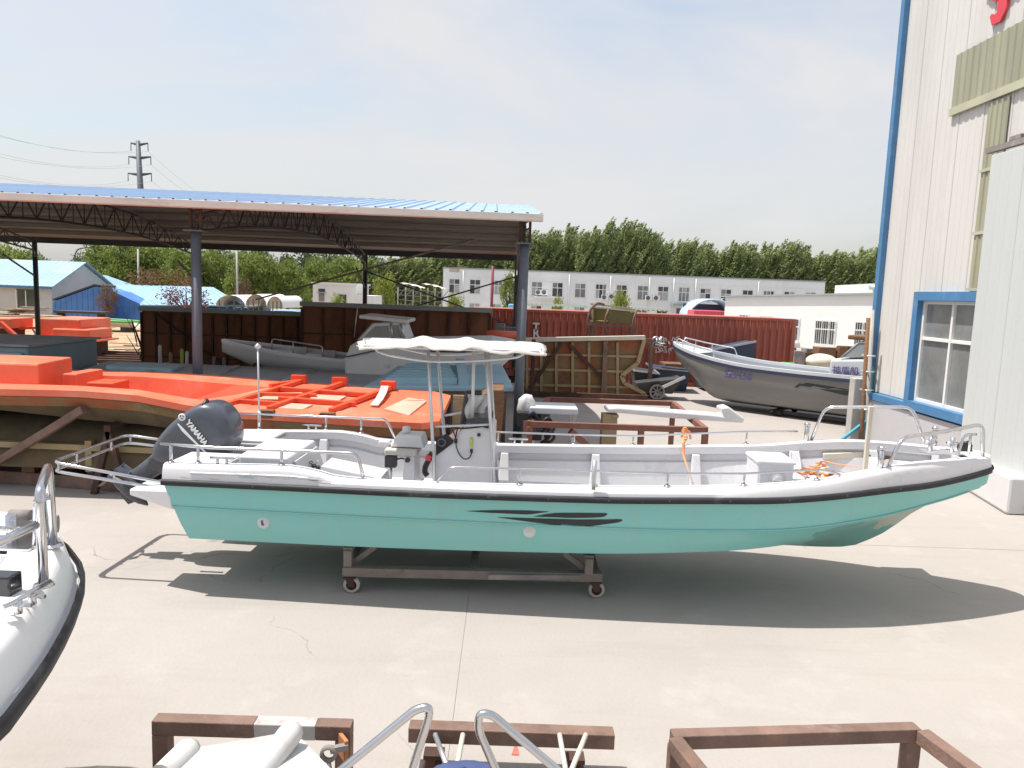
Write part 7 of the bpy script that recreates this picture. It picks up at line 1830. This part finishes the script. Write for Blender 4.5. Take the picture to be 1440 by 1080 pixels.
mb = MB(); mb.add([(-4.3, .2, ZG - .12), (-2.18, .2, ZG - .12), (-2.38, 3.96, ZG - .12), (-4.0, 3.96, ZG - .12)], [(0, 1, 2, 3)]); mb.box((cxl, 3.98, ZG + .03), (1.4, .03, .33)); mb.build('cockpit_floor', M['white_bright'], fbt)
mb = MB(); mb.box((cxl, 2.0, ZG - .75), (.5, 2.8, .5)); mb.box((cxl, 2.5, .31), (1.2, .3, .62)); mb.box((cxl, 1.2, .31), (1.2, .3, .62)); mb.box((cxl, 3.1, .31), (1.2, .3, .62)); mb.build('keel_cradle', M['rustdark'], fbt)
def fz_(u, v, z): return atz(u, v, z)
tz = ZG + .21
A0 = at(64, 823, fz_(62, 825, tz).y); ya = fz_(60, 825, tz).y
top = at(55, 683, ya); 
yb = fz_(75, 768, tz).y; topb = at(68, 658, yb)
mb = MB(); mb.tube(rnd([at(61, 824, ya), at(56, 690, ya), at(68, 655, yb), at(75, 768, yb)], .06), .024, 10); mb.build('bow_rail', M['steel'], fbt)
mb = MB(); mb.tube([at(57, 735, ya), V((-2.50, 3.14, ZG + .40))], .022, 10); o = mb.build('side_rail', M['steel'], fbt)
mb = MB(); mb.tube([at(58, 703, ya), at(70, 700, yb)], .012, 6); mb.build('rail_tie', M['steel'], fbt)
ym_ = fz_(50, 768, tz).y; mb = MB(); mb.tube(rnd([at(49, 768, ym_), at(51, 706, ym_), at(60, 702, ya)], .05), .018, 8); mb.build('inner_rail', M['steel'], fbt)
for p in (at(61, 824, ya), at(75, 768, yb), at(49, 768, ym_)):
    mb = MB(); mb.lathe(p, [(0, .012), (.045, .012), (.05, 0), (0, 0)], 12); mb.build('rail_foot', M['steel'], fbt)
c = fz_(17, 765, tz); mb = MB(); mb.tube([c, c + V((0, 0, .17))], .028, 10); mb.tube([c + V((-.1, 0, .09)), c + V((.12, 0, .09))], .014, 8); mb.box(c + V((0, 0, .006)), (.32, .22, .012)); mb.build('mooring_bitt', M['steel'], fbt)
c = fz_(38, 752, tz); mb = MB(); mb.tube([c + V((-.09, 0, .11)), c + V((.03, 0, .11))], .042, 12); mb.box(c + V((.0, 0, .05)), (.12, .08, .10)); mb.tube([c + V((.0, .0, .07)), c + V((.17, 0, .07))], .014, 8); mb.tube([c + V((.13, -.01, .07)), c + V((.18, .01, .07))], .052, 12); wl_ = mb.build('anchor_winch', M['scrap'], fbt)
c = fz_(36, 856, tz); mb = MB(); mb.tube(rnd([c + V((-.02, -.13, .06)), c + V((.03, .14, .075))], .02), .014, 8)
for dy in (-.05, .05): mb.tube([c + V((0, dy, 0)), c + V((0, dy, .065))], .018, 8); mb.tube([c + V((-.05, dy, .035)), c + V((.06, dy, .04))], .010, 6)
mb.build('cleat', M['steel'], fbt)
mb = MB(); p, q = at(0, 812, 3.42), at(15, 862, 3.42); mb.box(((p.x+q.x)/2 - .12, 3.47, (p.z+q.z)/2), (q.x-p.x + .24, .10, p.z - q.z)); mb.box(((p.x+q.x)/2 - .1, 3.47, q.z - .10), (.05, .05, .22)); mb.build('display_screen', M['screen'], fbt, bevel=.01)

# rusty steel trestle, left
lf = thing('steel_trestle', 'rusty box section frame at lower left with pale painted stretch on its top bar', 'frame', (-1.4, 3.8, 0))
zf = 1.0; a, b = atz(214, 1012, zf), atz(497, 1012, zf); yy = (a.y + b.y)/2; t = .085
mb = MB(); x1, x2 = at(360, 1012, yy).x, at(446, 1012, yy).x
mb.box(((a.x + x1)/2, yy, zf - t/2), (x1 - a.x, t, t)); mb.build('top_bar', M['rust'], lf, bevel=.006)
mb = MB(); mb.box(((x2 + b.x)/2, yy, zf - t/2), (b.x - x2, t, t)); mb.build('top_bar', M['rust'], lf, bevel=.006)
mb = MB(); mb.box(((x1 + x2)/2, yy, zf - t/2), (x2 - x1, t + .002, t + .002)); mb.build('painted_section', pm('pale paint over rust', (.42, .40, .385), .7, var=.12, vs=8, dirt=((.20, .10, .07), .8, 9, .56)), lf, bevel=.006)
for x in (a.x + t/2, b.x - t/2):
    mb = MB(); mb.box((x, yy, (zf - t)/2), (t, t, zf - t)); mb.build('leg', M['rust'], lf, bevel=.006)
    mb = MB(); mb.box((x, yy - 1.0, (zf - t - .02)/2), (t, t, zf - t - .02)); mb.build('leg', M['rust'], lf, bevel=.006)
    mb = MB(); mb.box((x, yy - .52, .22), (t*.8, .95, t*.8)); mb.build('side_bar', M['rust'], lf)
mb = MB(); p = at(484, 1048, yy - .06); mb.box((p.x, yy - .08, p.z), (.02, .09, .12), .6); mb.build('lug_plate', pm('orange rust', (.36, .15, .06), .8, var=.3, vs=9), lf)
mb = MB(); p = at(462, 1060, yy - .15); mb.lathe(p, [(.028, -.012), (.045, -.012), (.045, .012), (.028, .012), (.028, -.012)], 14, 'y'); mb.tube([p + V((0, 0, -.04)), p + V((.03, .02, -.25))], .012, 6); mb.box(p + V((.05, .02, .02)), (.09, .03, .03), .4); mb.build('shackle', M['scrap'], lf)
# white fibreglass moulding with raised ribs inside the frame
wm = thing('fibreglass_moulding', 'dusty white fibreglass moulding with raised ribs inside the left rusty frame', 'moulding', (-1.2, 3.3, 0))
zz = .78
P = [at(235, 1078, 3.30), at(283, 1050, 3.46), at(400, 1030, 3.60), at(425, 1040, 3.60), at(466, 1082, 3.32), at(480, 1140, 3.0), at(180, 1140, 3.0)]
mb = MB(); mb.add(P, [tuple(range(7))]); low_ = [p + V((0, .06, -.35)) for p in P]; mb.add(P + low_, [(i, (i+1) % 7, 7 + (i+1) % 7, 7 + i) for i in range(7)]); gm = pm('dusty white moulding', (.56, .555, .54), .65, var=.06, vs=3, dirt=((.45, .42, .38), .6, 3, .5))
mb.build('shell', gm, wm)
for k, (p_, q_) in enumerate((((268, 1052), (228, 1092)), ((413, 1025), (350, 1110)))):
    a_, b_ = at(*p_, 3.56 if k else 3.46), at(*q_, 3.2 if k else 3.25)
    mb = MB(); mb.tube([a_ + V((0, 0, -.01)), a_.lerp(b_, .1), b_], [.055, .062, .062], 12); mb.build('raised_rib', gm, wm)
for dx in (-1.55, -.9):
    mb = MB(); mb.box((dx + .05, 3.3, .24), (.10, .5, .48)); mb.build('support', M['rustdark'], wm)

# low wheeled beam trolley
bt2 = thing('beam_trolley', 'low rusty beam on casters lying between two chrome rail loops', 'trolley', (0, 4.9, 0))
zt_ = .30; a, b = atz(577, 1012, zt_), atz(862, 1022, zt_)
mb = MB(); mb.bar((a.x, a.y - .05, zt_ - .055), (b.x, b.y - .05, zt_ - .055), .115, .11); mb.build('beam', M['rust'], bt2, bevel=.006)
for u in (612, 806):
    x = at(u, 1055, 4.9).x; y_ = 4.82
    mb = MB(); mb.lathe((x, y_, .075), [(.0, -.03), (.03, -.034), (.06, -.028), (.075, -.02), (.075, .02), (.06, .028), (0, .03)], 18, 'y'); w_ = mb.build('caster', M['rustdark'], bt2)
    mb = MB(); mb.box((x, y_, .168), (.14, .11, .03)); 
    for dy in (-.045, .045): mb.box((x - .02, y_ + dy, .115), (.07, .008, .09))
    mb.build('fork', M['rustdark'], w_)
for u0, u1, m_ in ((612, 634, 'alu'), (651, 640, 'cream'), (787, 797, 'canvas'), (824, 800, 'cream')):
    p, q = at(u0, 1033, 4.86), at(u1, 1092, 4.45); mb = MB(); mb.tube([p, q], .018, 8); mb.build('strut', M[m_], bt2)
mb = MB(); p, q = at(610, 1085, 4.5), at(830, 1088, 4.5); mb.bar((p.x, 4.45, .2), (q.x, 4.45, .2), .1, .1); mb.build('cross_beam', M['rust'], bt2)
for x in (p.x + .1, q.x - .1):
    mb = MB(); mb.box((x, 4.45, .075), (.09, .09, .15)); mb.build('foot_block', M['rustdark'], bt2)
bc = thing('blue_cover', 'crumpled blue cloth cover in front of the beam trolley', 'cover', atz(655, 1085, .2))
c = atz(655, 1098, .25); mb = MB(); rows = []
for i in range(12):
    an = math.pi*.5*i/11; rows.append([c + V(((.26 + .02*math.sin(5*t + i))*math.cos(an)*math.cos(t), .16*math.cos(an)*math.sin(t), .09*math.sin(an) + .006*math.sin(9*t + 3*i))) for t in [2*math.pi*k/24 for k in range(24)]])
mb.grid(rows, True); mb.build('cover', pm('blue cloth', (.05, .075, .17), .85, var=.2, vs=6), bc)
mb = MB(); mb.box((c.x, c.y, .125), (.4, .22, .248)); mb.build('covered_box', M['rustdark'], bc)
rm = atz(724, 1056); mb = MB(); mb.add([(rm.x - .025, rm.y - .05, .004), (rm.x + .03, rm.y - .05, .004), (rm.x + .025, rm.y + .02, .004), (rm.x + .005, rm.y + .10, .004)], [(0, 1, 2, 3)]); o = mb.build('paint_mark', pm('faded red paint', (.50, .13, .10), .8, var=.2, vs=9), None, loc=(rm.x, rm.y, 0), fix=False); tag(o, 'small red paint drip on the concrete behind the beam trolley', 'paint mark')
# chrome rail loops of a boat below the camera
yl = 2.75
rails = [
    ('left', [(440, 1110), (585, 997), (604, 994), (603, 1010), (566, 1120)], 'left of two chrome rail loops rising at the bottom edge'),
    ('right', [(712, 1110), (672, 1025), (674, 1003), (692, 1005), (815, 1105)], 'right of two chrome rail loops rising at the bottom edge')]
for nm, pts, lab in rails:
    P = [at(u, v, yl) for u, v in pts]
    e0, e1 = P[0], P[-1]
    P = [e0 + (e0 - P[1])*2.0] + P + [e1 + (e1 - P[-2])*2.0]
    P = [V((p.x, p.y - .25*max(0, 1.5 - p.z), p.z)) for p in P]
    mb = MB(); mb.tube(rnd(P, .06, 6), .0165, 12); o = mb.build('rail_loop', M['steel'], None, loc=P[2]); tag(o, lab, 'rail', 'chrome rail loops')
# rusty open frame, right
rf = thing('steel_trestle', 'large rusty open box section frame at lower right', 'frame', (1.7, 3.6, 0))
zf = .95
A, B = atz(945, 1030, zf), atz(1290, 1020, zf); t = .082
C_ = atz(1372, 1080, zf); D_ = atz(985, 1080, zf)
dl = (D_ - V((A.x, A.y, zf))); dr_ = (C_ - V((B.x, B.y, zf)))
A2, B2 = V((A.x, A.y, zf)) + dl*2.4, V((B.x, B.y, zf)) + dr_*2.4
h = V((0, 0, t/2))
mb = MB(); mb.bar(A - h, B - h, t, t); mb.build('back_bar', M['rust'], rf, bevel=.005)
mb = MB(); mb.bar(V((A.x, A.y, zf)) - h + dl.normalized()*t*.5, A2 - h, t, t*.98); mb.build('side_bar', M['rust'], rf, bevel=.005)
mb = MB(); mb.bar(V((B.x, B.y, zf)) - h + dr_.normalized()*t*.5, B2 - h, t, t*.98); mb.build('side_bar', M['rust'], rf, bevel=.005)
for p in (A + V((t*.35, 0, 0)), B - V((t*.35, 0, 0)), A2, B2):
    mb = MB(); mb.box((p.x, p.y, (zf - t)/2), (t, t, zf - t)); mb.build('leg', M['rust'], rf, bevel=.005)
